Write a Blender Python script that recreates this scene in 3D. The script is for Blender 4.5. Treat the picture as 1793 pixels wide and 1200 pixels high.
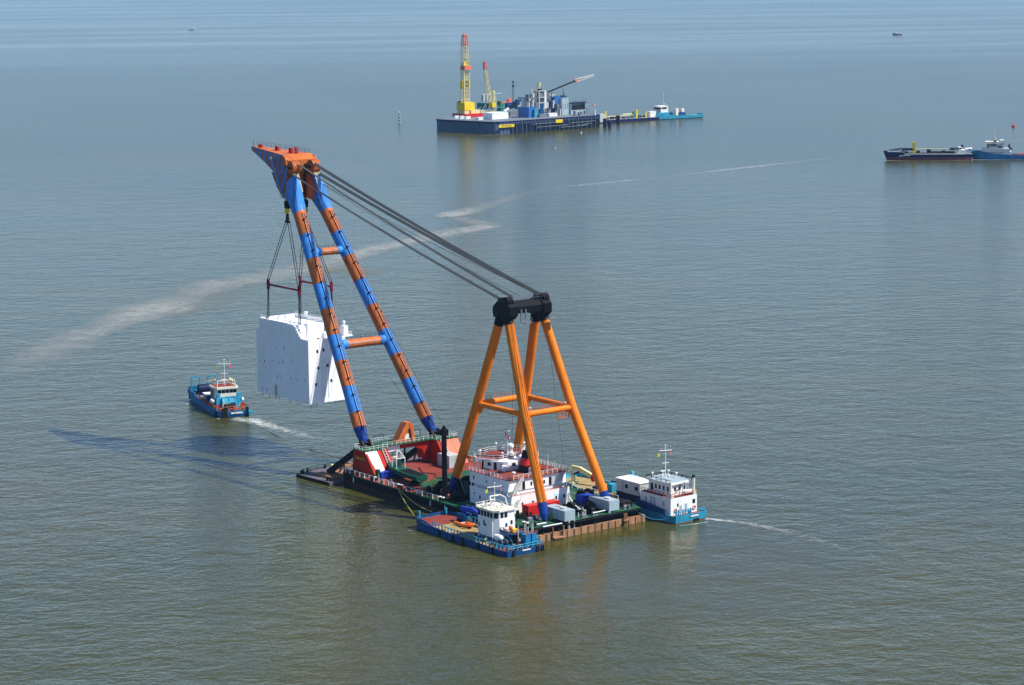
import bpy, math, random
from mathutils import Vector, Matrix
R = math.radians
random.seed(7)
# ------------------------------------------------------------------ clear, camera, light
for o in list(bpy.data.objects):
    bpy.data.objects.remove(o)
S = bpy.context.scene
COL = S.collection
# the floating crane is the datum: x forward, y to port, z up, origin at its stern on the water line
CAM = Vector((-450.83, 367.42, 144.65))
VIEW = Vector((0.79528, -0.60624, 0.0)); RIGHT = Vector((-0.60624, -0.79528, 0.0))
PITCH, ROLL, FPX = 0.163548, -0.009989, 4120.65
cam = bpy.data.cameras.new('camera')
cam.sensor_width = 36.0
cam.lens = FPX / 1793.0 * 36.0
cam.clip_start = 1.0
cam.clip_end = 120000.0
co = bpy.data.objects.new('camera', cam)
COL.objects.link(co)
fwd = VIEW * math.cos(PITCH) + Vector((0, 0, -math.sin(PITCH)))
up = VIEW * math.sin(PITCH) + Vector((0, 0, math.cos(PITCH)))
c_, s_ = math.cos(ROLL), math.sin(ROLL)
cx = RIGHT * c_ + up * s_
cy = up * c_ - RIGHT * s_
m = Matrix((cx, cy, -fwd)).transposed().to_4x4()
m.translation = CAM
co.matrix_world = m
S.camera = co

HAZE_COL, HAZE_DENS = (0.36, 0.64, 1.0, 1), 2.8e-5
SUN = Vector((-0.59, -0.52, 1.0)).normalized()
w = bpy.data.worlds.new('World')
S.world = w
w.use_nodes = True
nt = w.node_tree
sky = nt.nodes.new('ShaderNodeTexSky')
sky.sky_type = 'NISHITA'
sky.sun_disc = False
sky.sun_elevation = math.asin(SUN.z)
sky.sun_rotation = math.atan2(SUN.x, SUN.y)
sky.air_density = 0.85
sky.dust_density = 0.0
sky.ozone_density = 6.8
nt.links.new(sky.outputs[0], nt.nodes['Background'].inputs[0])
nt.nodes['Background'].inputs[1].default_value = 0.12
sl = bpy.data.lights.new('sun', 'SUN')
sl.energy = 5.0
sl.angle = R(0.53)
sl.color = (1.0, 0.955, 0.88)
so = bpy.data.objects.new('sun', sl)
COL.objects.link(so)
so.rotation_euler = SUN.to_track_quat('Z', 'Y').to_euler()
so.location = (0, 0, 400)
S.view_settings.view_transform = 'Standard'
S.view_settings.look = 'None'
S.view_settings.gamma = 1.0
S.view_settings.exposure = 0.38


def at(px, py, z=0.0):
    """point of the place seen at a pixel of the 1793 px wide photograph, at height z"""
    X, Y = px - 896.5, py - 600.0
    x, y = c_ * X + s_ * Y, -s_ * X + c_ * Y
    d = RIGHT * (x / FPX) + up * (-y / FPX) + fwd
    return CAM + d * ((z - CAM.z) / d.z)


# ------------------------------------------------------------------ materials
MATS = {}


def pm(name, col, rough=0.5, var=0.18, scale=0.5, metal=0.0, rust=0.0, rcol=(0.16, 0.06, 0.025), bump=0.0, streak=0.0):
    mt = bpy.data.materials.new(name)
    mt.use_nodes = True
    t = mt.node_tree
    N, L = t.nodes, t.links
    b = N['Principled BSDF']
    b.inputs['Roughness'].default_value = rough
    b.inputs['Metallic'].default_value = metal
    b.inputs['Specular IOR Level'].default_value = 0.3 if min(col) > 0.25 else (0.16 if max(col) > 0.05 else 0.10)
    tc = N.new('ShaderNodeTexCoord')
    no = N.new('ShaderNodeTexNoise')
    no.inputs['Scale'].default_value = scale
    no.inputs['Detail'].default_value = 6
    no.inputs['Roughness'].default_value = 0.65
    mp = N.new('ShaderNodeMapping')
    mp.inputs['Scale'].default_value = (1, 1, 0.45)
    L.new(tc.outputs['Object'], mp.inputs[0])
    L.new(mp.outputs[0], no.inputs['Vector'])
    rp = N.new('ShaderNodeMapRange')
    rp.inputs[1].default_value = 0.3
    rp.inputs[2].default_value = 0.7
    rp.inputs[3].default_value = 1 - var
    rp.inputs[4].default_value = 1 + var * 0.6
    L.new(no.outputs[0], rp.inputs[0])
    mx = N.new('ShaderNodeMix')
    mx.data_type = 'RGBA'
    mx.blend_type = 'MULTIPLY'
    mx.inputs[0].default_value = 1
    mx.inputs[6].default_value = (*col, 1)
    L.new(rp.outputs[0], mx.inputs[7])
    out = mx.outputs[2]
    if rust > 0:
        n2 = N.new('ShaderNodeTexNoise')
        n2.inputs['Scale'].default_value = scale * 1.7
        n2.inputs['Detail'].default_value = 8
        n2.inputs['Roughness'].default_value = 0.7
        mp2 = N.new('ShaderNodeMapping')
        mp2.inputs['Scale'].default_value = (1.4, 1.4, 0.25)
        mp2.inputs['Location'].default_value = (3, 7, 1)
        L.new(tc.outputs['Object'], mp2.inputs[0])
        L.new(mp2.outputs[0], n2.inputs['Vector'])
        r2 = N.new('ShaderNodeMapRange')
        r2.inputs[1].default_value = 0.68 - rust * 0.25
        r2.inputs[2].default_value = 0.80 - rust * 0.20
        L.new(n2.outputs[0], r2.inputs[0])
        m2 = N.new('ShaderNodeMix')
        m2.data_type = 'RGBA'
        L.new(r2.outputs[0], m2.inputs[0])
        L.new(out, m2.inputs[6])
        m2.inputs[7].default_value = (*rcol, 1)
        out = m2.outputs[2]
    L.new(out, b.inputs['Base Color'])
    if bump > 0:
        bp = N.new('ShaderNodeBump')
        bp.inputs['Strength'].default_value = bump
        bp.inputs['Distance'].default_value = 0.1
        L.new(no.outputs[0], bp.inputs['Height'])
        L.new(bp.outputs[0], b.inputs['Normal'])
    MATS[name] = mt
    return mt


pm('boom_orange', (0.56, 0.145, 0.035), 0.5, 0.35, 0.4, rust=0.6, rcol=(0.20, 0.065, 0.03))
pm('boom_blue', (0.045, 0.24, 0.66), 0.5, 0.35, 0.4, rust=0.45, rcol=(0.10, 0.12, 0.17))
pm('boom_navy', (0.010, 0.042, 0.24), 0.45, 0.2, 0.5, rust=0.15)
pm('frame_orange', (0.80, 0.205, 0.007), 0.48, 0.22, 0.3, rust=0.42, rcol=(0.40, 0.11, 0.015))
pm('signal_red', (0.40, 0.017, 0.004), 0.65, 0.22, 0.3, rust=0.3, rcol=(0.27, 0.025, 0.010))
pm('deck_red', (0.235, 0.048, 0.032), 0.75, 0.3, 0.16, rust=0.45, rcol=(0.15, 0.06, 0.045))
pm('deck_green', (0.020, 0.088, 0.042), 0.75, 0.4, 0.25, rust=0.45, rcol=(0.07, 0.07, 0.05))
pm('deck_tan', (0.36, 0.26, 0.115), 0.85, 0.3, 0.35, rust=0.5, rcol=(0.18, 0.12, 0.06))
pm('deck_mauve', (0.13, 0.12, 0.14), 0.8, 0.3, 0.3, rust=0.55, rcol=(0.24, 0.14, 0.06))
pm('hull_black', (0.006, 0.006, 0.007), 0.5, 0.3, 0.3, rust=0.3, rcol=(0.05, 0.02, 0.015))
pm('hull_oxide', (0.075, 0.018, 0.013), 0.65, 0.4, 0.3, rust=0.7, rcol=(0.02, 0.014, 0.014))
pm('wet_weed', (0.012, 0.016, 0.010), 0.3, 0.5, 0.6, rust=0.3, rcol=(0.03, 0.022, 0.012))
pm('fender_tan', (0.40, 0.22, 0.115), 0.8, 0.3, 0.4, rust=0.85, rcol=(0.20, 0.085, 0.04))
pm('black_steel', (0.006, 0.006, 0.007), 0.5, 0.3, 0.5)
pm('dark_grease', (0.017, 0.016, 0.016), 0.6, 0.5, 0.8, rust=0.4, rcol=(0.11, 0.05, 0.03))
pm('white_paint', (0.84, 0.84, 0.81), 0.45, 0.08, 0.4, rust=0.28, rcol=(0.52, 0.40, 0.28))
pm('block_white', (0.94, 0.94, 0.94), 0.45, 0.05, 0.25, rust=0.05, rcol=(0.66, 0.66, 0.64))
pm('block_pale', (0.60, 0.76, 0.82), 0.45, 0.03, 0.2)
pm('cream_paint', (0.78, 0.74, 0.62), 0.45, 0.08, 0.4, rust=0.15, rcol=(0.5, 0.36, 0.2))
pm('grey_blue', (0.33, 0.42, 0.46), 0.5, 0.15, 0.4, rust=0.2, rcol=(0.24, 0.2, 0.16))
pm('light_grey', (0.50, 0.53, 0.52), 0.55, 0.12, 0.4, rust=0.2, rcol=(0.3, 0.24, 0.18))
pm('mid_grey', (0.17, 0.19, 0.215), 0.6, 0.2, 0.3)
pm('ship_blue', (0.016, 0.17, 0.36), 0.5, 0.35, 0.35, rust=0.45, rcol=(0.07, 0.085, 0.10))
pm('boot_red', (0.17, 0.05, 0.058), 0.6, 0.3, 0.2, rust=0.4, rcol=(0.12, 0.04, 0.035))
pm('ship_blue_dark', (0.011, 0.075, 0.22), 0.5, 0.4, 0.35, rust=0.5, rcol=(0.06, 0.06, 0.07))
pm('turquoise', (0.035, 0.31, 0.47), 0.5, 0.3, 0.5, rust=0.4, rcol=(0.10, 0.14, 0.15))
pm('royal_blue', (0.02, 0.055, 0.42), 0.4, 0.12, 0.5)
pm('navy', (0.009, 0.014, 0.062), 0.5, 0.25, 0.3)
pm('pile_navy', (0.012, 0.018, 0.05), 0.55, 0.3, 0.15, rust=0.2, rcol=(0.10, 0.11, 0.13))
pm('pile_slate', (0.08, 0.12, 0.185), 0.6, 0.15, 0.1)
pm('rail_white', (0.80, 0.80, 0.76), 0.5, 0.05, 1.0)
pm('rail_rust', (0.40, 0.12, 0.07), 0.6, 0.2, 1.0)
pm('container_red', (0.58, 0.022, 0.018), 0.45, 0.14, 0.5, rust=0.15, rcol=(0.3, 0.03, 0.02))
pm('safety_yellow', (0.80, 0.58, 0.02), 0.5, 0.12, 0.5, rust=0.1)
pm('pale_yellow', (0.70, 0.62, 0.28), 0.5, 0.15, 0.6, rust=0.15)
pm('rescue_orange', (0.85, 0.16, 0.02), 0.45, 0.08, 1.0)
pm('flag_red', (0.72, 0.03, 0.06), 0.7, 0.05, 1.0)
pm('flag_yellow', (0.85, 0.72, 0.04), 0.7, 0.05, 1.0)
pm('signal_coral', (0.72, 0.17, 0.09), 0.55, 0.1, 0.5)
pm('glass_dark', (0.012, 0.016, 0.02), 0.12, 0.05, 1.0)
pm('rubber', (0.012, 0.012, 0.012), 0.8, 0.2, 1.0)
pm('rope_grey', (0.09, 0.10, 0.105), 0.7, 0.15, 1.0)
pm('rope_dark', (0.03, 0.03, 0.03), 0.7, 0.15, 1.0)
pm('rope_yellow', (0.55, 0.45, 0.12), 0.8, 0.15, 1.0)
pm('maroon', (0.20, 0.012, 0.035), 0.5, 0.15, 1.0)
pm('sea_green', (0.02, 0.22, 0.15), 0.5, 0.2, 0.5, rust=0.15)
pm('green_paint', (0.010, 0.085, 0.05), 0.5, 0.2, 0.7, rust=0.2)
pm('lime', (0.22, 0.36, 0.06), 0.5, 0.1, 1.0)
pm('module_blue', (0.03, 0.15, 0.44), 0.5, 0.18, 0.2, rust=0.15)
pm('skin', (0.45, 0.26, 0.18), 0.6, 0.05, 1.0)
pm('cloth_dark', (0.02, 0.025, 0.04), 0.8, 0.1, 1.0)
pm('hair_dark', (0.03, 0.02, 0.015), 0.7, 0.1, 1.0)
M = MATS


def stripes(name, c1, c2, nx, nz, period, ph):
    mt = pm(name, c1, 0.45, 0.2, 0.5, rust=0.15)
    t = mt.node_tree
    N, L = t.nodes, t.links
    b = N['Principled BSDF']
    src = b.inputs['Base Color'].links[0].from_socket
    tc = N.new('ShaderNodeTexCoord')
    dp = N.new('ShaderNodeVectorMath')
    dp.operation = 'DOT_PRODUCT'
    dp.inputs[1].default_value = (nx / period, 0, nz / period)
    L.new(tc.outputs['Object'], dp.inputs[0])
    ad = N.new('ShaderNodeMath')
    ad.inputs[1].default_value = ph
    L.new(dp.outputs['Value'], ad.inputs[0])
    fr = N.new('ShaderNodeMath')
    fr.operation = 'FRACT'
    L.new(ad.outputs[0], fr.inputs[0])
    gt = N.new('ShaderNodeMath')
    gt.operation = 'GREATER_THAN'
    gt.inputs[1].default_value = 0.5
    L.new(fr.outputs[0], gt.inputs[0])
    mx = N.new('ShaderNodeMix')
    mx.data_type = 'RGBA'
    L.new(gt.outputs[0], mx.inputs[0])
    L.new(src, mx.inputs[6])
    mx.inputs[7].default_value = (*c2, 1)
    L.new(mx.outputs[2], b.inputs['Base Color'])


stripes('head_stripes', (0.035, 0.17, 0.50), (0.30, 0.075, 0.03), 0.87, 0.5, 3.0, 0.1)


# ------------------------------------------------------------------ mesh collector
# parts that come in separate pieces: each piece becomes an object of its own (gap in metres)
SPLIT = {k: 0.12 for k in ('bollard lug leg_cap sheave stanchion hatch_cover chock landing_leg lifting_lug floodlight antenna manhole rope_drum stanchion_post mooring_reel '
                           'draught_mark mooring_post support_post hatch end_lug roof_post pipe flange girder exhaust_pipe strut_leg fender tyre dome radar_dome whip_antenna '
                           'deck_railing stair platform stern_gallery prop pipe_run vent cabinet tank life_raft buoy_ball davit crossbar hose_pipe handrail railing signal_flag gusset frame rubbing_strake guard_rope winch_guard tall_post panel locker lifebuoy hull_mark rope_roll').split()}
SPLIT.update({'railing': 0.4, 'deck_railing': 0.4, 'stair': 0.5, 'handrail': 0.4, 'platform': 1.3, 'guard_rope': 0.4})



class MB:
    def __init__(self):
        self.v, self.f, self.s, self.mi, self.cur, self.tf, self.rng = [], [], [], [], 0, None, []

    def mat(self, i):
        self.cur = i
        return self

    def add(self, vs, fs, smooth=False):
        n = len(self.v)
        self.rng.append((n, n + len(vs), len(self.f), len(self.f) + len(fs)))
        for p in vs:
            p = Vector(p)
            self.v.append(self.tf @ p if self.tf else p)
        for f in fs:
            self.f.append([n + i for i in f])
            self.s.append(smooth)
            self.mi.append(self.cur)
        return self

    def box(self, x0, x1, y0, y1, z0, z1):
        vs = [(x, y, z) for x in (x0, x1) for y in (y0, y1) for z in (z0, z1)]
        return self.add(vs, [(0, 1, 3, 2), (4, 6, 7, 5), (0, 4, 5, 1), (2, 3, 7, 6), (0, 2, 6, 4), (1, 5, 7, 3)])

    def cbox(self, c, sx, sy, sz, rz=0.0):
        ca, sa = math.cos(rz), math.sin(rz)
        vs = []
        for x in (-sx / 2, sx / 2):
            for y in (-sy / 2, sy / 2):
                for z in (0, sz):
                    vs.append((c[0] + x * ca - y * sa, c[1] + x * sa + y * ca, c[2] + z))
        return self.add(vs, [(0, 1, 3, 2), (4, 6, 7, 5), (0, 4, 5, 1), (2, 3, 7, 6), (0, 2, 6, 4), (1, 5, 7, 3)])

    def beam(self, p, q, wd, ht=None):
        ht = ht or wd
        p, q = Vector(p), Vector(q)
        d = (q - p).normalized()
        a = d.cross(Vector((0, 0, 1)))
        if a.length < 1e-3:
            a = Vector((1, 0, 0))
        a.normalize()
        b = a.cross(d)
        a, b = a * wd / 2, b * ht / 2
        vs = [p + a + b, p - a + b, p - a - b, p + a - b, q + a + b, q - a + b, q - a - b, q + a - b]
        return self.add(vs, [(0, 1, 2, 3), (7, 6, 5, 4), (0, 4, 5, 1), (1, 5, 6, 2), (2, 6, 7, 3), (3, 7, 4, 0)])

    def tube(self, p, q, r, r2=None, n=8, cap=True):
        r2 = r if r2 is None else r2
        p, q = Vector(p), Vector(q)
        d = (q - p).normalized()
        a = d.cross(Vector((0, 0, 1)))
        if a.length < 1e-3:
            a = Vector((1, 0, 0))
        a.normalize()
        b = d.cross(a)
        vs = []
        for k in range(n):
            t = 2 * math.pi * k / n
            e = a * math.cos(t) + b * math.sin(t)
            vs += [p + e * r, q + e * r2]
        fs = [(2 * k, 2 * ((k + 1) % n), 2 * ((k + 1) % n) + 1, 2 * k + 1) for k in range(n)]
        self.add(vs, fs, True)
        if cap:
            m0 = len(self.v)
            self.add([vs[2 * k] for k in range(n)], [tuple(range(n))])
            self.add([vs[2 * k + 1] for k in range(n)], [tuple(range(n))])
        return self

    def path(self, pts, r, n=6):
        for a, b in zip(pts[:-1], pts[1:]):
            self.tube(a, b, r, n=n)
        return self

    def prism(self, pts, z0, z1):
        n = len(pts)
        vs = [(x, y, z0) for x, y in pts] + [(x, y, z1) for x, y in pts]
        fs = [tuple(range(n)), tuple(range(n, 2 * n))] + [(i, (i + 1) % n, n + (i + 1) % n, n + i) for i in range(n)]
        return self.add(vs, fs)

    def ext(self, pts, vec):
        n = len(pts)
        vec = Vector(vec)
        vs = [Vector(p) for p in pts] + [Vector(p) + vec for p in pts]
        fs = [tuple(range(n)), tuple(range(n, 2 * n))] + [(i, (i + 1) % n, n + (i + 1) % n, n + i) for i in range(n)]
        return self.add(vs, fs)

    def loft(self, rings, cap=True, smooth=False):
        n = len(rings[0])
        vs = [p for r in rings for p in r]
        fs = []
        for j in range(len(rings) - 1):
            for i in range(n):
                fs.append((j * n + i, j * n + (i + 1) % n, (j + 1) * n + (i + 1) % n, (j + 1) * n + i))
        if cap:
            fs += [tuple(range(n)), tuple(range((len(rings) - 1) * n, len(rings) * n))]
        return self.add(vs, fs, smooth)

    def ball(self, c, r, sz=1.0, n=10, k=6):
        c = Vector(c)
        rings = []
        for j in range(k + 1):
            t = math.pi * j / k - math.pi / 2
            rr = max(r * math.cos(t), r * 0.02)
            rings.append([c + Vector((rr * math.cos(2 * math.pi * i / n), rr * math.sin(2 * math.pi * i / n), r * sz * math.sin(t))) for i in range(n)])
        return self.loft(rings, True, True)

    def rail(self, pts, h=1.1, sp=1.8, r=0.06, rows=2, closed=False, pr=1.25):
        pts = [Vector(p) for p in pts]
        if closed:
            pts = pts + [pts[0]]
        for a, b in zip(pts[:-1], pts[1:]):
            k = max(1, int(round((b - a).length / sp)))
            for i in range(k + 1):
                p = a.lerp(b, i / k)
                self.tube(p, p + Vector((0, 0, h)), r * pr, n=5)
            for j in range(rows):
                zz = Vector((0, 0, h * (1 - j / rows)))
                self.tube(a + zz, b + zz, r, n=5)
        return self

    def lattice(self, p, q, w0, w1, n, r, up=(0, 0, 1)):
        """four-chord lattice boom"""
        p, q = Vector(p), Vector(q)
        d = (q - p).normalized()
        a = d.cross(Vector(up))
        if a.length < 1e-3:
            a = Vector((1, 0, 0))
        a.normalize()
        b = d.cross(a)
        sec = []
        for i in range(n + 1):
            t = i / n
            ww = (w0 + (w1 - w0) * t) / 2
            c = p.lerp(q, t)
            sec.append([c + a * ww + b * ww, c - a * ww + b * ww, c - a * ww - b * ww, c + a * ww - b * ww])
        for k in range(4):
            self.tube(sec[0][k], sec[-1][k], r, n=5)
        for i in range(n):
            for k in range(4):
                j = (k + 1) % 4
                if i % 2:
                    self.tube(sec[i][k], sec[i + 1][j], r * 0.6, n=4, cap=False)
                else:
                    self.tube(sec[i][j], sec[i + 1][k], r * 0.6, n=4, cap=False)
                self.tube(sec[i + 1][k], sec[i + 1][j], r * 0.6, n=4, cap=False)
        return self

    def clusters(self, gap):
        """groups of pieces that touch (boxes closer than gap)"""
        bx = []
        for a, b, _, _ in self.rng:
            q = self.v[a:b]
            bx.append((Vector([min(p[i] for p in q) for i in range(3)]), Vector([max(p[i] for p in q) for i in range(3)])))
        n = len(bx)
        g = list(range(n))

        def root(i):
            while g[i] != i:
                i = g[i]
            return i
        for i in range(n):
            for j in range(i + 1, n):
                if all(bx[i][0][k] - gap <= bx[j][1][k] and bx[j][0][k] - gap <= bx[i][1][k] for k in range(3)):
                    g[root(i)] = root(j)
        out = {}
        for i in range(n):
            out.setdefault(root(i), []).append(i)
        return list(out.values())

    def build(self, name, mats, parent=None, loc=None):
        if name in SPLIT and len(self.rng) > 1:
            cl = self.clusters(SPLIT[name])
            if len(cl) > 1:
                last = None
                for c in cl:
                    b = MB()
                    for i in c:
                        a0, a1, f0, f1 = self.rng[i]
                        n = len(b.v)
                        b.v += self.v[a0:a1]
                        b.f += [[k - a0 + n for k in f] for f in self.f[f0:f1]]
                        b.s += self.s[f0:f1]
                        b.mi += self.mi[f0:f1]
                    last = b.build(name, mats, parent, loc)
                return last
        me = bpy.data.meshes.new(name)
        me.from_pydata([tuple(p) for p in self.v], [], self.f)
        me.polygons.foreach_set('use_smooth', self.s)
        me.polygons.foreach_set('material_index', self.mi)
        if not isinstance(mats, (list, tuple)):
            mats = [mats]
        for x in mats:
            me.materials.append(M[x] if isinstance(x, str) else x)
        import bmesh
        bm = bmesh.new()
        bm.from_mesh(me)
        bmesh.ops.recalc_face_normals(bm, faces=bm.faces)
        bm.to_mesh(me)
        bm.free()
        o = bpy.data.objects.new(name, me)
        COL.objects.link(o)
        if parent is not None:
            o.parent = parent
        if loc is not None:
            o.location = loc
        return o


def tag(o, label=None, cat=None, group=None, kind=None):
    if label:
        o['label'] = label
    if cat:
        o['category'] = cat
    if group:
        o['group'] = group
    if kind:
        o['kind'] = kind
    return o


def thing(name, label, cat, loc=(0, 0, 0), rz=0.0, group=None):
    o = bpy.data.objects.new(name, None)
    o.empty_display_size = 1.0
    COL.objects.link(o)
    o.location = loc
    o.rotation_euler = (0, 0, rz)
    return tag(o, label, cat, group)


def plabel(o, s):
    o['label'] = s
    return o


def copy_tree(o, parent=None):
    c = o.copy()
    COL.objects.link(c)
    c.parent = parent
    for ch in list(o.children):
        copy_tree(ch, c)
    return c


def win_y(parent, y, out, items, name='window', mat='glass_dark'):
    """openings on a wall of constant y (out = +1/-1); items = (x, z, w, h)"""
    for x, z, ww, h in items:
        b = MB().box(x - ww / 2, x + ww / 2, y - 0.03, y + 0.05 * out, z, z + h)
        b.build(name, mat, parent)


def win_x(parent, x, out, items, name='window', mat='glass_dark'):
    for y, z, ww, h in items:
        b = MB().box(x - 0.03, x + 0.05 * out, y - ww / 2, y + ww / 2, z, z + h)
        b.build(name, mat, parent)


def lettering(body, size, mat, parent, origin, xdir, ydir, extrude=0.02, name='lettering', align='CENTER'):
    cu = bpy.data.curves.new(name, 'FONT')
    cu.body = body
    cu.size = size
    cu.extrude = extrude
    cu.align_x = align
    tmp = bpy.data.objects.new(name + '_tmp', cu)
    COL.objects.link(tmp)
    dg = bpy.context.evaluated_depsgraph_get()
    me = bpy.data.meshes.new_from_object(tmp.evaluated_get(dg))
    bpy.data.objects.remove(tmp)
    bpy.data.curves.remove(cu)
    me.materials.clear()
    me.materials.append(M[mat])
    o = bpy.data.objects.new(name, me)
    COL.objects.link(o)
    X, Y = Vector(xdir).normalized(), Vector(ydir).normalized()
    Z = X.cross(Y)
    mm = Matrix((X, Y, Z)).transposed().to_4x4()
    mm.translation = Vector(origin)
    o.parent = parent
    o.matrix_local = mm
    return o


# ------------------------------------------------------------------ sea
def sea_material():
    mt = bpy.data.materials.new('sea_water')
    mt.use_nodes = True
    t = mt.node_tree
    N, L = t.nodes, t.links
    b = N['Principled BSDF']
    b.inputs['IOR'].default_value = 1.333
    b.inputs['Roughness'].default_value = 0.12
    tc = N.new('ShaderNodeTexCoord')

    def dot(v):
        d = N.new('ShaderNodeVectorMath')
        d.operation = 'DOT_PRODUCT'
        d.inputs[1].default_value = v
        L.new(tc.outputs['Object'], d.inputs[0])
        return d.outputs['Value']

    a = R(8)                                                    # the swell runs a little across the view
    wr = RIGHT * math.cos(a) + VIEW * math.sin(a)
    wv = VIEW * math.cos(a) - RIGHT * math.sin(a)
    cb = N.new('ShaderNodeCombineXYZ')
    L.new(dot(wr * 0.72), cb.inputs[0])
    L.new(dot(wv), cb.inputs[1])

    def noise(sc, det, ro, src=None, dist=0.0):
        n = N.new('ShaderNodeTexNoise')
        n.inputs['Scale'].default_value = sc
        n.inputs['Detail'].default_value = det
        n.inputs['Roughness'].default_value = ro
        n.inputs['Distortion'].default_value = dist
        L.new(src if src is not None else cb.outputs[0], n.inputs['Vector'])
        return n.outputs[0]

    def math_(op, x, y, z=None):
        k = N.new('ShaderNodeMath')
        k.operation = op
        for i, q in enumerate((x, y, z)):
            if q is None:
                continue
            if isinstance(q, (int, float)):
                k.inputs[i].default_value = q
            else:
                L.new(q, k.inputs[i])
        return k.outputs[0]

    def ramp(x, a0, a1, b0, b1):
        r = N.new('ShaderNodeMapRange')
        r.interpolation_type = 'SMOOTHSTEP'
        for i, q in enumerate((a0, a1, b0, b1)):
            r.inputs[1 + i].default_value = q
        L.new(x, r.inputs[0])
        return r.outputs[0]

    def mixc(f, c1, c2):
        k = N.new('ShaderNodeMix')
        k.data_type = 'RGBA'
        L.new(f, k.inputs[0])
        for i, q in ((6, c1), (7, c2)):
            if isinstance(q, tuple):
                k.inputs[i].default_value = (*q, 1)
            else:
                L.new(q, k.inputs[i])
        return k.outputs[2]

    # silty water: broad drifts of greener and browner water
    big = noise(0.006, 4, 0.6)
    mid = noise(0.03, 5, 0.6)
    col = mixc(ramp(big, 0.35, 0.65, 0, 1), SEA_A, SEA_B)
    col = mixc(math_('MULTIPLY', ramp(mid, 0.45, 0.7, 0, 1), 0.45), col, SEA_C)
    L.new(col, b.inputs['Base Color'])
    # waves: wind sea of several lengths, steadier in the lee of the crane's stern
    lee_c = at(1180, 990)
    lx, lv = dot(RIGHT), dot(VIEW)
    ex = math_('DIVIDE', math_('SUBTRACT', lx, lee_c.dot(RIGHT)), 52.0)
    ev = math_('DIVIDE', math_('SUBTRACT', lv, lee_c.dot(VIEW)), 55.0)
    rr = math_('ADD', math_('MULTIPLY', ex, ex), math_('MULTIPLY', ev, ev))
    wob = math_('ADD', rr, math_('MULTIPLY', math_('SUBTRACT', noise(0.04, 3, 0.6), 0.5), 1.2))
    calm = ramp(wob, 0.25, 1.4, 0.42, 1.0)
    gust = ramp(noise(0.004, 3, 0.55), 0.3, 0.7, 0.75, 1.1)
    # long slicks of smoother water far out
    far = ramp(lv, at(900, 150).dot(VIEW), at(900, 70).dot(VIEW), 0, 1)
    cb2 = N.new('ShaderNodeCombineXYZ')
    L.new(math_('MULTIPLY', dot(wr), 0.0009), cb2.inputs[0])
    L.new(math_('MULTIPLY', dot(wv), 0.0045), cb2.inputs[1])
    slick = ramp(noise(1.0, 4, 0.6, cb2.outputs[0]), 0.40, 0.62, 0, 1)
    calm = math_('MULTIPLY', calm, math_('SUBTRACT', 1.0, math_('MULTIPLY', math_('MULTIPLY', far, slick), 0.3)))
    # the wave height is sampled at three points, so the slope keeps its size however far away the water is
    def height(dx, dv):
        ad = N.new('ShaderNodeVectorMath')
        ad.operation = 'ADD'
        ad.inputs[1].default_value = (dx * 0.72, dv, 0)
        L.new(cb.outputs[0], ad.inputs[0])
        q = ad.outputs[0]
        k = math_('MULTIPLY', noise(0.055, 2, 0.5, q), WAVE[0])
        k = math_('ADD', k, math_('MULTIPLY', noise(0.17, 3, 0.55, q, 0.5), WAVE[1]))
        k = math_('ADD', k, math_('MULTIPLY', noise(0.5, 3, 0.6, q, 0.6), WAVE[2]))
        return math_('ADD', k, math_('MULTIPLY', noise(1.6, 2, 0.6, q), WAVE[3]))
    L.new(math_('SUBTRACT', ramp(lv, at(900, 620).dot(VIEW), at(900, 240).dot(VIEW), 0.12, 0.22), math_('MULTIPLY', far, math_('ADD', math_('MULTIPLY', slick, 0.028), 0.03))), b.inputs['Roughness'])
    e = 0.12
    h0 = height(0, 0)
    amp = math_('MULTIPLY', math_('MULTIPLY', calm, gust), ramp(lv, at(900, 560).dot(VIEW), at(900, 260).dot(VIEW), 1.0, 0.5))      # wave slopes ease off along the view axis towards far water
    sx = math_('MULTIPLY', math_('DIVIDE', math_('SUBTRACT', h0, height(e, 0)), e), amp)
    sv = math_('MULTIPLY', math_('DIVIDE', math_('SUBTRACT', h0, height(0, e)), e), amp)

    def scaled(v, f):
        k = N.new('ShaderNodeVectorMath')
        k.operation = 'SCALE'
        k.inputs[0].default_value = v
        L.new(f, k.inputs['Scale'])
        return k.outputs[0]
    k1 = N.new('ShaderNodeVectorMath')
    k1.operation = 'ADD'
    L.new(scaled(wr, sx), k1.inputs[0])
    L.new(scaled(wv, sv), k1.inputs[1])
    k2 = N.new('ShaderNodeVectorMath')
    k2.operation = 'ADD'
    L.new(k1.outputs[0], k2.inputs[0])
    k2.inputs[1].default_value = (0, 0, 1)
    k3 = N.new('ShaderNodeVectorMath')
    k3.operation = 'NORMALIZE'
    L.new(k2.outputs[0], k3.inputs[0])
    L.new(k3.outputs[0], b.inputs['Normal'])
    return mt


SEA_A, SEA_B, SEA_C = (0.046, 0.049, 0.008), (0.060, 0.055, 0.008), (0.039, 0.050, 0.015)
WAVE = (0.6, 0.58, 0.33, 0.075)
SEA = sea_material()
mb = MB()
rad = [0, 200, 500, 1000, 2000, 4000, 8000, 16000, 32000, 60000]
n = 48
vs = [(0, 0, 0)]
fs = []
for j, r_ in enumerate(rad[1:]):
    for k in range(n):
        vs.append((r_ * math.cos(2 * math.pi * k / n), r_ * math.sin(2 * math.pi * k / n), 0))
for k in range(n):
    fs.append((0, 1 + k, 1 + (k + 1) % n))
for j in range(len(rad) - 2):
    for k in range(n):
        a0, a1 = 1 + j * n + k, 1 + j * n + (k + 1) % n
        fs.append((a0, a1, a1 + n, a0 + n))
mb.add(vs, fs)
tag(mb.build('sea', SEA), kind='structure')


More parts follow.
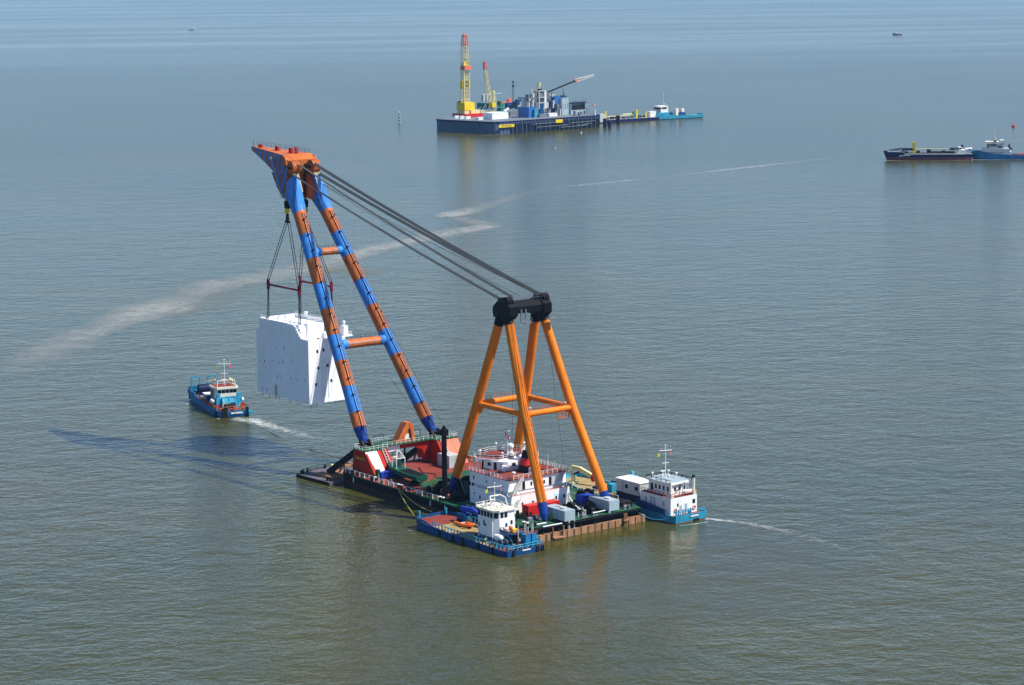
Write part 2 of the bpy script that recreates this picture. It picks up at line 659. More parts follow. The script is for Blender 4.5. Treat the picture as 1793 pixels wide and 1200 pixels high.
def foam_material(name, col, amount, sc, soft):
    mt = bpy.data.materials.new(name)
    mt.use_nodes = True
    t = mt.node_tree
    N, L = t.nodes, t.links
    b = N['Principled BSDF']
    b.inputs['Base Color'].default_value = (*col, 1)
    b.inputs['Roughness'].default_value = 0.6
    uv = N.new('ShaderNodeUVMap')
    tc = N.new('ShaderNodeTexCoord')
    sp = N.new('ShaderNodeSeparateXYZ')
    L.new(uv.outputs[0], sp.inputs[0])
    # across the ribbon: v in 0..1, densest in the middle; along it: u carries the strength

    def math_(op, x, y):
        k = N.new('ShaderNodeMath')
        k.operation = op
        for i, q in enumerate((x, y)):
            if isinstance(q, (int, float)):
                k.inputs[i].default_value = q
            else:
                L.new(q, k.inputs[i])
        return k.outputs[0]
    vv = math_('SUBTRACT', math_('MULTIPLY', sp.outputs[1], 2.0), 1.0)
    edge = math_('SUBTRACT', 1.0, math_('MULTIPLY', vv, vv))
    no = N.new('ShaderNodeTexNoise')
    no.inputs['Scale'].default_value = sc
    no.inputs['Detail'].default_value = 8
    no.inputs['Roughness'].default_value = 0.72
    no.inputs['Distortion'].default_value = 1.2
    L.new(tc.outputs['Object'], no.inputs['Vector'])
    f = math_('ADD', no.outputs[0], math_('MULTIPLY', math_('MULTIPLY', edge, sp.outputs[0]), 0.5))
    r = N.new('ShaderNodeMapRange')
    r.inputs[1].default_value = 0.92 - amount
    r.inputs[2].default_value = 0.92 - amount + soft
    r.inputs[4].default_value = 0.95
    L.new(f, r.inputs[0])
    fade = math_('MULTIPLY', r.outputs[0], math_('MULTIPLY', sp.outputs[0], math_('MINIMUM', math_('MULTIPLY', edge, 3.0), 1.0)))
    L.new(fade, b.inputs['Alpha'])
    MATS[name] = mt
    return mt


foam_material('foam_white', (0.60, 0.62, 0.58), 0.10, 0.45, 0.38)
foam_material('foam_streak', (0.36, 0.37, 0.335), 0.26, 0.085, 0.7)
foam_material('foam_fine', (0.40, 0.43, 0.44), 0.22, 0.10, 0.7)
foam_material('scum_brown', (0.24, 0.215, 0.13), 0.30, 0.03, 0.5)


def ribbon(name, pts, mat, z=0.05, label=None):
    """pts: (px, py, half width in m, strength)"""
    P = [(at(a, b_, z), hw, st) for a, b_, hw, st in pts]
    Q = []
    for (p, h1, s1), (q, h2, s2) in zip(P[:-1], P[1:]):
        k = max(2, int((q - p).length / 8))
        k = min(k, 40)
        for i in range(k):
            f = i / k
            Q.append((p.lerp(q, f), h1 + (h2 - h1) * f, s1 + (s2 - s1) * f))
    Q.append(P[-1])
    vs, fs, us = [], [], []
    for i, (p, hw, st) in enumerate(Q):
        a = Q[max(i - 1, 0)][0]
        b_ = Q[min(i + 1, len(Q) - 1)][0]
        d = (b_ - a).normalized()
        nn = Vector((-d.y, d.x, 0))
        for j in range(5):
            v = j / 4
            vs.append(p + nn * hw * (v * 2 - 1))
            us.append((st, v))
    for i in range(len(Q) - 1):
        for j in range(4):
            fs.append((i * 5 + j, i * 5 + j + 1, (i + 1) * 5 + j + 1, (i + 1) * 5 + j))
    me = bpy.data.meshes.new(name)
    me.from_pydata([tuple(v) for v in vs], [], fs)
    ul = me.uv_layers.new(name='UVMap')
    for lp in me.loops:
        ul.data[lp.index].uv = us[lp.vertex_index]
    me.materials.append(M[mat])
    o = bpy.data.objects.new(name, me)
    COL.objects.link(o)
    return tag(o, kind='stuff')


# foam line drifting with the tide, from the near left to beyond the stays
ribbon('foam_streak', [(0, 668, 14, 0.3), (70, 622, 18, 0.8), (150, 585, 16, 0.9), (200, 567, 14, 0.9), (270, 541, 24, 1.15), (330, 520, 14, 0.8), (390, 496, 20, 1.0), (470, 486, 20, 0.95), (560, 462, 22, 0.95), (640, 440, 14, 1.1), (720, 422, 11, 1.05), (800, 405, 17, 1.05), (860, 396, 11, 1.1)], 'foam_streak')
ribbon('foam_streak', [(862, 397, 8, 0.95), (830, 388, 12, 0.75), (790, 380, 8, 0.8), (776, 381, 6, 1.1), (800, 374, 15, 1.2), (840, 364, 11, 0.8), (900, 345, 8, 0.7), (960, 330, 8, 0.5), (1020, 324, 6, 0.0)], 'foam_streak', 0.07)
ribbon('foam_line', [(960, 329, 6, 0.3), (1020, 324, 6, 0.95), (1095, 317, 6, 1.0), (1130, 313, 5, 0.7), (1200, 306, 5, 0.75), (1260, 299, 6, 1.0), (1330, 291, 6, 1.1), (1420, 281, 5, 0.7), (1530, 266, 5, 0.4)], 'foam_fine')
ribbon('foam_line', [(1640, 258, 4, 0.3), (1720, 252, 4, 0.5), (1793, 246, 5, 0.8), (1850, 240, 5, 0.6)], 'foam_fine')
ribbon('foam_streak', [(60, 456, 5, 0.0), (110, 450, 6, 0.4), (150, 446, 5, 0.0)], 'foam_streak')
ribbon('silt_drift', [(520, 480, 20, 0.0), (560, 478, 32, 0.7), (600, 470, 30, 0.8), (640, 462, 18, 0.0)], 'scum_brown', 0.03)
ribbon('silt_drift', [(120, 600, 20, 0.0), (280, 548, 30, 0.5), (420, 500, 30, 0.5), (560, 470, 20, 0.0)], 'scum_brown', 0.03)
ribbon('foam_streak', [(1060, 385, 20, 0.0), (1140, 369, 30, 0.25), (1230, 360, 20, 0.0)], 'foam_fine', 0.03)
# wash of the working boats
ribbon('wake', [(408, 733, 5.0, 1.0), (440, 736, 5.5, 1.1), (470, 745, 5.0, 1.0), (510, 757, 4.5, 0.85), (560, 770, 5.0, 0.6), (620, 786, 6.0, 0.0)], 'foam_white')
ribbon('wake', [(450, 742, 8.0, 0.6), (500, 757, 12.0, 0.62), (550, 766, 14.0, 0.68), (600, 775, 12.0, 0.5), (640, 782, 9.0, 0.0)], 'foam_white', 0.07)
ribbon('wake', [(1236, 908, 1.8, 1.1), (1262, 911, 1.7, 1.0), (1300, 915, 2.2, 0.95), (1340, 922, 2.8, 0.85), (1390, 934, 3.4, 0.75), (1450, 951, 4.0, 0.68), (1520, 972, 4.5, 0.6), (1600, 990, 4.5, 0.45), (1680, 1000, 4.0, 0.0)], 'foam_white')
ribbon('wake', [(1190, 921, 0.7, 0.9), (1215, 918, 0.9, 1.0), (1240, 914, 1.0, 0.9)], 'foam_white', 0.07)
ribbon('wake', [(716, 928, 0.8, 0.8), (730, 938, 0.6, 0.6), (770, 952, 0.5, 0.35), (820, 968, 0.5, 0.5), (880, 983, 0.6, 0.4), (930, 990, 0.8, 0.0)], 'foam_white')
ribbon('wake', [(1548, 281, 3.0, 1.0), (1600, 282, 1.6, 0.7), (1660, 281.5, 1.8, 0.8), (1705, 280, 3.0, 1.0), (1760, 280, 2.0, 0.9), (1830, 280, 2.0, 0.7)], 'foam_white')
ribbon('wake', [(845, 237.5, 2.0, 0.8), (880, 235.5, 2.0, 0.9), (905, 234.0, 2.0, 0.0)], 'foam_white')
ribbon('wake', [(1063, 216, 2.0, 0.6), (1110, 213, 2.0, 0.5), (1148, 210, 3.0, 0.9), (1190, 208.5, 2.0, 0.3)], 'foam_white')
ribbon('wake', [(319, 53, 10, 0.7), (329, 52.5, 10, 1.0)], 'foam_white')
ribbon('wake', [(520, 838, 0.6, 0.7), (560, 849, 0.6, 0.6), (592, 858, 0.8, 0.8), (640, 868, 0.5, 0.3), (700, 886, 0.4, 0.0)], 'foam_white', 0.04)
ribbon('wake', [(326, 706, 1.2, 0.9), (345, 716, 0.8, 0.5), (372, 729, 0.8, 0.6), (384, 734, 1.0, 0.9)], 'foam_white', 0.04)
# ------------------------------------------------------------------ floating crane
CR = thing('floating_crane', 'floating sheerleg crane with a blue and orange striped boom and an orange four legged frame', 'floating crane')
DZ = 3.5
LEN = 85.7
# hull: black above, oxide red below; open stern gallery over a tan fender belt
mb = MB()
st = [(0.0, 17.6), (4.0, 18.45), (80.0, 18.45), (85.7, 17.9)]
def ringx(k, z):
    return [(x, y * k, z) for x, y in st] + [(x, -y * k, z) for x, y in reversed(st)]
mb.mat(1).loft([ringx(0.985, -1.2), ringx(0.987, 0.4)], cap=False)
mb.mat(0).loft([ringx(0.987, 0.4), ringx(0.99, 1.35)], cap=False)
hl = mb.build('hull_bottom', ['hull_oxide', 'wet_weed'], CR)
mb = MB()
mb.loft([ringx(0.99, 1.35), ringx(1.0, 3.1), ringx(1.0, 3.42)], cap=False)
mb.add(ringx(0.99, 1.36), [tuple(range(8))])
hull = mb.build('hull', 'hull_black', CR)
# sheer strake line
mb = MB()
for s in (1, -1):
    mb.box(4, 80, s * 18.45 - 0.12, s * 18.45 + 0.12, 3.2, 3.42)
mb.build('rubbing_strake', 'green_paint', hull)
# deck in two colours, laid edge to edge
def yb(x):
    return 17.6 + (18.45 - 17.6) * x / 4 if x < 4 else (18.45 if x < 80 else 18.45 - 0.55 * (x - 80) / 5.7)
def strip(xs, ylo, yhi, z):
    b = MB()
    vs = []
    for x in xs:
        vs += [(x, ylo(x), z), (x, yhi(x), z)]
    b.add(vs, [(2 * i, 2 * i + 1, 2 * i + 3, 2 * i + 2) for i in range(len(xs) - 1)])
    return b
edge = lambda x: 8.5
b = strip([0, 4, 36, 47], lambda x: -yb(x), yb, DZ)
b.build('aft_deck', 'deck_green', CR)
b = strip([47, 56], lambda x: -yb(x), lambda x: 13.0, DZ)
v = strip([47, 56], lambda x: 13.0, yb, DZ)
b.build('middle_deck', 'deck_green', CR)
b = v
b.add([(56, -18.45, DZ), (56, 18.45, DZ), (80, 18.45, DZ), (80, -18.45, DZ), (85.7, 17.9, DZ), (85.7, -17.9, DZ)], [(0, 1, 2, 3), (3, 2, 4, 5)])
b.build('fore_deck', 'deck_red', CR)
# green wedge reaching into the red deck
MB().add([(56, -18, DZ + 0.006), (56, 12.5, DZ + 0.006), (58.5, 11.0, DZ + 0.006), (66, -6, DZ + 0.006), (62, -18, DZ + 0.006)], [(0, 1, 2, 3, 4)]).build('deck_patch', 'deck_green', CR)
# bow pontoon with its struts
mb = MB()
pt = [(86.2, 22.0), (101.5, 23.0), (104.6, 10.0), (105.0, -8.0), (102.5, -22.5), (86.2, -21.0)]
pm_ = mb.prism(pt, -0.8, 0.8).build('bow_pontoon', 'deck_mauve', CR)
mb = MB()
for i in range(len(pt)):
    p, q = pt[i], pt[(i + 1) % len(pt)]
    if i in (5,):
        continue
    mb.beam((p[0], p[1], 0.35), (q[0], q[1], 0.35), 0.5, 0.9)
mb.build('rubbing_edge', 'rubber', pm_)
mb = MB()
mb.box(88, 97, 17.2, 19.6, 0.82, 1.5).box(90, 96, 13, 15.2, 0.82, 1.7).box(87, 103, -5.2, -3.8, 0.82, 1.5).box(87, 103, 4.4, 5.4, 0.82, 1.5).box(99.6, 101, -18, 9, 0.82, 1.35)
mb.build('girder', 'fender_tan', pm_)
mb = MB()
mb.rail([(101.2, 21, 0.82), (103.8, 10, 0.82), (104.2, -8, 0.82), (102, -21, 0.82)], 1.1, 3.0, 0.05, 2)
mb.build('railing', 'black_steel', pm_)
mb = MB()
mb.rail([(88, 0, 0.82), (97, -2, 0.82), (99, -9, 0.82)], 1.1, 2.0, 0.09, 2)
mb.build('handrail', 'safety_yellow', pm_)
mb = MB()
for x, y in ((87.6, 21), (88.8, 21.1), (101.2, 21.2), (102.2, 19), (102.5, 13), (100.5, 22.2)):
    mb.tube((x, y, 0.8), (x, y, 1.7), 0.3, n=8)
    mb.tube((x, y, 1.7), (x, y, 1.8), 0.42, n=8)
mb.build('bollard', 'black_steel', pm_)
mb = MB()
mb.tube((101.0, 11.5, 0.8), (101.0, 11.5, 1.5), 0.5, n=10).ball((101, 11.5, 1.6), 0.6)
mb.build('fairlead', 'pale_yellow', pm_)
for s, y0, y1 in ((1, 14.6, 16.2), (-1, -11.0, -9.0)):
    mb = MB()
    mb.beam((83.6, y0, 9.2), (95.6, y1, 1.3), 1.25, 1.5)
    mb.build('strut', 'black_steel', CR)
    mb = MB()
    mb.beam((89.5, (y0 + y1) / 2, 5.0), (87.0, (y0 + y1) / 2, 0.9), 0.5, 0.6)
    mb.beam((91.0, (y0 + y1) / 2 - .8, 4.2), (92.8, (y0 + y1) / 2 - .8, 0.9), 0.4, 0.5)
    mb.build('strut_leg', 'fender_tan', CR)

# tower pedestals carrying the boom feet
def pedestal(s):
    yo, yi = s * 15.8, s * 8.4
    ym = s * 12.6
    pts = [(84.0, yo, DZ), (72.4, yo, DZ), (77.6, yo, 10.0), (83.2, yo, 10.0)]
    b = MB()
    b.ext(pts, (0, yi - yo, 0))
    o = b.build('pedestal', 'signal_red', CR)
    b = MB()
    b.box(77.4, 83.4, min(yo, yi), max(yo, yi), 10.0, 10.12)
    b.build('top_platform', 'deck_green', o)
    b = MB()
    b.rail([(77.6, yi, 10.1), (77.6, yo, 10.1), (83.2, yo, 10.1), (83.2, yi + s * 1, 10.1)], 1.15, 1.4, 0.04, 2, False, 2.0)
    b.build('railing', 'rail_white', o)
    b = MB()     # ladder down the sloping face
    for d in (0.0, 0.9):
        b.beam((77.3, yi + s * (1.1 + d) - s * 0, 10.2), (72.0, yi + s * (1.1 + d), DZ + 0.1), 0.12, 0.25)
    for k in range(10):
        f = k / 10
        b.beam((77.3 - 5.3 * f, yi + s * 1.1, 10.1 - 6.5 * f), (77.3 - 5.3 * f, yi + s * 2.0, 10.1 - 6.5 * f), 0.25, 0.06)
    b.build('stair', 'light_grey', o)
    return o
pp = pedestal(1)
ps = pedestal(-1)
# white sheet on the sloping stern face of the port tower
d = Vector((-5.2, 0, -6.5)).normalized()
n_ = Vector((-6.5, 0, 5.2)).normalized() * 0.012
def slope(f, y):
    return (Vector((77.6, y, 10.0)) + Vector((-5.2, 0, -6.5)) * f + n_)
MB().add([slope(0.01, 15.8), slope(0.01, 12.0), slope(0.86, 12.0), slope(0.86, 14.8), slope(0.52, 14.8), slope(0.52, 15.0), slope(0.08, 15.25), slope(0.08, 15.8)], [tuple(range(8))]).build('white_panel', 'white_paint', pp)
MB().add([slope(0.02, -9.3), slope(0.02, -15.6), slope(0.98, -15.6), slope(0.98, -9.3)], [(0, 1, 2, 3)]).build('sunlit_slope', 'signal_coral', ps)  # coral sheet puts the sunlit tone of the red slope into the colour
lettering('TAKLIFT 4', 1.15, 'safety_yellow', pp, (79.8, 15.83, 7.4), (-1, 0, 0), (0, 0, 1))
# cross bridge between the towers with its walkway
mb = MB()
prof = [(-8.6, 4.6), (-8.6, 10.0), (8.6, 10.0), (8.6, 9.0), (5.5, 8.8), (2, 8.6), (-2.5, 8.6), (-4.6, 8.0), (-5.8, 7.0), (-6.2, 4.6)]
mb.ext([(80.5, y, z) for y, z in prof], (3.0, 0, 0))
br = mb.build('cross_bridge', 'signal_red', CR)
MB().box(79.6, 86.4, -8.5, 8.5, 10.0, 10.12).build('walkway', 'deck_green', br)
mb = MB()
mb.rail([(79.7, 8.4, 10.1), (79.7, -8.4, 10.1)], 1.15, 1.5, 0.03, 2, False, 2.4)
mb.rail([(86.3, 8.4, 10.1), (86.3, -8.4, 10.1)], 1.15, 1.5, 0.03, 2, False, 2.2)
mb.build('railing', 'rail_white', br)
mb = MB()
mb.rail([(85, 4.5, 10.1), (85, 8.0, 10.1)], 2.2, 3, 0.06, 1).rail([(85, -8, 10.1), (85, -3.2, 10.1)], 2.2, 2.4, 0.06, 1)
mb.build('frame', 'black_steel', br)
MB().add([(80.47, 8.55, 9.95), (80.47, 2.2, 9.95), (80.47, 2.2, 8.5), (80.47, 5.5, 8.2), (80.47, 8.55, 8.6)], [(0, 1, 2, 3, 4)]).build('white_panel', 'white_paint', br)
mb = MB()
mb.tube((82, -0.5, DZ), (82, -0.5, 8.6), 0.28)
mb.build('prop', 'black_steel', br)
# small orange deck crane on the bridge: cab between two raking plates
mb = MB()
mb.box(81.4, 84.0, -2.6, 0.2, 10.12, 12.9)
cabin = mb.build('crane_house', 'boom_orange', br)
MB().box(81.36, 81.4, -1.6, -0.2, 10.8, 12.3).build('window', 'cream_paint', cabin)
mb = MB()
mb.ext([(81.0, 2.9, 10.2), (81.0, 0.9, 10.2), (81.0, -1.9, 14.6), (81.0, -1.7, 15.4), (81.0, -0.6, 15.6)], (2.6, 0, 0))
mb.ext([(80.9, -3.4, 10.2), (80.9, -2.6, 10.2), (80.9, -1.6, 14.6), (80.9, -1.5, 15.4), (80.9, -2.2, 15.5), (80.9, -2.9, 14.6)], (2.8, 0, 0))
mb.build('jib', 'boom_orange', br)

# ---------------- boom: two banded tubular legs
def leg_axis(z, s):
    t = (z - 10.28) / (71.34 - 10.28)
    return Vector((83.41 + (125.92 - 83.41) * t, s * (11.83 + (4.62 - 11.83) * t), z))
bands = [(71.3, 'boom_blue'), (65.2, 'boom_orange'), (58.6, 'boom_blue'), (51.9, 'boom_orange'), (45.1, 'boom_blue'), (38.3, 'boom_orange'), (31.7, 'boom_blue'), (25.1, 'boom_orange'), (18.5, 'boom_blue'), (14.7, 'boom_orange')]
cols = ['boom_orange', 'boom_blue', 'boom_navy']
legs = {}
for s in (1, -1):
    mb = MB()
    zs = [71.3, 65.2, 58.6, 51.9, 45.1, 38.3, 31.7, 25.1, 18.5, 14.8]
    for i, (za, zb) in enumerate(zip(zs[:-1], zs[1:])):
        mb.mat(i % 2)
        mb.tube(leg_axis(za, s), leg_axis(zb, s), 1.92, 1.92 if i < 8 else 1.9, n=28, cap=False)
        mb.mat(i % 2)
        mb.tube(leg_axis(zb + 0.08, s), leg_axis(zb - 0.08, s), 1.97, n=28)
    mb.mat(2)
    mb.tube(leg_axis(14.8, s), leg_axis(11.6, s), 1.9, 1.25, n=28)
    mb.tube(leg_axis(11.6, s), leg_axis(10.6, s), 1.25, 0.8, n=20)
    lg = mb.build('boom_leg', cols, CR)
    legs[s] = lg
    mb = MB()
    d = (leg_axis(71, s) - leg_axis(11, s)).normalized()
    side = Vector((0, 1, 0))
    nrm = side.cross(d)
    if nrm.x > 0:
        nrm = -nrm
    for off, rr in ((-0.75, 0.10), (-0.15, 0.10)):
        p, q = leg_axis(70.5, s), leg_axis(12.5, s)
        o_ = nrm * 2.05 + side * off
        mb.tube(p + o_, q + o_, rr * 0.7, n=5)
    k = 60
    for i in range(k):
        p = leg_axis(12.8 + (70 - 12.8) * i / k, s) + nrm * 2.05
        mb.tube(p - side * 0.75, p - side * 0.15, 0.06, n=4)
    lad = mb.build('ladder', 'mid_grey', lg)
    mb = MB()
    p, q = leg_axis(70.5, s), leg_axis(12.5, s)
    mb.tube(p + nrm * 2.0 + side * 0.5, q + nrm * 2.0 + side * 0.5, 0.10, n=5)
    for i in range(14):
        p = leg_axis(14 + 4.2 * i, s) + nrm * 1.98 + side * 0.5
        mb.cbox(p, 0.5, 0.5, 0.35)
    mb.build('cable_run', 'black_steel', lg)
    mb = MB()   # round openings
    for z in (69.3, 55.8, 42.6):
        p = leg_axis(z, s)
        e = (nrm * 0.93 - side * 0.36).normalized()
        mb.tube(p + e * 1.85, p + e * 1.97, 0.34, n=12)
    mb.build('manhole', 'black_steel', lg)
    # foot bracket on the pedestal
    mb = MB()
    for dy in (-1.3, 1.3):
        mb.ext([(81.6, s * 11.83 + dy - 0.3, 10.12), (85.0, s * 11.83 + dy - 0.3, 10.12), (83.9, s * 11.83 + dy - 0.3, 12.0), (82.9, s * 11.83 + dy - 0.3, 12.0)], (0, 0.6, 0))
    mb.tube((83.4, s * 11.83 - 1.7, 11.0), (83.4, s * 11.83 + 1.7, 11.0), 0.55, n=12)
    mb.build('foot_bracket', 'black_steel', lg)
for z, r_ in ((35.95, 1.3), (60.47, 1.1)):
    a, b_ = leg_axis(z, 1), leg_axis(z, -1)
    mb = MB()
    y0 = a.y - 1.5
    mb.mat(1)
    mb.tube((a.x, y0, z), (a.x, y0 - 1.7, z), r_ * 1.1, n=20)
    mb.tube((a.x, -y0, z), (a.x, -y0 + 1.7, z), r_ * 1.1, n=20)
    mb.mat(0)
    mb.tube((a.x, y0 - 1.6, z), (a.x, -y0 + 1.6, z), r_, n=20)
    cb = mb.build('boom_cross_beam', ['boom_orange', 'boom_blue'], CR)
    mb = MB()
    mb.rail([(a.x - 0.3, y0, z + r_), (a.x - 0.3, -y0, z + r_)], 0.9, 1.6, 0.035, 2)
    mb.build('railing', 'black_steel', cb)
    mb = MB()
    mb.box(a.x - 1.35 * r_ / 1.3, a.x - 1.0 * r_ / 1.3, -y0 + 2, y0 - 2, z + 0.2 * r_, z + 0.32 * r_)
    mb.build('pipe_rack', 'light_grey', cb)

# ---------------- boom head
def hw(x):
    return 4.9 if x < 136 else 4.9 - (x - 136) / (157.8 - 136) * 3.9
prof = [(157.8, 88.6), (157.6, 87.4), (147.5, 84.6), (140.5, 82.2), (131.8, 82.0), (131.3, 86.2), (134.0, 87.6)]
mb = MB()
mb.mat(1)
n = len(prof)
L_ = [(x, hw(x), z) for x, z in prof]
R_ = [(x, -hw(x), z) for x, z in prof]
mb.add(L_ + R_, [tuple(range(n)), tuple(range(n, 2 * n))])
mb.mat(0)
mb.add(L_ + R_, [(i, (i + 1) % n, n + (i + 1) % n, n + i) for i in range(n)])
head = mb.build('boom_head', ['boom_orange', 'head_stripes'], CR)
for s in (1, -1):
    # cheek from the head down to the blue knuckle
    ck = [(140.5, 82.2), (137.6, 78.0), (134.6, 75.0), (129.4, 74.2), (128.2, 78.5), (131.8, 82.0)]
    mb = MB()
    ya, yb_ = s * 4.88, s * 2.4
    A_ = [(x, ya, z) for x, z in ck]
    B_ = [(x, yb_, z) for x, z in ck]
    mb.mat(1)
    mb.add(A_, [tuple(range(6))])
    mb.mat(0)
    mb.add(A_ + B_, [tuple(range(6, 12))] + [(i, (i + 1) % 6, 6 + (i + 1) % 6, 6 + i) for i in range(6)])
    mb.build('head_cheek', ['boom_orange', 'head_stripes'], head)
    # knuckle: square box fairing into the round leg
    top = [(134.8, s * 4.95, 75.2), (134.8, s * 2.3, 75.2), (126.6, s * 2.3, 79.4), (126.6, s * 4.95, 79.4)]
    ax = leg_axis(71.2, s)
    d = (leg_axis(71, s) - leg_axis(11, s)).normalized()
    nrm = Vector((0, 1, 0)).cross(d)
    if nrm.x > 0:
        nrm = -nrm
    rings = []
    sd = Vector((0, s, 0))
    def sq(c, hu, hn, rnd):
        out = []
        for k in range(16):
            t = 2 * math.pi * (k + 0.5) / 16
            cu, sn = math.cos(t), math.sin(t)
            p = rnd
            den = (abs(cu) ** p + abs(sn) ** p) ** (1 / p)
            out.append(c + sd * (cu / den * hu) + nrm * (sn / den * hn))
        return out
    rings.append(sq(ax, 1.94, 1.94, 2.0))
    rings.append(sq(ax + d * 2.0, 1.94, 2.1, 3.0))
    rings.append(sq(Vector((129.8, s * 4.0, 77.0)), 1.55, 3.2, 6.0))
    rings.append(sq(Vector((131.0, s * 3.75, 80.4)), 1.2, 2.6, 8.0))
    mb = MB()
    mb.loft(rings, True, False)
    mb.build('knuckle', 'boom_blue', head)
    # wire sheaves on the stern face
    mb = MB()
    for k in range(4):
        yy = s * (2.5 + k * 0.62)
        mb.tube((130.6, yy - 0.22, 84.0), (130.6, yy + 0.22, 84.0), 2.1, n=22)
    sh = mb.build('sheave_block', 'boom_orange', head)
    mb = MB()
    for k in range(3):
        yy = s * (2.81 + k * 0.62)
        mb.tube((130.6, yy - 0.07, 84.0), (130.6, yy + 0.07, 84.0), 1.8, n=18)
    mb.tube((130.6, s * 2.0, 84.0), (130.6, s * 5.0, 84.0), 0.4, n=10)
    mb.build('grooves', 'dark_grease', sh)
    mb = MB()
    mb.ext([(131.2, s * 4.95, 84.8), (132.2, s * 4.95, 87.2), (133.8, s * 4.95, 87.2), (133.2, s * 4.95, 84.2)], (0, s * 0.35, 0))
    mb.build('side_plate', 'boom_orange', head)
# dark trapezoid pockets between the sheaves
for yy in (1.1, -1.1):
    MB().add([(131.27, yy - 0.85, 82.1), (131.27, yy + 0.85, 82.1), (131.2, yy + 0.5, 85.0), (131.2, yy - 0.5, 85.0)], [(0, 1, 2, 3)]).build('pocket', 'dark_grease', head)
mb = MB()
mb.rail([(157.4, -0.9, 88.6), (134.4, -4.7, 87.7)], 1.3, 2.2, 0.05, 2)
mb.rail([(134.4, -4.6, 87.7), (134.0, 1.2, 87.7)], 1.3, 1.6, 0.05, 2)
mb.tube((156.6, 0.9, 88.6), (156.6, 0.9, 90.6), 0.12)
mb.build('railing', 'mid_grey', head)
mb = MB()
for x, yy in ((153.5, 0.4), (144.5, 0.2), (136.6, 0.4), (136.4, -1.4)):
    mb.box(x - 0.7, x + 0.7, yy - 0.35, yy + 0.35, 87.7, 89.3)
mb.build('lug', 'signal_red', head)
mb = MB()     # stair up the outer port side
for d_ in (0, 0.5):
    mb.tube((140.5 + d_, 4.9, 86.6), (134.4 + d_, 5.0, 75.6), 0.07, n=4)
for k in range(16):
    f = k / 15
    mb.tube((140.5 - 6.1 * f, 4.95, 86.6 - 11 * f), (141.0 - 6.1 * f, 4.95, 86.6 - 11 * f), 0.05, n=4)
mb.box(131.5, 134.6, 5.0, 5.7, 75.2, 75.35)
mb.rail([(134.6, 5.7, 75.3), (131.5, 5.7, 75.3)], 1.1, 1.4, 0.05, 2)
mb.build('stair', 'light_grey', head)
# hoist falls down the face of the knuckles
for s in (1, -1):
    mb = MB()
    for k in range(5):
        mb.beam((129.3, s * (2.7 + k * 0.45), 82.6), (126.7, s * (2.9 + k * 0.3), 77.2), 0.16, 0.16)
    mb.build('reeving', 'pale_yellow', head)

# ---------------- orange four legged back frame
def frame_leg(foot, mid, top, r_):
    f, mm_, tp = Vector(foot), Vector(mid), Vector(top)
    d = (tp - f).normalized()
    base = f + d * ((DZ - f.z) / d.z)
    mb = MB()
    mb.mat(0)
    mb.tube(f, mm_, r_, n=26, cap=False).tube(mm_, tp, r_, r_ * 0.97, n=26)
    mb.mat(1)
    mb.tube(f + d * 0.02, base + d * 1.6, r_ * 1.04, r_ * 0.95, n=26)
    mb.tube(base + d * 1.6, base, r_ * 0.95, r_ * 0.5, n=20)
    for k in range(1, 9):
        c0 = f.lerp(mm_, k / 4.0) if k <= 4 else mm_.lerp(tp, (k - 4) / 5.0)
        dd = (mm_ - f).normalized() if k <= 4 else (tp - mm_).normalized()
        mb.mat(0)
        mb.tube(c0 - dd * 0.06, c0 + dd * 0.06, r_ * 1.018, n=26)
    o = mb.build('frame_leg', ['frame_orange', 'boom_navy'], CR)
    return o, f, tp, d
FL = {}
for key, foot, mid, top, r_ in (
        ('pf', (43.25, 9.79, 8.3), (35.97, 8.0, 28.6), (28.79, 5.9, 50.8), 1.24),
        ('sf', (43.25, -9.79, 8.3), (35.97, -8.0, 28.6), (28.79, -5.9, 50.8), 1.24),
        ('pa', (6.14, 10.05, 7.74), (16.1, 7.8, 29.0), (24.86, 5.78, 51.2), 1.2),
        ('sa', (6.14, -10.05, 7.74), (16.1, -7.8, 29.0), (24.86, -5.78, 51.2), 1.2)):
    FL[key] = frame_leg(foot, mid, top, r_)
for key in ('pa',):
    o, f, tp, d = FL[key]
    side = Vector((0, 1, 0))
    nrm = side.cross(d)
    if nrm.x > 0:
        nrm = -nrm
    mb = MB()
    for off in (-0.35, 0.1):
        mb.tube(f + nrm * 1.28 + side * (off - 0.2), tp + nrm * 1.26 + side * (off - 0.2), 0.07, n=5)
    for i in range(38):
        p = f.lerp(tp, (i + 0.5) / 38) + nrm * 1.27 - side * 0.2
        mb.tube(p - side * 0.35, p + side * 0.1, 0.05, n=4)
    mb.build('ladder', 'frame_orange', o)
    mb = MB()
    mb.tube(f + nrm * 1.24 + side * 0.3, tp + nrm * 1.22 + side * 0.3, 0.06, n=5)
    mb.build('cable_run', 'dark_grease', o)
for key, zz, yo in (('pf', 38, 1), ('sf', 40, 1)):
    o, f, tp, d = FL[key]
    p = f + d * ((zz + 2 - f.z) / d.z)
    e = Vector((-0.8, -0.3, 0.2)).normalized()
    MB().tube(p + e * 1.15, p + e * 1.3, 0.36, n=12).build('manhole', 'black_steel', o)
zc = 28.7
pf, sf, pa, sa = (35.93, 7.99, zc), (35.93, -7.99, zc), (16.0, 7.82, zc), (16.0, -7.82, zc)
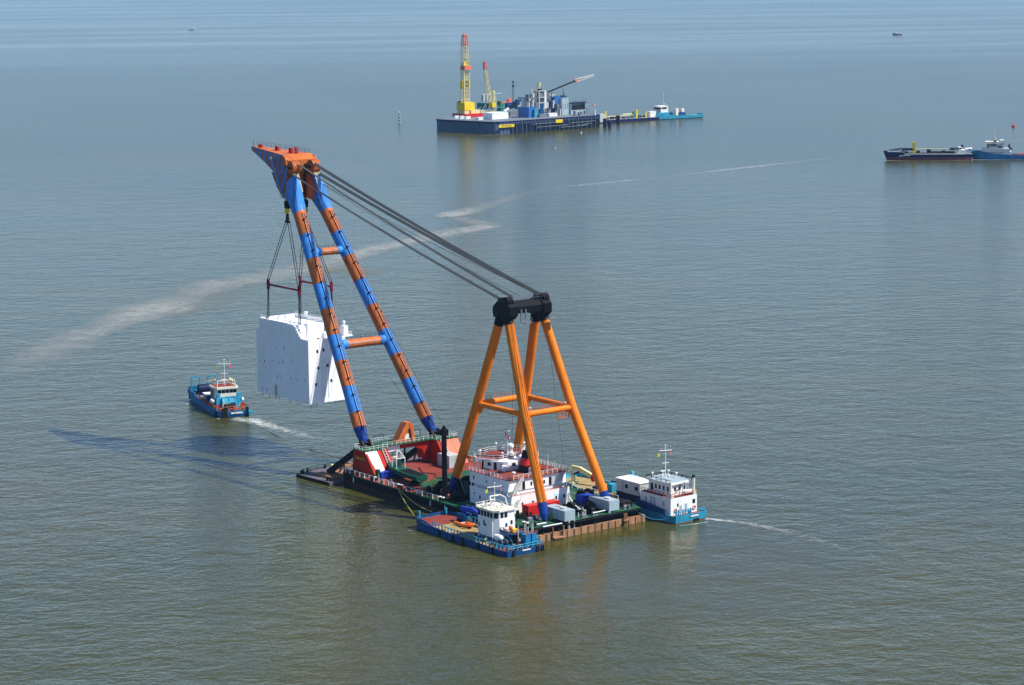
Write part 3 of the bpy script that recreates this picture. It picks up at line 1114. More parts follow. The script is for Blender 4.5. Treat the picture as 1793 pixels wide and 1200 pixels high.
for p, q, top_rail in ((pf, pa, False), (sf, sa, False), (pf, sf, True), (pa, sa, True)):
    p, q = Vector(p), Vector(q)
    d = (q - p).normalized()
    mb = MB()
    mb.tube(p + d * 0.9, q - d * 0.9, 0.78 if top_rail else 0.72, n=20)
    for e, sg in ((p, 1), (q, -1)):
        c = e + d * sg * 1.15
        mb.ext([c + Vector((0, 0, -0.6)), c + d * sg * 1.3 + Vector((0, 0, -0.6)), c + Vector((0, 0, -2.6))], d.cross(Vector((0, 0, 1))) * 0.25)
    o = mb.build('frame_brace', 'frame_orange', CR)
    if top_rail:
        mb = MB()
        mb.rail([p + d * 1.6 + Vector((0, 0, 0.78)), q - d * 1.6 + Vector((0, 0, 0.78))], 1.1, 1.3, 0.035, 3)
        mb.build('railing', 'rail_rust', o)
        mb = MB()
        for f in (0.12, 0.85):
            c = p.lerp(q, f) + Vector((0, 0, 0.78))
            mb.tube(c, c + Vector((0, 0, 0.4)), 0.1, n=6).ball(c + Vector((0, 0, 0.7)), 0.35, 0.8, 8, 5)
        mb.build('floodlight', 'light_grey', o)
# hanging cage under the stern brace
mb = MB()
mb.rail([(15.2, -2.2, zc - 2.0), (15.2, -5.0, zc - 2.0)], 1.2, 0.9, 0.06, 2)
mb.box(14.6, 16.2, -5.0, -2.2, zc - 2.1, zc - 2.0)
mb.build('work_cage', 'rail_rust', CR)
# black crosshead
mb = MB()
cp = [(30.0, 52.3), (30.3, 54.8), (28.4, 56.5), (24.6, 56.7), (23.0, 55.4), (23.0, 53.1), (24.2, 52.0)]
def chead(y0, y1, prof):
    mb.ext([(x, y0, z) for x, z in prof], (0, y1 - y0, 0))
chead(4.2, 6.9, cp)
chead(-6.9, -4.2, cp)
chead(-4.19, 4.19, [(29.6, 53.5), (29.9, 55.0), (28.2, 56.2), (24.8, 56.4), (23.3, 55.2), (23.4, 53.5)])
chd = mb.build('crosshead', 'black_steel', CR)
mb = MB()
for key in FL:
    o, f, tp, d = FL[key]
    mb.tube(tp - d * 0.6, tp + d * 2.6, 1.3, 1.4, n=20)
mb.build('leg_cap', 'black_steel', chd)
mb = MB()
for y in (5.8, -5.8):
    for k in range(3):
        mb.tube((25.0, y - 0.7 + k * 0.7 - 0.2, 56.6), (25.0, y - 0.7 + k * 0.7 + 0.2, 56.6), 1.3, n=18)
    mb.box(26.2, 28.2, y - 1.0, y + 1.0, 56.5, 57.4)
mb.build('sheave', 'dark_grease', chd)
mb = MB()
mb.rail([(24.4, -6.6, 56.6), (24.4, 6.6, 56.6)], 1.1, 1.6, 0.04, 2)
mb.rail([(28.4, -4, 56.3), (28.4, 4, 56.3)], 1.1, 1.6, 0.04, 2)
mb.rail([(20.8, -7.6, 51.6), (20.8, -4.6, 51.6)], 1.1, 1.4, 0.05, 2)
mb.box(20.7, 22.6, -7.6, -4.4, 51.45, 51.6)
mb.rail([(20.8, 1.4, 51.4), (20.8, 3.6, 51.4)], 1.1, 1.1, 0.05, 2)
mb.box(20.7, 22.6, 1.4, 3.6, 51.25, 51.4)
mb.box(22.8, 23.1, 1.6, 1.9, 51.3, 54.6).box(22.8, 23.1, 3.0, 3.3, 51.3, 54.6)
mb.build('platform', 'mid_grey', chd)
mb = MB()


# stay ropes: two flat bundles each side
for s in (1, -1):
    for ya, za, yb_, zb in ((2.5, 85.7, 4.7, 58.5), (4.3, 82.6, 6.6, 57.3)):
        mb = MB()
        for k in range(5):
            f = (k - 2) * 1.5
            a = Vector((131.2, s * (ya + f * 0.17), za + 0.05 * f))
            b_ = Vector((25.2, s * (yb_ - 0.25 + f * 0.2), zb - 0.7))
            pts = []
            for i in range(9):
                u = i / 8
                p = a.lerp(b_, u)
                p.z -= 1.6 * 4 * u * (1 - u) * 0.5
                pts.append(p)
            mb.path(pts, 0.095, 5)
        mb.build('stay_ropes', 'rope_grey', CR)
mb = MB()
for a, b_ in (((131.5, -4.6, 80), (25.5, -5.0, 57.6)), ((131.5, 0.2, 83), (26, 1.0, 57.4))):
    a, b_ = Vector(a), Vector(b_)
    mb.path([a.lerp(b_, i / 8) - Vector((0, 0, 5.0 * (i / 8) * (1 - i / 8))) for i in range(9)], 0.06, 4)
for a, b_ in (((27, 2.3, 54), (29, 2.2, 12)), ((24.0, -5.6, 52), (17, -7.0, 5)), ((124, -5.5, 68), (70, -9, 4)), ((122, -5.5, 66), (66, -10, 4)), ((128, -2, 80), (84, -9.5, 11))):
    mb.path([Vector(a).lerp(Vector(b_), i / 6) for i in range(7)], 0.05, 4)
mb.build('running_wires', 'rope_dark', CR)

# ---------------- deckhouse
PH, SH, AF, FO = 12.6, -6.4, 15.6, 33.4
mb = MB()
mb.box(AF, FO, SH, PH, DZ, 6.9)
mb.box(AF, FO, PH - 0.18, PH, 6.9, 8.0)
mb.box(AF, AF + 0.18, SH, PH - 0.19, 6.9, 8.0)
dh = mb.build('deckhouse', 'white_paint', CR)
mb = MB()
mb.box(AF + 1.6, FO - 0.2, SH + 0.2, PH - 1.5, 6.9, 8.9)
mb.box(AF + 1.4, FO, SH, PH, 8.9, 11.9)
up_ = mb.build('upper_storey', 'white_paint', dh)
MB().box(AF + 0.2, AF + 1.59, SH, PH - 0.2, 6.91, 6.96).build('promenade_deck', 'deck_red', dh)
mb = MB()
mb.rail([(AF + 0.1, SH, 8.0), (AF + 0.1, PH - 0.1, 8.0)], 0.35, 1.5, 0.06, 1)
mb.rail([(AF + 0.1, SH, 7.9), (AF + 0.1, PH - 0.1, 7.9)], 0.12, 3, 0.10, 1)
mb.build('railing', 'rail_rust', dh)
mb = MB()
for k in range(12):
    x = AF + 1.8 + k * 1.4
    mb.box(x - 0.12, x + 0.12, PH - 0.16, PH - 0.02, 8.0, 8.9)
mb.build('stanchion', 'white_paint', dh)
MB().box(AF + 0.9, FO + 0.3, SH - 0.2, PH + 0.1, 11.9, 12.0).build('top_deck', 'deck_red', up_)
mb = MB()
zt = 12.0
mb.rail([(FO + 0.2, PH, zt), (AF + 1.0, PH, zt), (AF + 1.0, SH, zt), (FO + 0.2, SH, zt)], 1.1, 1.6, 0.045, 3, False, 2.2)
mb.build('railing', 'rail_white', up_)
mb = MB()
mb.rail([(AF + 1.02, PH - .05, zt), (AF + 1.02, SH, zt)], 0.75, 40, 0.07, 2)
mb.build('handrail', 'rail_rust', up_)
win_y(dh, PH, 1, [(31.5, 5.9, 0.4, 0.5), (29.0, 5.0, 0.55, 1.0), (25.2, 4.9, 0.6, 1.0), (21.5, 5.0, 0.5, 0.9), (18.0, 5.0, 0.5, 0.9)])
win_y(up_, PH, 1, [(31.6, 9.9, 0.5, 1.0), (26.0, 9.9, 0.4, 0.6), (22.8, 9.7, 0.55, 1.1), (19.4, 9.8, 0.35, 0.5)])
win_x(dh, AF, -1, [(9.0, 5.2, 0.5, 0.8), (5.6, 5.2, 0.55, 0.8), (1.5, 5.3, 0.6, 0.8), (-2.0, 5.2, 0.6, 0.9), (-4.6, 5.3, 0.6, 0.9)])
win_x(up_, AF + 1.4, -1, [(5.0, 9.7, 0.55, 1.0), (0.8, 9.6, 0.5, 0.9), (-5.2, 10.0, 0.4, 0.6)])
win_x(up_, AF + 1.4, -1, [(7.5, 8.95, 0.9, 2.1), (-1.2, 8.95, 0.9, 2.1)], 'door')
win_x(up_, AF + 1.4, -1, [(8.7, 8.95, 1.1, 2.1), (-2.4, 8.95, 1.0, 2.1)], 'door', 'light_grey')
MB().box(AF - 0.05, AF, -3.8, -1.4, 4.0, 6.8).build('pale_door', 'block_pale', dh)
# stairs
mb = MB()
for y0_ in (11.2, 12.0):
    mb.beam((AF + 0.9, y0_, 7.0), (AF + 0.9 + 0.0, y0_ - 3.2, 12.0), 0.10, 0.25)
for k in range(14):
    f = k / 13
    mb.box(AF + 0.45, AF + 1.3, 11.2 - 3.2 * f, 11.9 - 3.2 * f, 7.05 + 4.9 * f, 7.1 + 4.9 * f)
mb.rail([(AF + 0.4, 12.0, 7.0), (AF + 0.4, 8.8, 11.9)], 1.0, 1.2, 0.05, 2)
mb.build('stair', 'rail_white', dh)
mb = MB()
for k in range(12):
    f = k / 11
    mb.box(AF - 0.9, AF - 0.1, 12.4 - 2.3 * f, 12.9 - 2.3 * f, 3.6 + 3.3 * f, 3.66 + 3.3 * f)
for e in (-0.9, -0.1):
    mb.beam((AF + e, 12.8, 3.6), (AF + e, 10.3, 7.0), 0.08, 0.22)
mb.rail([(AF - 0.95, 12.8, 3.7), (AF - 0.95, 10.3, 7.0)], 1.0, 0.8, 0.05, 2)
mb.rail([(AF - 0.2, SH + 0.2, 3.6), (AF - 1.4, SH + 0.2, 3.6)], 3.0, 1.2, 0.08, 3)
mb.build('stair', 'rail_white', dh)
mb = MB()
for k in range(9):
    y = SH + 0.3 + k * 0.22
    mb.beam((AF + 1.3, y, 11.8), (AF + 1.3, y + 1.5, 9.2), 0.05, 0.1)
mb.box(AF + 0.6, AF + 1.38, -5.6, -3.4, 8.3, 8.95)
mb.build('vent_grille', 'light_grey', up_)
# wheelhouse with wing roof
mb = MB()
wh_pts = [(26.2, 2.2), (26.2, 5.6), (29.6, 8.0), (33.2, 8.2), (36.0, 6.0), (36.6, 2.0), (36.0, -2.6), (33.0, -5.0), (29.8, -4.4), (26.6, -1.6)]
mb.prism(wh_pts, 12.0, 14.35)
wh = mb.build('wheelhouse', 'white_paint', dh)
rf_pts = [(28.6, 6.6), (33.6, 9.9), (37.4, 8.6), (39.2, 2.0), (38.0, -4.8), (34.4, -6.6), (30.2, -2.0), (29.0, 2.0)]
mb = MB()
mb.prism(rf_pts, 14.36, 14.72)
rf = mb.build('roof', 'white_paint', wh)
MB().add([(x * 0.985 + 0.5, y * 0.97, 14.725) for x, y in rf_pts], [tuple(range(8))]).build('roof_deck', 'deck_red', rf)
mb = MB()
mb.rail([(x, y, 14.72) for x, y in rf_pts], 1.0, 1.6, 0.05, 2, True)
mb.build('railing', 'rail_white', rf)
mb = MB()
mb.tube((33.4, 9.6, 12.0), (33.4, 9.6, 14.4), 0.13).tube((37.0, 8.4, 12.0), (37.0, 8.4, 14.4), 0.13)
mb.build('roof_post', 'white_paint', wh)
def win_diag(parent, p, q, items, mat='glass_dark', name='window'):
    p, q = Vector((*p, 0)), Vector((*q, 0))
    d = (q - p).normalized()
    nn = Vector((d.y, -d.x, 0))
    if nn.x > 0:
        nn = -nn
    for f, z, ww, h in items:
        c = p.lerp(q, f)
        b = MB()
        b.ext([c - d * ww / 2 + nn * 0.05 + Vector((0, 0, z)), c + d * ww / 2 + nn * 0.05 + Vector((0, 0, z)), c + d * ww / 2 + nn * 0.05 + Vector((0, 0, z + h)), c - d * ww / 2 + nn * 0.05 + Vector((0, 0, z + h))], -nn * 0.08)
        b.build(name, mat, parent)
win_diag(wh, (26.2, 5.6), (29.6, 8.0), [(0.3, 13.0, 1.2, 0.8)])
win_diag(wh, (29.6, 8.0), (33.2, 8.2), [(0.35, 13.0, 1.3, 0.8)])
win_diag(wh, (26.2, 5.6), (29.6, 8.0), [(0.82, 12.05, 0.8, 2.0)], name='door')
win_x(wh, 26.2, -1, [(3.6, 13.1, 1.1, 0.8)])
mb = MB()
mb.tube((26.6, 6.6, 12.0), (26.6, 6.6, 12.9), 0.55, n=12).tube((26.6, 6.6, 12.9), (26.6, 6.6, 13.6), 0.85, 0.55, n=12)
mb.build('ventilator', 'white_paint', dh)
# mast
mb = MB()
mb.tube((31.2, 1.9, 14.7), (31.4, 1.9, 21.4), 0.42, 0.16, n=8)
mb.beam((31.3, 0.9, 19.3), (31.3, 2.9, 19.3), 0.16).beam((31.4, 0.9, 21.2), (31.4, 2.8, 21.4), 0.16)
mb.beam((31.2, 3.4, 14.8), (31.3, 2.0, 18.0), 0.14).beam((32.6, 1.9, 14.8), (31.3, 1.9, 18.0), 0.14)
mb.box(30.2, 32.0, 0.3, 1.5, 14.7, 15.6).tube((31, 0.9, 15.6), (31, 0.9, 16.6), 0.5, n=10).ball((31, 0.9, 17.2), 0.85, 1.0)
ms = mb.build('mast', 'white_paint', dh)
mb = MB()
mb.add([(31.5, 2.5, 21.0), (31.3, 1.9, 20.9), (31.0, 1.5, 19.3), (31.2, 2.1, 19.3)], [(0, 1, 2, 3)])
mb.ext([(31.5, 2.5, 21.0), (31.3, 1.7, 20.9), (31.0, 1.3, 19.2), (31.2, 2.0, 19.3)], (0.03, 0.02, 0))
mb.build('signal_flag', 'flag_red', ms)
mb = MB()
for x, y, h in ((33.4, 9.2, 2.0), (36.4, 5.4, 2.6), (37.6, 0.8, 2.1), (36.6, -2.5, 2.6), (33.2, -5.2, 2.2), (29.6, 4.8, 1.4)):
    mb.tube((x, y, 14.7), (x, y, 14.7 + h), 0.07, n=6)
    if h < 2.3:
        mb.ball((x, y, 14.7 + h), 0.35, 0.9, 8, 5)
for x, y, h in ((18.0, -1.0, 3.2), (20, -5.0, 2.2), (24, -6.0, 3.0)):
    mb.tube((x, y, 12), (x, y, 12 + h), 0.06, n=6)
mb.tube((17.4, 10.4, 12), (17.4, 10.4, 13.6), 0.09, n=6).tube((17.4, 10.4, 13.6), (17.4, 10.4, 13.9), 0.55, 0.5, n=10)
mb.build('antenna', 'rail_white', dh)
MB().box(36.8, 39.6, 9.0, 9.5, 13.9, 14.5).build('awning', 'rescue_orange', dh)
# funnel: black, red band, black cap
mb = MB()
def frect(z):
    f = (z - 12) / 5.6
    x0, x1, y0, y1 = 20.6 + 0.9 * f, 24.2 - 0.5 * f, -0.6 + 0.35 * f, 4.3 - 1.3 * f
    c = 0.5
    return [(x0 + c, y0, z), (x1 - c, y0, z), (x1, y0 + c, z), (x1, y1 - c, z), (x1 - c, y1, z), (x0 + c, y1, z), (x0, y1 - c, z), (x0, y0 + c, z)]
mb.mat(0)
mb.loft([frect(12.0), frect(13.9)])
mb.mat(1)
mb.loft([frect(13.9), frect(15.8)], cap=False)
mb.mat(0)
mb.loft([frect(15.8), frect(17.5)])
fn = mb.build('funnel', ['black_steel', 'container_red'], CR)
lettering('S', 1.5, 'safety_yellow', fn, (21.05, 2.7, 14.2), (0, -1, 0), (0.12, 0, 1), name='emblem')
mb = MB()
mb.tube((22.4, 1.8, 17.4), (22.4, 1.8, 18.5), 0.28).tube((22.4, 1.8, 18.5), (22.4, 1.8, 18.75), 0.5, n=10)
mb.tube((22.0, 0.8, 17.4), (22.0, 0.8, 18.1), 0.2).tube((21.2, -0.6, 13.4), (21.4, -0.6, 17.0), 0.18)
mb.build('exhaust_pipe', 'rail_white', fn)
mb = MB()
mb.box(19.3, 20.3, 2.0, 3.3, 12.0, 13.5)
mb.build('vent_box', 'white_paint', dh)

# ---------------- port side rails, bollards
mb = MB()
mb.rail([(84.0, 18.1, DZ), (60.5, 18.2, DZ)], 1.25, 2.35, 0.05, 1, False, 2.6)
mb.rail([(54.5, 18.2, DZ), (40.0, 18.2, DZ)], 1.25, 2.35, 0.05, 1, False, 2.6)
mb.rail([(27.0, 18.2, DZ), (10.0, 18.2, DZ)], 1.25, 2.35, 0.05, 1, False, 2.6)
mb.rail([(84.0, -18.1, DZ), (10.0, -18.2, DZ)], 1.25, 2.35, 0.08, 1)
mb.build('deck_railing', 'rail_white', CR)
mb = MB()
mb.rail([(84.0, 18.1, DZ), (60.5, 18.2, DZ)], 0.7, 40, 0.04, 1).rail([(54.5, 18.2, DZ), (40.0, 18.2, DZ)], 0.7, 40, 0.04, 1)
mb.build('guard_rope', 'rail_rust', CR)
for xs in ((85.0, 83.6), (70.2,), (59.0, 57.6), (39.8, 38.4), (2.5, 3.9)):
    for x in xs:
        mb = MB()
        mb.mat(0).tube((x, 17.6, DZ), (x, 17.6, DZ + 0.9), 0.32, n=10)
        mb.mat(1).tube((x, 17.6, DZ + 0.9), (x, 17.6, DZ + 1.1), 0.45, n=10)
        mb.build('bollard', ['black_steel', 'rail_white'], CR)
mb = MB()
for x in (79.5, 43.0, 36.4):
    mb.box(x - 0.12, x + 0.12, 18.42, 18.62, 1.6, 3.0)
mb.build('draught_mark', 'rail_white', hull)
mb = MB()
mb.tube((56.0, 16.8, DZ + 0.6), (54.0, 16.8, DZ + 0.6), 0.6, n=12).box(53.8, 56.2, 16.2, 17.4, DZ, DZ + 0.3)
mb.build('fairlead_roller', 'dark_grease', CR)

# tall black spud post
mb = MB()
mb.box(40.8, 41.8, 14.5, 15.5, -1.0, 21.6)
mb.box(40.45, 42.15, 14.15, 15.85, 20.3, 21.9)
mb.tube((41.3, 15, 21.9), (41.3, 15, 22.9), 0.75, 0.2, n=8)
mb.box(40.2, 42.4, 13.9, 16.1, DZ, DZ + 1.2)
mb.build('spud_post', 'black_steel', CR)
MB().tube((50.2, -4.2, DZ), (50.2, -4.2, DZ + 9), 0.35).build('vent_pipe', 'black_steel', CR)

# winches amidships around the forward frame leg: frame, drum, flanges, sloping guard
def winch(x, y, rz, s, drumw=2.6, col='dark_grease'):
    t = MB()
    t.tf = Matrix.Translation((x, y, DZ)) @ Matrix.Rotation(rz, 4, 'Z') @ Matrix.Scale(s, 4)
    t.box(-1.5, 1.5, -1.9, 1.9, 0, 0.35).box(-0.5, 0.5, -1.75, -1.45, 0.35, 1.7).box(-0.5, 0.5, 1.45, 1.75, 0.35, 1.7)
    t.box(0.9, 1.9, -1.4, -0.3, 0.35, 1.4)
    w_ = t.build('winch', 'black_steel', CR)
    t2 = MB()
    t2.tf = t.tf
    t2.tube((0, -1.3, 1.3), (0, 1.3, 1.3), 0.75, n=16)
    t2.build('drum', col, w_)
    t3 = MB()
    t3.tf = t.tf
    for yy in (-1.35, 1.25):
        t3.tube((0, yy, 1.3), (0, yy + 0.12, 1.3), 1.3, n=18)
    t3.build('flange', 'black_steel', w_)
    return w_
for a in ((44.8, 5.2, 0.2, 1.3), (47.5, 10.5, 0.3, 1.25), (40.6, 6.4, 1.5, 1.5), (36.8, 14.5, 0.1, 1.0), (46.5, 15.0, 0.0, 1.0), (42.5, 1.0, 0.4, 1.4), (14.0, -10.2, 0.3, 1.3), (9.6, -2.6, 0.2, 0.85), (4.8, 1.6, 0.1, 0.8), (8.6, 3.4, 0.5, 0.8), (3.0, -3.6, 0.1, 0.75), (4.5, -13.5, 0.1, 0.7), (9.4, -14.5, 0.2, 0.7), (6.5, -5.8, 1.2, 0.9)):
    winch(*a)
mb = MB()
mb.beam((46.0, 7.5, DZ), (39.6, 8.2, DZ + 5.2), 3.4, 0.35).beam((39.0, 10.6, DZ), (42.4, 10.2, DZ + 4.6), 1.6, 0.3)
mb.box(38.2, 46.0, 7.4, 12.2, DZ, DZ + 0.8)
mb.build('winch_guard', 'black_steel', CR)
mb = MB()
for k in range(3):
    mb.beam((38.6 - k * 0.02, 8.4 + k * 0.9, DZ + 0.6), (41.8, 8.0 + k * 0.9, DZ + 4.6), 0.22, 0.5)
mb.build('guard_rail', 'mid_grey', CR)
mb = MB()
for x, y in ((47.4, 13.6), (45.2, 13.2), (43.6, 12.9), (49.6, 16.0), (38.8, 15.4), (37.6, 5.0)):
    mb.tube((x, y - 0.5, DZ + 0.9), (x, y + 0.5, DZ + 0.9), 0.7, n=12)
mb.build('rope_drum', 'rail_rust', CR)

# grey winch houses carried out over the stern on posts
for (x0, x1, y0, y1, px_, py_) in ((-0.9, 7.3, 5.0, 8.3, -1.3, 6.9), (0.4, 8.6, -10.6, -7.3, -1.3, -7.4)):
    mb = MB()
    mb.box(x0, x1, y0, y1, 3.95, 6.6)
    h_ = mb.build('winch_house', 'grey_blue', CR)
    mb = MB()
    for k in range(5):
        x = x0 + 0.1 + k * (x1 - x0 - 0.2) / 4
        mb.box(x - 0.06, x + 0.06, y1, y1 + 0.06, 3.95, 6.6)
    mb.tube(((x0 + x1) / 2, y1, 5.6), ((x0 + x1) / 2, y1 + 0.08, 5.6), 0.28, n=10)
    mb.build('stiffener', 'light_grey', h_)
    mb = MB()
    mb.tube((x0 + 2.6, (y0 + y1) / 2, 6.6), (x0 + 2.6, (y0 + y1) / 2, 7.0), 0.8, n=14).box(x0 + 4, x0 + 6, y0 + 0.6, y0 + 1.4, 6.6, 6.8)
    mb.build('hatch', 'light_grey', h_)
    mb = MB()
    mb.tube((x0 + 0.2, py_, -0.8), (x0 + 0.2, py_, 3.95), 0.3, n=10).tube((x0 + 0.5, py_ - 2, 0), (x0 + 0.5, py_ - 2, 3.95), 0.2, n=8)
    mb.build('support_post', 'light_grey', h_)

# stern fender belt and gallery
mb = MB()
mb.box(-1.1, -0.02, -18.0, 17.6, -0.9, 1.75)
fb = mb.build('stern_fender', 'fender_tan', CR)
mb = MB()
for k in range(16):
    y = -17 + k * 2.25
    mb.box(-1.2, -1.1, y - 0.09, y + 0.09, -0.5, 1.7)
mb.build('fender_rib', 'dark_grease', fb)
mb = MB()
for y in (15.2, 10.0, 3.2, -1.6, -12.2, -16.8):
    mb.beam((-1.0, y, 1.75), (0.3, y, 3.4), 0.3, 0.3)
mb.box(-1.3, 0.4, -17.6, 17.2, 3.2, 3.42)
mb.build('stern_gallery', 'black_steel', CR)
mb = MB()
for y in (9.2, 12.6, -10.8, -11.4):
    mb.tube((-1.4, y, -0.8), (-1.4, y, 3.2), 0.22, n=8)
mb.box(-2.2, -1.1, 9.2, 12.6, 0.3, 0.6).box(-2.0, -1.1, -12.4, -10.4, 1.3, 1.6)
mb.build('mooring_post', 'fender_tan', CR)
mb = MB()
mb.tube((2.5, 16.2, 3.6), (2.0, 12.0, 3.7), 0.18).tube((-0.5, 15.0, 3.6), (-0.6, 9.0, 3.6), 0.16)
mb.tube((0.6, -2, 4.3), (0.6, -6, 4.4), 0.14)
mb.build('pipe', 'rail_white', CR)
mb = MB()
mb.path([(13.2, -4.4, 6.0), (9.6, -3.2, 4.6), (5.6, -2.4, 4.0), (3.6, -3.6, 4.2)], 0.2)
mb.path([(5.0, 4.4, 4.4), (2.0, 3.0, 3.9)], 0.18)
mb.build('hose_pipe', 'rail_white', CR)
mb = MB()
for x, y, h in ((6.0, -1.5, 1.4), (5.2, -2.4, 1.4), (2.0, 1.6, 1.2), (2.0, 0.2, 1.2), (9.5, -12.2, 2.3), (11.4, -12.6, 1.8), (7.0, -12.4, 1.6), (2.6, -15.0, 1.0), (3.4, -12.4, 1.6), (15.0, -12.6, 1.9)):
    mb.tube((x, y, DZ), (x, y, DZ + h), 0.13, n=6)
mb.build('stanchion_post', 'rail_white', CR)
mb = MB()
for x, y in ((1.2, 0.6), (1.3, -3.0), (1.6, -13.6), (8, 11.6), (7, 13.4)):
    mb.tube((x, y - 0.6, DZ + 0.5), (x, y + 0.6, DZ + 0.5), 0.45, n=10).box(x - 0.6, x + 0.6, y - 0.9, y + 0.9, DZ, DZ + 0.25)
mb.build('mooring_reel', 'mid_grey', CR)
mb = MB()
mb.box(2.2, 4.6, -16.5, -13.2, DZ, DZ + 1.5)
mb.build('deck_locker', 'dark_grease', CR)
mb = MB()
mb.tube((22.0, 16.6, DZ), (22.0, 16.6, DZ + 1.5), 0.08, n=6).tube((22.9, 16.6, DZ), (22.9, 16.6, DZ + 1.5), 0.08, n=6)
mb.tube((21.6, 16.6, DZ + 1.9), (23.4, 16.6, DZ + 1.9), 0.5, n=12).ball((21.6, 16.6, DZ + 1.9), 0.5).ball((23.4, 16.6, DZ + 1.9), 0.5)
mb.build('life_raft', 'white_paint', CR)
mb = MB()
mb.box(50.5, 51.4, 12.2, 16.6, DZ + 0.2, DZ + 0.5)
mb.rail([(50.4, 12.2, DZ + .4), (50.4, 16.6, DZ + .4)], 1.0, 1.5, 0.05, 1)
mb.beam((50.5, 9.6, DZ + .3), (48.5, 1.5, DZ + 1.3), 0.9, 0.2)
mb.build('gangway', 'light_grey', CR)

# ropes, hoses and small gear lying about the working decks
rnd = random.Random(11)
for zone, (xa, xb, ya, yb_), cnt in (('aft', (0.8, 15.0, -17.0, 16.5), 75), ('mid', (34.5, 52.0, 2.0, 17.2), 75), ('side', (58.0, 84.0, 16.2, 17.8), 22), ('far', (36.0, 60.0, -17.5, -8.0), 30), ('stbd', (16, 34, -17.5, -8.0), 20)):
    mb = MB()
    for k in range(cnt):
        x, y = rnd.uniform(xa, xb), rnd.uniform(ya, yb_)
        mb.mat(rnd.choice((0, 0, 0, 1, 1, 2, 3, 4)))
        q = rnd.random()
        if q < 0.4:
            mb.cbox((x, y, DZ + 0.01), rnd.uniform(0.3, 1.3), rnd.uniform(0.3, 1.1), rnd.uniform(0.25, 1.1), rnd.uniform(0, 3))
        elif q < 0.6:
            mb.tube((x, y, DZ), (x, y, DZ + rnd.uniform(0.5, 1.5)), rnd.uniform(0.1, 0.4), n=8)
        elif q < 0.8:
            a = rnd.uniform(0, 6.3)
            pts = [(x, y, DZ + 0.1)]
            for j in range(5):
                a += rnd.uniform(-0.7, 0.7)
                pts.append((min(max(pts[-1][0] + 0.7 * math.cos(a), xa), xb), min(max(pts[-1][1] + 0.7 * math.sin(a), ya), yb_), DZ + 0.1))
            mb.path(pts, 0.09, 5)
        else:
            for j in range(8):
                t0, t1 = R(45 * j), R(45 * j + 45)
                mb.tube((x + 0.5 * math.cos(t0), y + 0.5 * math.sin(t0), DZ + 0.15), (x + 0.5 * math.cos(t1), y + 0.5 * math.sin(t1), DZ + 0.15), 0.16, n=5)
    tag(mb.build('deck_gear', ['dark_grease', 'mid_grey', 'rail_white', 'rail_rust', 'green_paint'], CR), kind='stuff')
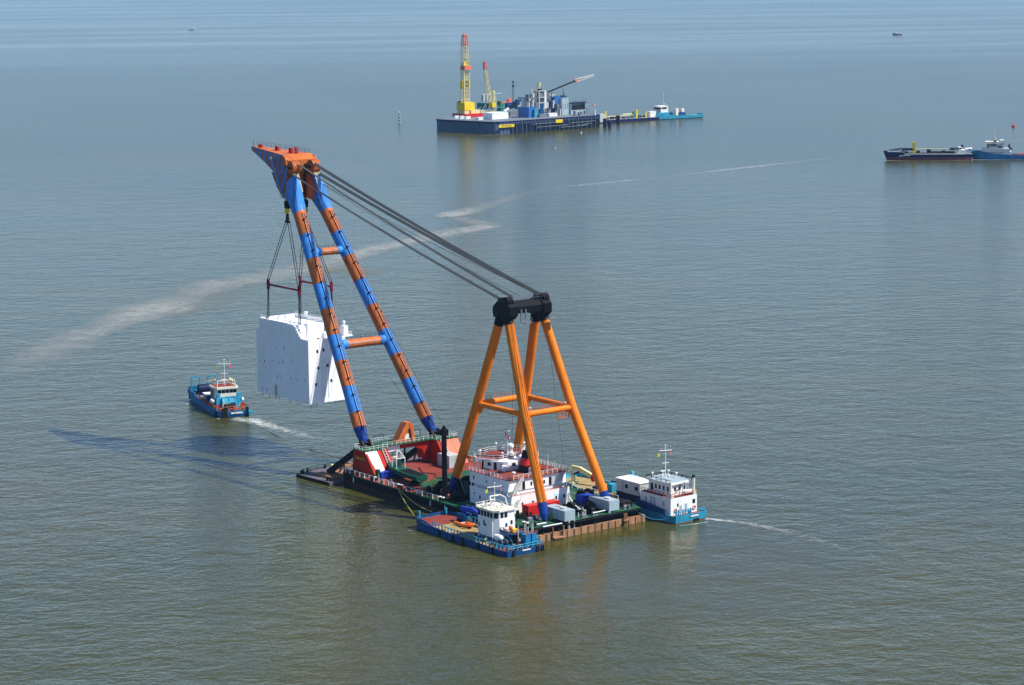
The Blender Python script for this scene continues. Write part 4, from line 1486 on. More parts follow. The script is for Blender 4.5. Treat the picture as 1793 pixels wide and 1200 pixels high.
# ------------------------------------------------------------------ load under the hook
for s in (1, -1):
    t = thing('hook_block', ['', 'black and yellow hook block hanging left of the near boom leg', 'dark hook block hanging between the two boom legs, mostly hidden'][s], 'hook block', (133.6, 3.1 * s + 0.9, 67.6), 0, 'hook blocks under the boom head')
    mb = MB()
    mb.mat(0).box(-0.75, 0.75, -0.55, 0.55, 4.4, 6.6).mat(1).box(-0.7, 0.7, -0.45, 0.45, 2.9, 4.4).mat(0)
    mb.build('sheave_housing', ['black_steel', 'safety_yellow'], t)
    mb = MB()
    for k in (-0.5, 0, 0.5):
        mb.tube((-0.05, k - 0.1, 5.6), (0.05, k - 0.1, 5.6), 0.6, n=12)
    mb.tube((0, 0, 2.9), (0, 0, 1.5), 0.4, 0.55, n=10)
    mb.tube((-1.2, 0, 0.4), (1.2, 0, 0.4), 0.32, n=8).tube((0, 0, 1.5), (0, 0, 0.2), 0.6, 0.5, n=10)
    mb.build('hook', 'dark_grease', t)
    mb = MB()
    for k in (-0.45, -0.15, 0.15, 0.45):
        mb.tube((k, -0.2, 6.5), (k * 0.8 - 0.3, -0.2, 14.8 + 1.0), 0.07, n=4).tube((k, 0.25, 6.5), (k * 0.8 - 0.3, 0.25, 14.8 + 1.0), 0.07, n=4)
    mb.build('hoist_ropes', 'rope_dark', t)
    # spreader beam and slings
    yb_ = 5.6 * s + 0.9
    sb = thing('spreader_beam', ['', 'maroon spreader bar nearer the viewer above the white block', 'maroon spreader bar crossing behind the near boom leg'][s], 'spreader beam', (132.8, yb_, 49.0), 0, 'spreader bars in the lifting gear')
    mb = MB()
    mb.tube((-8.4, 0, 0), (8.4, 0, 0), 0.3, n=10)
    mb.build('bar', 'maroon', sb)
    mb = MB()
    for x in (-8.5, 8.5):
        mb.cbox((x, 0, -1.0), 0.7, 0.7, 2.0)
        mb.tube((x, 0, -1.4), (x, 0, -0.8), 0.45, n=8).tube((x, 0, 0.8), (x, 0, 1.5), 0.4, n=8)
    mb.build('end_lug', 'maroon', sb)
    for x in (-8.5, 8.5):
        sl_ = MB()
        a, b_ = Vector((132.8 + x, yb_, 50.2)), Vector((133.6 + (0.6 if x > 0 else -0.6), 3.1 * s + 0.9, 68.0))
        for e in (-0.28, 0.28):
            sl_.tube(a + Vector((e * 0.5, e, 0)), b_ + Vector((e * 0.5, e, 0)), 0.11, n=5)
        tag(sl_.build('sling', 'rope_dark'), ['', ['steel sling from the near hook to the left end of the near bar', 'steel sling from the near hook to the right end of the near bar'][x < 0], ['steel sling from the hidden hook to the left end of the far bar', 'steel sling from the hidden hook to the right end of the far bar'][x < 0]][s], 'sling', 'slings above the spreader bars')
        sl_ = MB()
        zt = 39.0
        for e in (-0.25, 0.25):
            sl_.tube((132.8 + x, yb_ + e * 0.5, 48.2), (133.0 + x * 1.02, yb_ + e, zt), 0.13, n=5)
        tag(sl_.build('lifting_sling', 'rope_dark'), ['', ['dark sling from the near bar to the left roof edge of the white block', 'dark sling from the near spreader bar down to the sloping roof corner'][x < 0], ['dark sling from the far spreader bar to the back of the white roof', 'dark sling from the far spreader bar down behind the near boom leg'][x < 0]][s], 'sling', 'slings below the spreader bars')
WB = thing('accommodation_block', 'white ribbed steel accommodation block hanging from the crane', 'steel module', (133.2, 0.9, 16.2))
X0, X1, YH = -14.4, 14.4, 6.4
ZB, ZS, ZT = 0.0, 18.8, 22.5
prof = [(X0, ZB), (X1, ZB), (X1, ZS), (12.2, ZS), (12.2, ZT), (-7.0, ZT), (-10.6, ZS + 0.2), (X0, ZS)]
mb = MB()
mb.ext([(x, YH, z) for x, z in [(X0, ZB), (X1, ZB), (X1, ZS), (12.2, ZS), (12.2, ZT), (-7.0, ZT), (-10.6, ZS + 0.1), (X0, ZS)]], (0, -0.25, 0))
mb.ext([(x, -YH, z) for x, z in [(X0, ZB), (X1, ZB), (X1, ZS), (12.2, ZS), (12.2, ZT), (-3.0, ZT), (-3.0, ZS + 0.1), (X0, ZS)]], (0, 0.25, 0))
mb.box(X0, X0 + 0.25, -YH + 0.26, YH - 0.26, ZB, ZS)
mb.box(X1 - 0.25, X1, -YH + 0.26, YH - 0.26, ZB, ZS)
mb.box(X0 + 0.26, X1 - 0.26, -YH + 0.26, YH - 0.26, ZB, ZB + 0.3)
mb.box(12.0, 12.19, -YH + 0.26, YH - 0.26, ZS, ZT)
mb.box(-3.0, -2.8, -YH + 0.26, YH - 0.26, ZS - 3.2, ZT - 1.2)
body = mb.build('wall', 'block_white', WB)
mb = MB()
mb.box(-2.8, 12.0, -YH + 0.26, YH - 0.26, ZT - 1.3, ZT - 1.0)
mb.box(X0 + 0.26, -3.0, -YH + 0.26, YH - 0.26, ZS - 3.0, ZS - 2.8)
mb.box(12.2, X1 - 0.26, -YH + 0.26, YH - 0.26, ZS - 0.4, ZS - 0.2)
rfb = mb.build('roof', 'block_white', WB)
mb = MB()
k = 0
x = X0 + 0.5
while x < X1 - 0.3:
    top = ZS - 0.1
    if x < 12.1 and x > -7.0:
        top = ZT - 0.1
    elif -10.4 < x <= -7.0:
        top = ZS + (x + 10.6) / 3.6 * 3.6
    mb.box(x - 0.07, x + 0.07, YH, YH + 0.2, ZB + 0.1, top)
    x += 0.86
for z in (4.6, 9.2, 13.8):
    mb.box(X0 + 0.1, X1 - 0.1, YH, YH + 0.07, z, z + 0.09)
mb.build('stiffeners', 'block_white', body)
mb = MB()
for y in (2.0, 1.0, -0.2):
    mb.tube((X0 - 0.06, y, 1.5), (X0 - 0.06, y - 0.3, 13.0), 0.05, n=4)
mb.build('pipe_line', 'light_grey', body)
ky = lambda X: (X - 627) / (1060 - 627) * -2 * YH + YH
items = []
for Xz, z in ((730, 15.3), (802, 15.5), (737, 10.4), (845, 10.8), (706, 5.6), (886, 6.2)):
    items.append((ky(Xz), z - 0.45, 0.62, 0.9))
win_x(body, X0, -1, items)
kx = lambda X: X1 - (X - 62) / (625 - 62) * 28.8
fr = []
for Xz, z in ((290, 14.6), (365, 14.9), (103, 9.6), (150, 9.6), (240, 10.2), (297, 10.3), (352, 10.6), (447, 11.2), (105, 5.0), (285, 5.9), (340, 6.1), (432, 6.3), (508, 6.5), (585, 6.8), (112, 1.0), (166, 1.2)):
    fr.append((kx(Xz), z - 0.3, 0.42, 0.62))
win_y(body, YH, 1, fr, 'window', 'mid_grey')
MB().box(kx(271) - 0.75, kx(271) + 0.75, YH, YH + 0.14, 0.1, 3.4).build('door_frame', 'cream_paint', body)
MB().box(kx(271) - 0.5, kx(271) + 0.5, YH + 0.1, YH + 0.18, 0.25, 3.2).build('door', 'deck_tan', body)
mb = MB()
for x, y in ((-13.6, 5.4), (-13.6, 3.4), (-13.6, -3.0), (-13.6, -5.6), (3.0, 5.8), (5.2, 5.8), (8.8, 5.8), (-3.0, 5.8), (-7.0, 5.8), (12.6, 5.8)):
    mb.tube((x, y, -1.5), (x, y, 0.0), 0.12, n=6)
mb.beam((-13.6, 5.4, -0.5), (-13.6, 3.4, -0.5), 0.12).beam((-13.6, -3.0, -0.5), (-13.6, -5.6, -0.5), 0.12)
mb.build('landing_leg', 'light_grey', WB)
mb = MB()
for y, x in ((5.6, 8.9), (5.6, -8.3), (-5.6, 8.9), (-5.6, -8.3)):
    zz = ZT - 0.4 if x > -5 else ZS + 1.6
    mb.cbox((x - (0.2 if x < 0 else -0.2), y, zz - 0.4), 0.8, 0.5, 1.4)
mb.build('lifting_lug', 'light_grey', WB)
mb = MB()
mb.rail([(12.1, 6.0, ZT), (9.2, 6.1, ZT)], 0.9, 1.0, 0.07, 2)
mb.rail([(12.0, -YH + .3, ZT - .3), (-2.8, -YH + .3, ZT - .3)], 1.0, 1.6, 0.05, 2)
mb.rail([(-2.6, 6.1, ZT - 1.0), (-2.6, -6.1, ZT - 1.0)], 1.6, 1.4, 0.06, 2)
mb.rail([(-13.9, -6.0, ZS), (-13.9, -9.0, ZS)], 1.1, 1.0, 0.07, 2)
mb.build('railing', 'rail_white', WB)
mb = MB()
mb.box(-14.2, -11.4, -9.2, -6.4, ZS - 0.3, ZS)
mb.box(-13.6, -11.6, -8.0, -6.5, ZS, ZS + 2.8)
mb.tube((-12.6, -7.2, ZS + 2.8), (-12.6, -7.2, ZS + 3.6), 0.3).ball((-12.6, -7.2, ZS + 3.8), 0.5)
mb.build('balcony', 'block_white', WB)
MB().box(-9, -5.5, -1.5, 3.8, ZS - 2.8, ZS - 1.2).box(-12.4, -8.8, -4.6, 4.6, ZS - 1.19, ZS - 1.0).build('roof_house', 'block_white', WB)
MB().tube((6, -6.0, ZT - .3), (6, -6.0, ZT + 1.2), 0.35, 0.6, n=8).build('vent_cowl', 'block_white', WB)
mb = MB()
mb.ball((-10.5, 0.4, ZS - 0.6), 0.4)
mb.build('lifebuoy', 'rescue_orange', WB)
tag(MB().path([(125.6, -4.7, 47), (110, -7.5, 33), (92, -10, 17), (85, -11, 12)], 0.05, 4).build('tag_line', 'rope_grey'), 'thin tag line running down from the far spreader bar to the crane deck', 'rope')
# ------------------------------------------------------------------ loose things on the crane deck
def container(name, label, cat, x0, x1, y0, y1, z0, z1, mat, group=None, doors=None, ribs=None):
    t = thing(name, label, cat, ((x0 + x1) / 2, (y0 + y1) / 2, z0), 0, group)
    a, b_, h = (x1 - x0) / 2, (y1 - y0) / 2, z1 - z0
    mb = MB()
    mb.box(-a, a, -b_, b_, 0, h)
    n1 = int(2 * b_ / 0.45)
    for i in range(n1):
        y = -b_ + 0.2 + i * (2 * b_ - 0.4) / max(n1 - 1, 1)
        mb.box(-a - 0.05, -a, y - 0.09, y + 0.09, 0.15, h - 0.15)
    n2 = int(2 * a / 0.45)
    for i in range(n2):
        x = -a + 0.2 + i * (2 * a - 0.4) / max(n2 - 1, 1)
        mb.box(x - 0.09, x + 0.09, b_, b_ + 0.05, 0.15, h - 0.15)
    mb.build('body', mat, t)
    mb = MB()
    for x in (-a, a):
        for y in (-b_, b_):
            mb.cbox((x, y, -0.0), 0.22, 0.22, h + 0.04)
    mb.build('corner_post', mat, t)
    if doors:
        mb = MB()
        for y, ww in doors:
            mb.box(-a - 0.08, -a - 0.01, y - ww / 2, y + ww / 2, 0.1, h * 0.82)
        mb.build('doorway', 'black_steel', t)
    return t
container('shipping_container', 'long red shipping container on the green stern deck behind the near frame leg', 'container', 10.6, 13.1, 0.9, 10.9, 3.52, 6.2, 'container_red', doors=[(8.6, 1.0)])
container('blue_container', 'bright blue steel box on the stern deck between red and grey boxes', 'container', 10.4, 12.9, -10.2, -6.4, 3.62, 6.2, 'royal_blue')
container('grey_hut', 'light grey steel hut beside the starboard red tower', 'hut', 69.6, 75.0, -10.6, -7.0, 3.52, 7.0, 'light_grey')
t = container('tool_box', 'low blue steel tool box at the foot of the port red tower', 'tool box', 70.6, 72.2, 9.6, 15.2, 3.52, 5.3, 'royal_blue')
t = thing('oil_drum', 'dark green drum standing against the blue tool box', 'drum', (71.6, 15.7, 3.5))
MB().tube((0, 0, 0), (0, 0, 2.6), 0.7, n=14).build('barrel', 'green_paint', t)
MB().tube((0, 0, 2.6), (0, 0, 2.66), 0.6, n=14).build('lid', 'mid_grey', t)
t = thing('waste_bin', 'lime green waste bin on the stern deck beside the blue leg foot', 'bin', (4.6, 8.6, 3.5))
MB().tube((0, 0, 0), (0, 0, 1.5), 0.45, 0.6, n=12).build('bin_body', 'lime', t)
MB().tube((0, 0, 1.5), (0, 0, 1.56), 0.66, n=12).build('rim', 'lime', t)
# green workboat on chocks
t = thing('green_workboat', 'dark green open workboat standing on chocks on the red deck', 'boat', (65.0, 10.9, 3.5), R(-6))
mb = MB()
def sect(x, hwd, zk, zs):
    return [(x, -hwd, zs), (x, -hwd * 0.75, zk + 0.5), (x, 0, zk), (x, hwd * 0.75, zk + 0.5), (x, hwd, zs)]
secs = [sect(-9.0, 1.9, 1.0, 2.9), sect(-5, 2.1, 0.9, 2.8), sect(2, 2.1, 0.9, 2.8), sect(7, 1.5, 1.2, 3.1), sect(10, 0.15, 2.2, 3.5)]
mb.loft(secs, False)
mb.add(secs[0], [(0, 1, 2, 3, 4)])
mb.build('hull', 'green_paint', t)
mb = MB()
mb.add([(-9, -1.8, 2.5), (-9, 1.8, 2.5), (2, 2.0, 2.45), (7, 1.4, 2.7), (9.8, 0, 3.2), (7, -1.4, 2.7), (2, -2.0, 2.45)], [tuple(range(7))])
mb.build('deck', 'black_steel', t)
mb = MB()
for x in (-7.5, -5, -2.5, 0):
    mb.box(x - 0.9, x + 0.9, -1.5, 1.5, 2.5, 2.95)
mb.build('hatch_cover', 'black_steel', t)
mb = MB()
mb.box(-6, -5, -1.6, 1.6, 0, 1.1).box(3, 4, -1.6, 1.6, 0, 1.2)
mb.build('chock', 'black_steel', t)
mb = MB()
for y in (-1.3, 1.3):
    mb.tube((5.5, y, 2.6), (5.5, y, 5.6), 0.12, n=6).tube((3.0, y, 2.6), (3.0, y, 5.6), 0.12, n=6).tube((5.5, y, 5.6), (3.0, y, 5.6), 0.12, n=6)
    mb.tube((5.5, y, 5.6), (4.25, y * 0.3, 7.4), 0.12, n=6).tube((3.0, y, 5.6), (4.25, y * 0.3, 7.4), 0.12, n=6)
mb.tube((5.5, -1.3, 5.6), (5.5, 1.3, 5.6), 0.12, n=6).tube((3, -1.3, 5.6), (3, 1.3, 5.6), 0.12, n=6).tube((4.25, -.4, 7.4), (4.25, .4, 7.4), 0.14, n=6)
mb.build('gantry', 'rail_white', t)
mb = MB()
mb.box(4.4, 5.4, -1.1, -0.2, 2.6, 5.2)
mb.build('console', 'green_paint', t)
t = thing('deck_pump', 'small yellow pump on the green deck astern of the green workboat', 'pump', (53.2, 9.6, 3.5))
MB().box(-0.8, 0.8, -0.4, 0.4, 0.0, 0.9).build('housing', 'safety_yellow', t)
MB().tube((0.3, 0, 0.9), (0.3, 0, 2.4), 0.15).tube((-0.6, 0.8, 0), (-0.6, 0.8, 1.4), 0.2).build('pipe', 'safety_yellow', t)
def cat_rope(p, q, sag, r_, mat, label, name='mooring_rope', n=10):
    p, q = Vector(p), Vector(q)
    pts = []
    for i in range(n + 1):
        u = i / n
        v_ = p.lerp(q, u)
        v_.z -= 4 * sag * u * (1 - u)
        pts.append(v_)
    return tag(MB().path(pts, r_, 5).build(name, mat), label, 'rope')
cat_rope((58.2, 18.5, 3.7), (31.2, 32.0, 3.4), 0.5, 0.09, 'rope_yellow', 'yellow mooring rope from the crane side to the bow post of the blue workboat')
cat_rope((57.8, 18.5, 3.7), (34.5, 24.2, 2.5), 0.9, 0.09, 'rope_yellow', 'yellow mooring rope sagging from the crane side to the workboat foredeck')
cat_rope((0.2, -15.5, 3.3), (-6.2, -20.9, 1.2), 1.2, 0.1, 'turquoise', 'pale green mooring line sagging from the crane stern to the white tug')
tag(MB().path([(76, -1, 3.6), (70, 2, 3.56), (66, 0.5, 3.56), (62.6, 3.0, 3.56), (60, 2.2, 3.56), (58.2, 1.0, 3.56)], 0.16, 5).build('anchor_chain', 'dark_grease'), 'dark chain lying across the open red deck', 'chain')
# ------------------------------------------------------------------ working boats
def hull(t, st, side, deck, low=None, zlow=0.5, cap=None, thick=0.22):
    """st: (x, half width at the rail, x at water, half width at water, deck z, bulwark height), stern to bow"""
    n = len(st)
    Tp, Md, Wl, In, Dk = [], [], [], [], []
    for s in (1, -1):
        for x, h, xw, hwl, zd, bw in (st if s == 1 else st[::-1]):
            zt = zd + bw
            f = (zlow + 1.0) / (zt + 1.0)
            Tp.append(Vector((x, s * h, zt)))
            Wl.append(Vector((xw, s * hwl, -1.0)))
            Md.append(Vector((xw + (x - xw) * f, s * (hwl + (h - hwl) * f), zlow)))
            hi = max(h - thick, 0.05)
            xi = x + (thick if x == st[0][0] else (-thick if x == st[-1][0] else 0))
            In.append(Vector((xi, s * hi, zt)))
            Dk.append(Vector((xi, s * hi, zd)))
    k = len(Tp)
    mb = MB()
    q = lambda a, b_: [(a + i, a + (i + 1) % k, b_ + (i + 1) % k, b_ + i) for i in range(k)]
    mb.mat(0)
    mb.add(Tp + Md + In + Dk, q(0, k) + q(0, 2 * k) + q(2 * k, 3 * k))
    mb.mat(1)
    mb.add(Md + Wl, q(0, k))
    hb = mb.build('hull', [side, low or side], t)
    md = MB()
    vs = []
    for i in range(n):
        vs += [Dk[i] + Vector((0, 0, 0.005)), Dk[k - 1 - i] + Vector((0, 0, 0.005))]
    md.add(vs, [(2 * i, 2 * i + 1, 2 * i + 3, 2 * i + 2) for i in range(n - 1)])
    md.build('deck', deck, t)
    return hb


def fenders(parent, xs, y, z0, z1, ww=0.9, name='fender'):
    for x in xs:
        for s in ((1, -1) if isinstance(y, (int, float)) else (1,)):
            MB().box(x - ww / 2, x + ww / 2, s * y - 0.14, s * y + 0.14, z0, z1).build(name, 'rubber', parent)


def mast(t, x, y, z, h, yard, mat='rail_white', flags=True, lean=0.0):
    mb = MB()
    mb.tube((x, y, z), (x + lean, y, z + h), 0.13, 0.07, n=6)
    mb.beam((x + lean, y - yard / 2, z + h * 0.82), (x + lean, y + yard / 2, z + h * 0.86), 0.14)
    mb.beam((x - 0.1, y - yard * 0.25, z + h * 0.45), (x - 0.1, y + yard * 0.3, z + h * 0.47), 0.12)
    for k in range(4):
        yy = y - yard / 2 + yard * (k + 0.3) / 4
        mb.tube((x + lean, yy, z + h * 0.84), (x + lean, yy, z + h * 0.84 + h * 0.14), 0.035, n=4)
    mb.ball((x + lean, y, z + h), 0.25, 0.6, 8, 4)
    o = mb.build('mast', mat, t)
    mb = MB()
    mb.beam((x + 1.0, y - 0.9, z + 1.5), (x + 1.0, y + 0.9, z + 1.7), 0.16, 0.3).tube((x + 1.0, y, z), (x + 1.0, y, z + 1.5), 0.1, n=6)
    mb.build('radar_scanner', mat, t)
    if flags:
        f = MB()
        a = Vector((x + lean, y - yard * 0.42, z + h * 0.80))
        f.ext([a, a + Vector((0.0, -0.1, -1.0)), a + Vector((0.3, -0.6, -1.2)), a + Vector((0.3, -0.5, -0.2))], (0.03, 0, 0))
        f.build('flag', 'flag_red', o)
        f = MB()
        a = Vector((x + lean, y + yard * 0.45, z + h * 0.78))
        f.ext([a, a + Vector((0.0, 0.05, -0.9)), a + Vector((0.25, 0.55, -1.0)), a + Vector((0.25, 0.5, -0.1))], (0.03, 0, 0))
        f.build('flag', 'flag_yellow', o)
    return o


def rows(n, a, b):
    return [a + (b - a) * i / max(n - 1, 1) for i in range(n)]


# ---- blue workboat lying along the port side of the crane
B3 = thing('workboat', 'blue workboat with a long brown cargo deck moored along the near side of the crane', 'boat', (-8.2, 26.5, 0))
st = [(0, 5.5, 0.4, 5.2, 1.3, 0.1), (1.2, 5.7, 1.4, 5.5, 1.3, 0.1), (10, 5.75, 10, 5.6, 1.35, 0.12), (27, 5.75, 27, 5.6, 1.6, 0.15), (30.9, 5.75, 30.8, 5.6, 1.75, 0.2), (34.5, 5.7, 34, 5.5, 1.9, 0.9), (37.6, 5.3, 36.8, 5.0, 2.0, 0.9), (39.8, 4.9, 38.9, 4.5, 2.1, 0.8)]
hb = hull(B3, st, 'ship_blue_dark', 'deck_tan')
MB().add([(31.5, -5.3, 1.84), (31.5, 5.3, 1.84), (39.4, 4.7, 2.13), (39.4, -4.7, 2.13)], [(0, 1, 2, 3)]).build('fore_deck', 'deck_red', B3)
MB().add([(0.4, -5.2, 1.33), (0.4, 5.2, 1.33), (5.0, 5.4, 1.35), (5.0, -5.4, 1.35)], [(0, 1, 2, 3)]).build('aft_deck', 'deck_red', B3)
for s in (1, -1):
    mb = MB()
    mb.rail([(0.5, s * 5.3, 1.4), (10, s * 5.65, 1.45), (27, s * 5.65, 1.7), (31.0, s * 5.65, 1.9)], 1.25, 1.3, 0.13, 1)
    mb.build('bulwark_rail', 'turquoise', B3)
    mb = MB()
    for x in rows(12, 5.0, 29.0):
        if int(x) % 3:
            mb.box(x - 0.45, x + 0.45, s * 5.45 - 0.05, s * 5.45 + 0.05, 1.6, 1.95)
    mb.build('freeing_port', 'rail_rust', B3)
mb = MB()
mb.rail([(0.25, 5.2, 1.4), (0.25, -5.2, 1.4)], 1.15, 1.5, 0.12, 2)
mb.build('stern_rail', 'turquoise', B3)
fenders(hb, (28.0, 22.2, 18.0, 11.5, 5.6), 5.68, 0.0, 1.6)
for y in (3.6, -3.8, -5.4):
    MB().box(-0.16, 0.3, y - 0.35, y + 0.35, -0.2, 1.5).build('fender', 'rubber', hb)
MB().box(-0.03, 0.02, -1.6, 0.9, 0.95, 1.25).build('name_board', 'rail_white', hb)
lettering('L 8', 0.85, 'pale_yellow', hb, (38.0, 5.23, 2.35), (-1, 0.16, -0.06), (0, 0, 1))
mb = MB()
for k in range(8):
    mb.box(36.0 - k * 0.5, 36.3 - k * 0.5, 5.5 + k * 0.03, 5.56 + k * 0.03, 2.16 - k * 0.05, 2.5 - k * 0.05)
mb.build('lettering', 'light_grey', hb)
# wheelhouse tower
t = B3
mb = MB()
wx0, wx1, wy0, wy1 = 7.6, 18.2, -4.6, -0.0
wp = [(9.2, -3.9), (9.2, 0.9), (10.4, 2.2), (16.4, 2.2), (17.6, 1.2), (17.6, -3.0), (16.4, -3.9)]
mb.prism(wp, 1.4, 7.0)
house = mb.build('wheelhouse', 'white_paint', t)
mb = MB()
rp = [(x + (0.35 if x > 13 else -0.35), y + (0.35 if y > -1 else -0.35)) for x, y in wp]
mb.prism(rp, 9.01, 9.4)
roof = mb.build('roof', 'cream_paint', house)
mb = MB()
mb.prism([(x * 0.985 + 0.2, y * 0.97) for x, y in wp], 7.0, 9.0)
band = mb.build('bridge', 'white_paint', house)
for xs_, o_ in ((rows(5, 10.9, 15.9), 1),):
    win_y(band, 2.135, 1, [(x, 7.35, 0.95, 1.35) for x in xs_])
win_x(band, 9.26, -1, [(y, 7.35, 0.9, 1.35) for y in (0.1, -1.1)])
win_diag(band, (9.26, 0.87), (10.45, 2.13), [(0.5, 7.35, 1.1, 1.35)])
win_x(house, 9.2, -1, [(-1.2, 5.0, 0.55, 0.9), (-0.6, 3.1, 0.8, 1.9)])
win_y(house, 2.2, 1, [(15.9, 4.4, 0.4, 1.1)])
win_x(house, 9.2, -1, [(-2.8, 5.4, 0.6, 1.0)])
MB().box(9.0, 17.7, 2.2, 2.3, 1.42, 2.5).build('kick_plate', 'ship_blue_dark', house)
mb = MB()
for x in (10.4, 12.6, 14.6):
    mb.box(x - 0.1, x + 0.1, 2.2, 2.32, 1.6, 7.0)
mb.build('pilaster', 'white_paint', house)
mb = MB()      # round crescent mark
pts = []
for k in range(13):
    a = R(100 + k * 17)
    pts.append((13.4 - 0.75 * math.cos(a), 2.24, 5.7 + 0.75 * math.sin(a)))
for k in range(12, -1, -1):
    a = R(100 + k * 17)
    pts.append((13.4 - 0.35 - 0.6 * math.cos(a), 2.24, 5.7 + 0.3 + 0.6 * math.sin(a)))
mb.ext(pts, (0, 0.02, 0))
mb.build('emblem', 'navy', house)
mb = MB()
mb.rail([(x, y, 9.4) for x, y in rp], 0.5, 2.2, 0.05, 1, True)
mb.path([(11.6, 1.6, 9.4), (12.2, 1.4, 11.6), (13.4, 0.6, 12.2), (13.4, -2.4, 12.2), (12.2, -3.2, 11.6), (11.6, -3.4, 9.4)], 0.14, 6)
mb.path([(15.2, 1.2, 9.4), (13.4, 0.6, 12.2)], 0.1, 6)
mb.build('roof_frame', 'cream_paint', roof)
mb = MB()
for x, y in ((10.4, 0.6), (11.2, -1.8), (13.0, -2.6), (15.0, -1.0), (16.4, 0.6), (14.2, 1.0), (12.4, 0.2)):
    mb.tube((x, y, 9.4), (x, y, 9.9), 0.1, n=6).ball((x, y, 10.1), 0.34, 1.0, 8, 5)
mb.build('dome', 'cream_paint', roof)
mast(roof, 13.4, -0.8, 9.4, 6.0, 4.6, 'rail_white')
# aft gear
mb = MB()
mb.box(1.2, 3.2, -2.6, -1.0, 1.33, 4.3).box(1.2, 3.2, -4.6, -3.0, 1.33, 4.3)
fu = mb.build('cabinet', 'ship_blue', t)
mb = MB()
for x, y, h in ((1.6, -1.4, 7.6), (2.4, -1.6, 6.9), (1.8, -2.2, 6.2), (1.6, -3.6, 7.0), (2.6, -4.0, 6.4), (3.4, -0.4, 6.4)):
    mb.tube((x, y, 1.4 if x > 3.2 else 4.3), (x, y, h), 0.13, n=6)
mb.build('exhaust_pipe', 'light_grey', t)
mb = MB()
mb.rail([(1.2, -1.0, 4.3), (1.2, -4.6, 4.3)], 0.8, 1.2, 0.07, 2)
mb.build('railing', 'rail_rust', t)
mb = MB()     # aft platform
mb.box(4.4, 9.1, -3.8, 0.8, 4.0, 4.15)
mb.ext([(9.1, 0.9, 4.9), (9.1, 0.9, 4.0), (4.6, 0.9, 3.0), (4.6, 0.9, 3.6)], (0, 0.1, 0))
mb.build('aft_platform', 'ship_blue_dark', t)
mb = MB()
mb.rail([(9.0, 0.8, 4.15), (4.5, 0.8, 4.15), (4.5, -3.7, 4.15)], 1.0, 1.4, 0.07, 2)
mb.build('railing', 'rail_rust', t)
MB().box(5.0, 6.4, -1.6, -0.2, 4.16, 5.2).build('locker', 'safety_yellow', t)
MB().ball((5.6, 0.2, 5.6), 0.55).build('buoy_ball', 'rescue_orange', t)
mb = MB()
mb.tube((7.0, 0.0, 4.7), (8.4, 0.0, 4.7), 0.45, n=10)
mb.build('life_raft', 'white_paint', t)
MB().tube((6.6, 2.6, 3.2), (8.4, 2.6, 3.2), 0.75, n=12).ball((6.6, 2.6, 3.2), 0.75).ball((8.4, 2.6, 3.2), 0.75).tube((7.4, 2.6, 1.4), (7.4, 2.6, 2.6), 0.14).build('raft_canister', 'white_paint', t)
mb = MB()
mb.box(4.2, 6.6, 0.6, 4.0, 1.36, 1.7)
for y in (0.8, 2.2, 3.7):
    for k in range(6):
        a0, a1 = R(180 * k / 6), R(180 * (k + 1) / 6)
        mb.beam((5.4 + 1.1 * math.cos(a0), y, 1.7 + 1.5 * math.sin(a0)), (5.4 + 1.1 * math.cos(a1), y, 1.7 + 1.5 * math.sin(a1)), 0.2, 0.2)
wn = mb.build('winch', 'ship_blue', t)
MB().tube((5.4, 0.9, 2.3), (5.4, 3.6, 2.3), 0.7, n=12).build('drum', 'dark_grease', wn)
mb = MB()
mb.tube((8.4, -0.6, 1.4), (8.4, -0.6, 4.0), 0.35).box(6.2, 7.6, -2.6, -0.4, 1.36, 3.4)
mb.build('deck_gear', 'dark_grease', t)
mb = MB()
for x, y in ((1.0, 4.2), (1.2, 0.8), (1.0, -4.4), (38.3, 2.4)):
    mb.tube((x, y - 0.25, 1.3), (x, y - 0.25, 2.3), 0.18, n=8).tube((x, y + 0.25, 1.3), (x, y + 0.25, 2.3), 0.18, n=8)
mb.build('bollard', 'rail_rust', t)
MB().tube((38.8, 4.3, 2.2), (38.8, 4.3, 4.4), 0.28, n=8).build('tow_post', 'turquoise', t)
MB().tube((38.6, -4.0, 2.2), (38.6, -4.0, 4.0), 0.28, n=8).build('tow_post', 'turquoise', t)
# folded knuckle crane forward on the starboard rail
mb = MB()
mb.box(28.6, 31.8, -4.9, -2.4, 1.8, 4.2)
kb = mb.build('crane_base', 'ship_blue_dark', t)
MB().box(27.2, 28.6, -4.2, -2.9, 1.8, 3.8).build('crane_seat', 'turquoise', t)
MB().box(27.16, 27.2, -3.9, -3.2, 2.5, 3.5).build('window', 'pale_yellow', kb)
MB().tube((30.4, -3.8, 4.2), (30.4, -3.8, 4.9), 0.55, n=10).build('crane_post', 'royal_blue', t)
MB().beam((31.6, -3.9, 5.2), (27.0, -4.4, 5.4), 0.9, 1.0).beam((27.4, -4.4, 5.4), (20.2, -4.9, 3.0), 0.8, 0.9).beam((28.0, -5.0, 4.6), (21.4, -5.3, 2.6), 0.5, 0.6).build('crane_jib', 'royal_blue', t)
mb = MB()
mb.path([(32.4, -2.2, 2.0), (30, 0.2, 1.85), (27.5, -0.6, 1.8), (26, 0.4, 1.78), (24.5, -0.2, 1.75)], 0.12, 5)
mb.build('deck_rope', 'rope_yellow', t)
rnd = random.Random(9)
mb = MB()
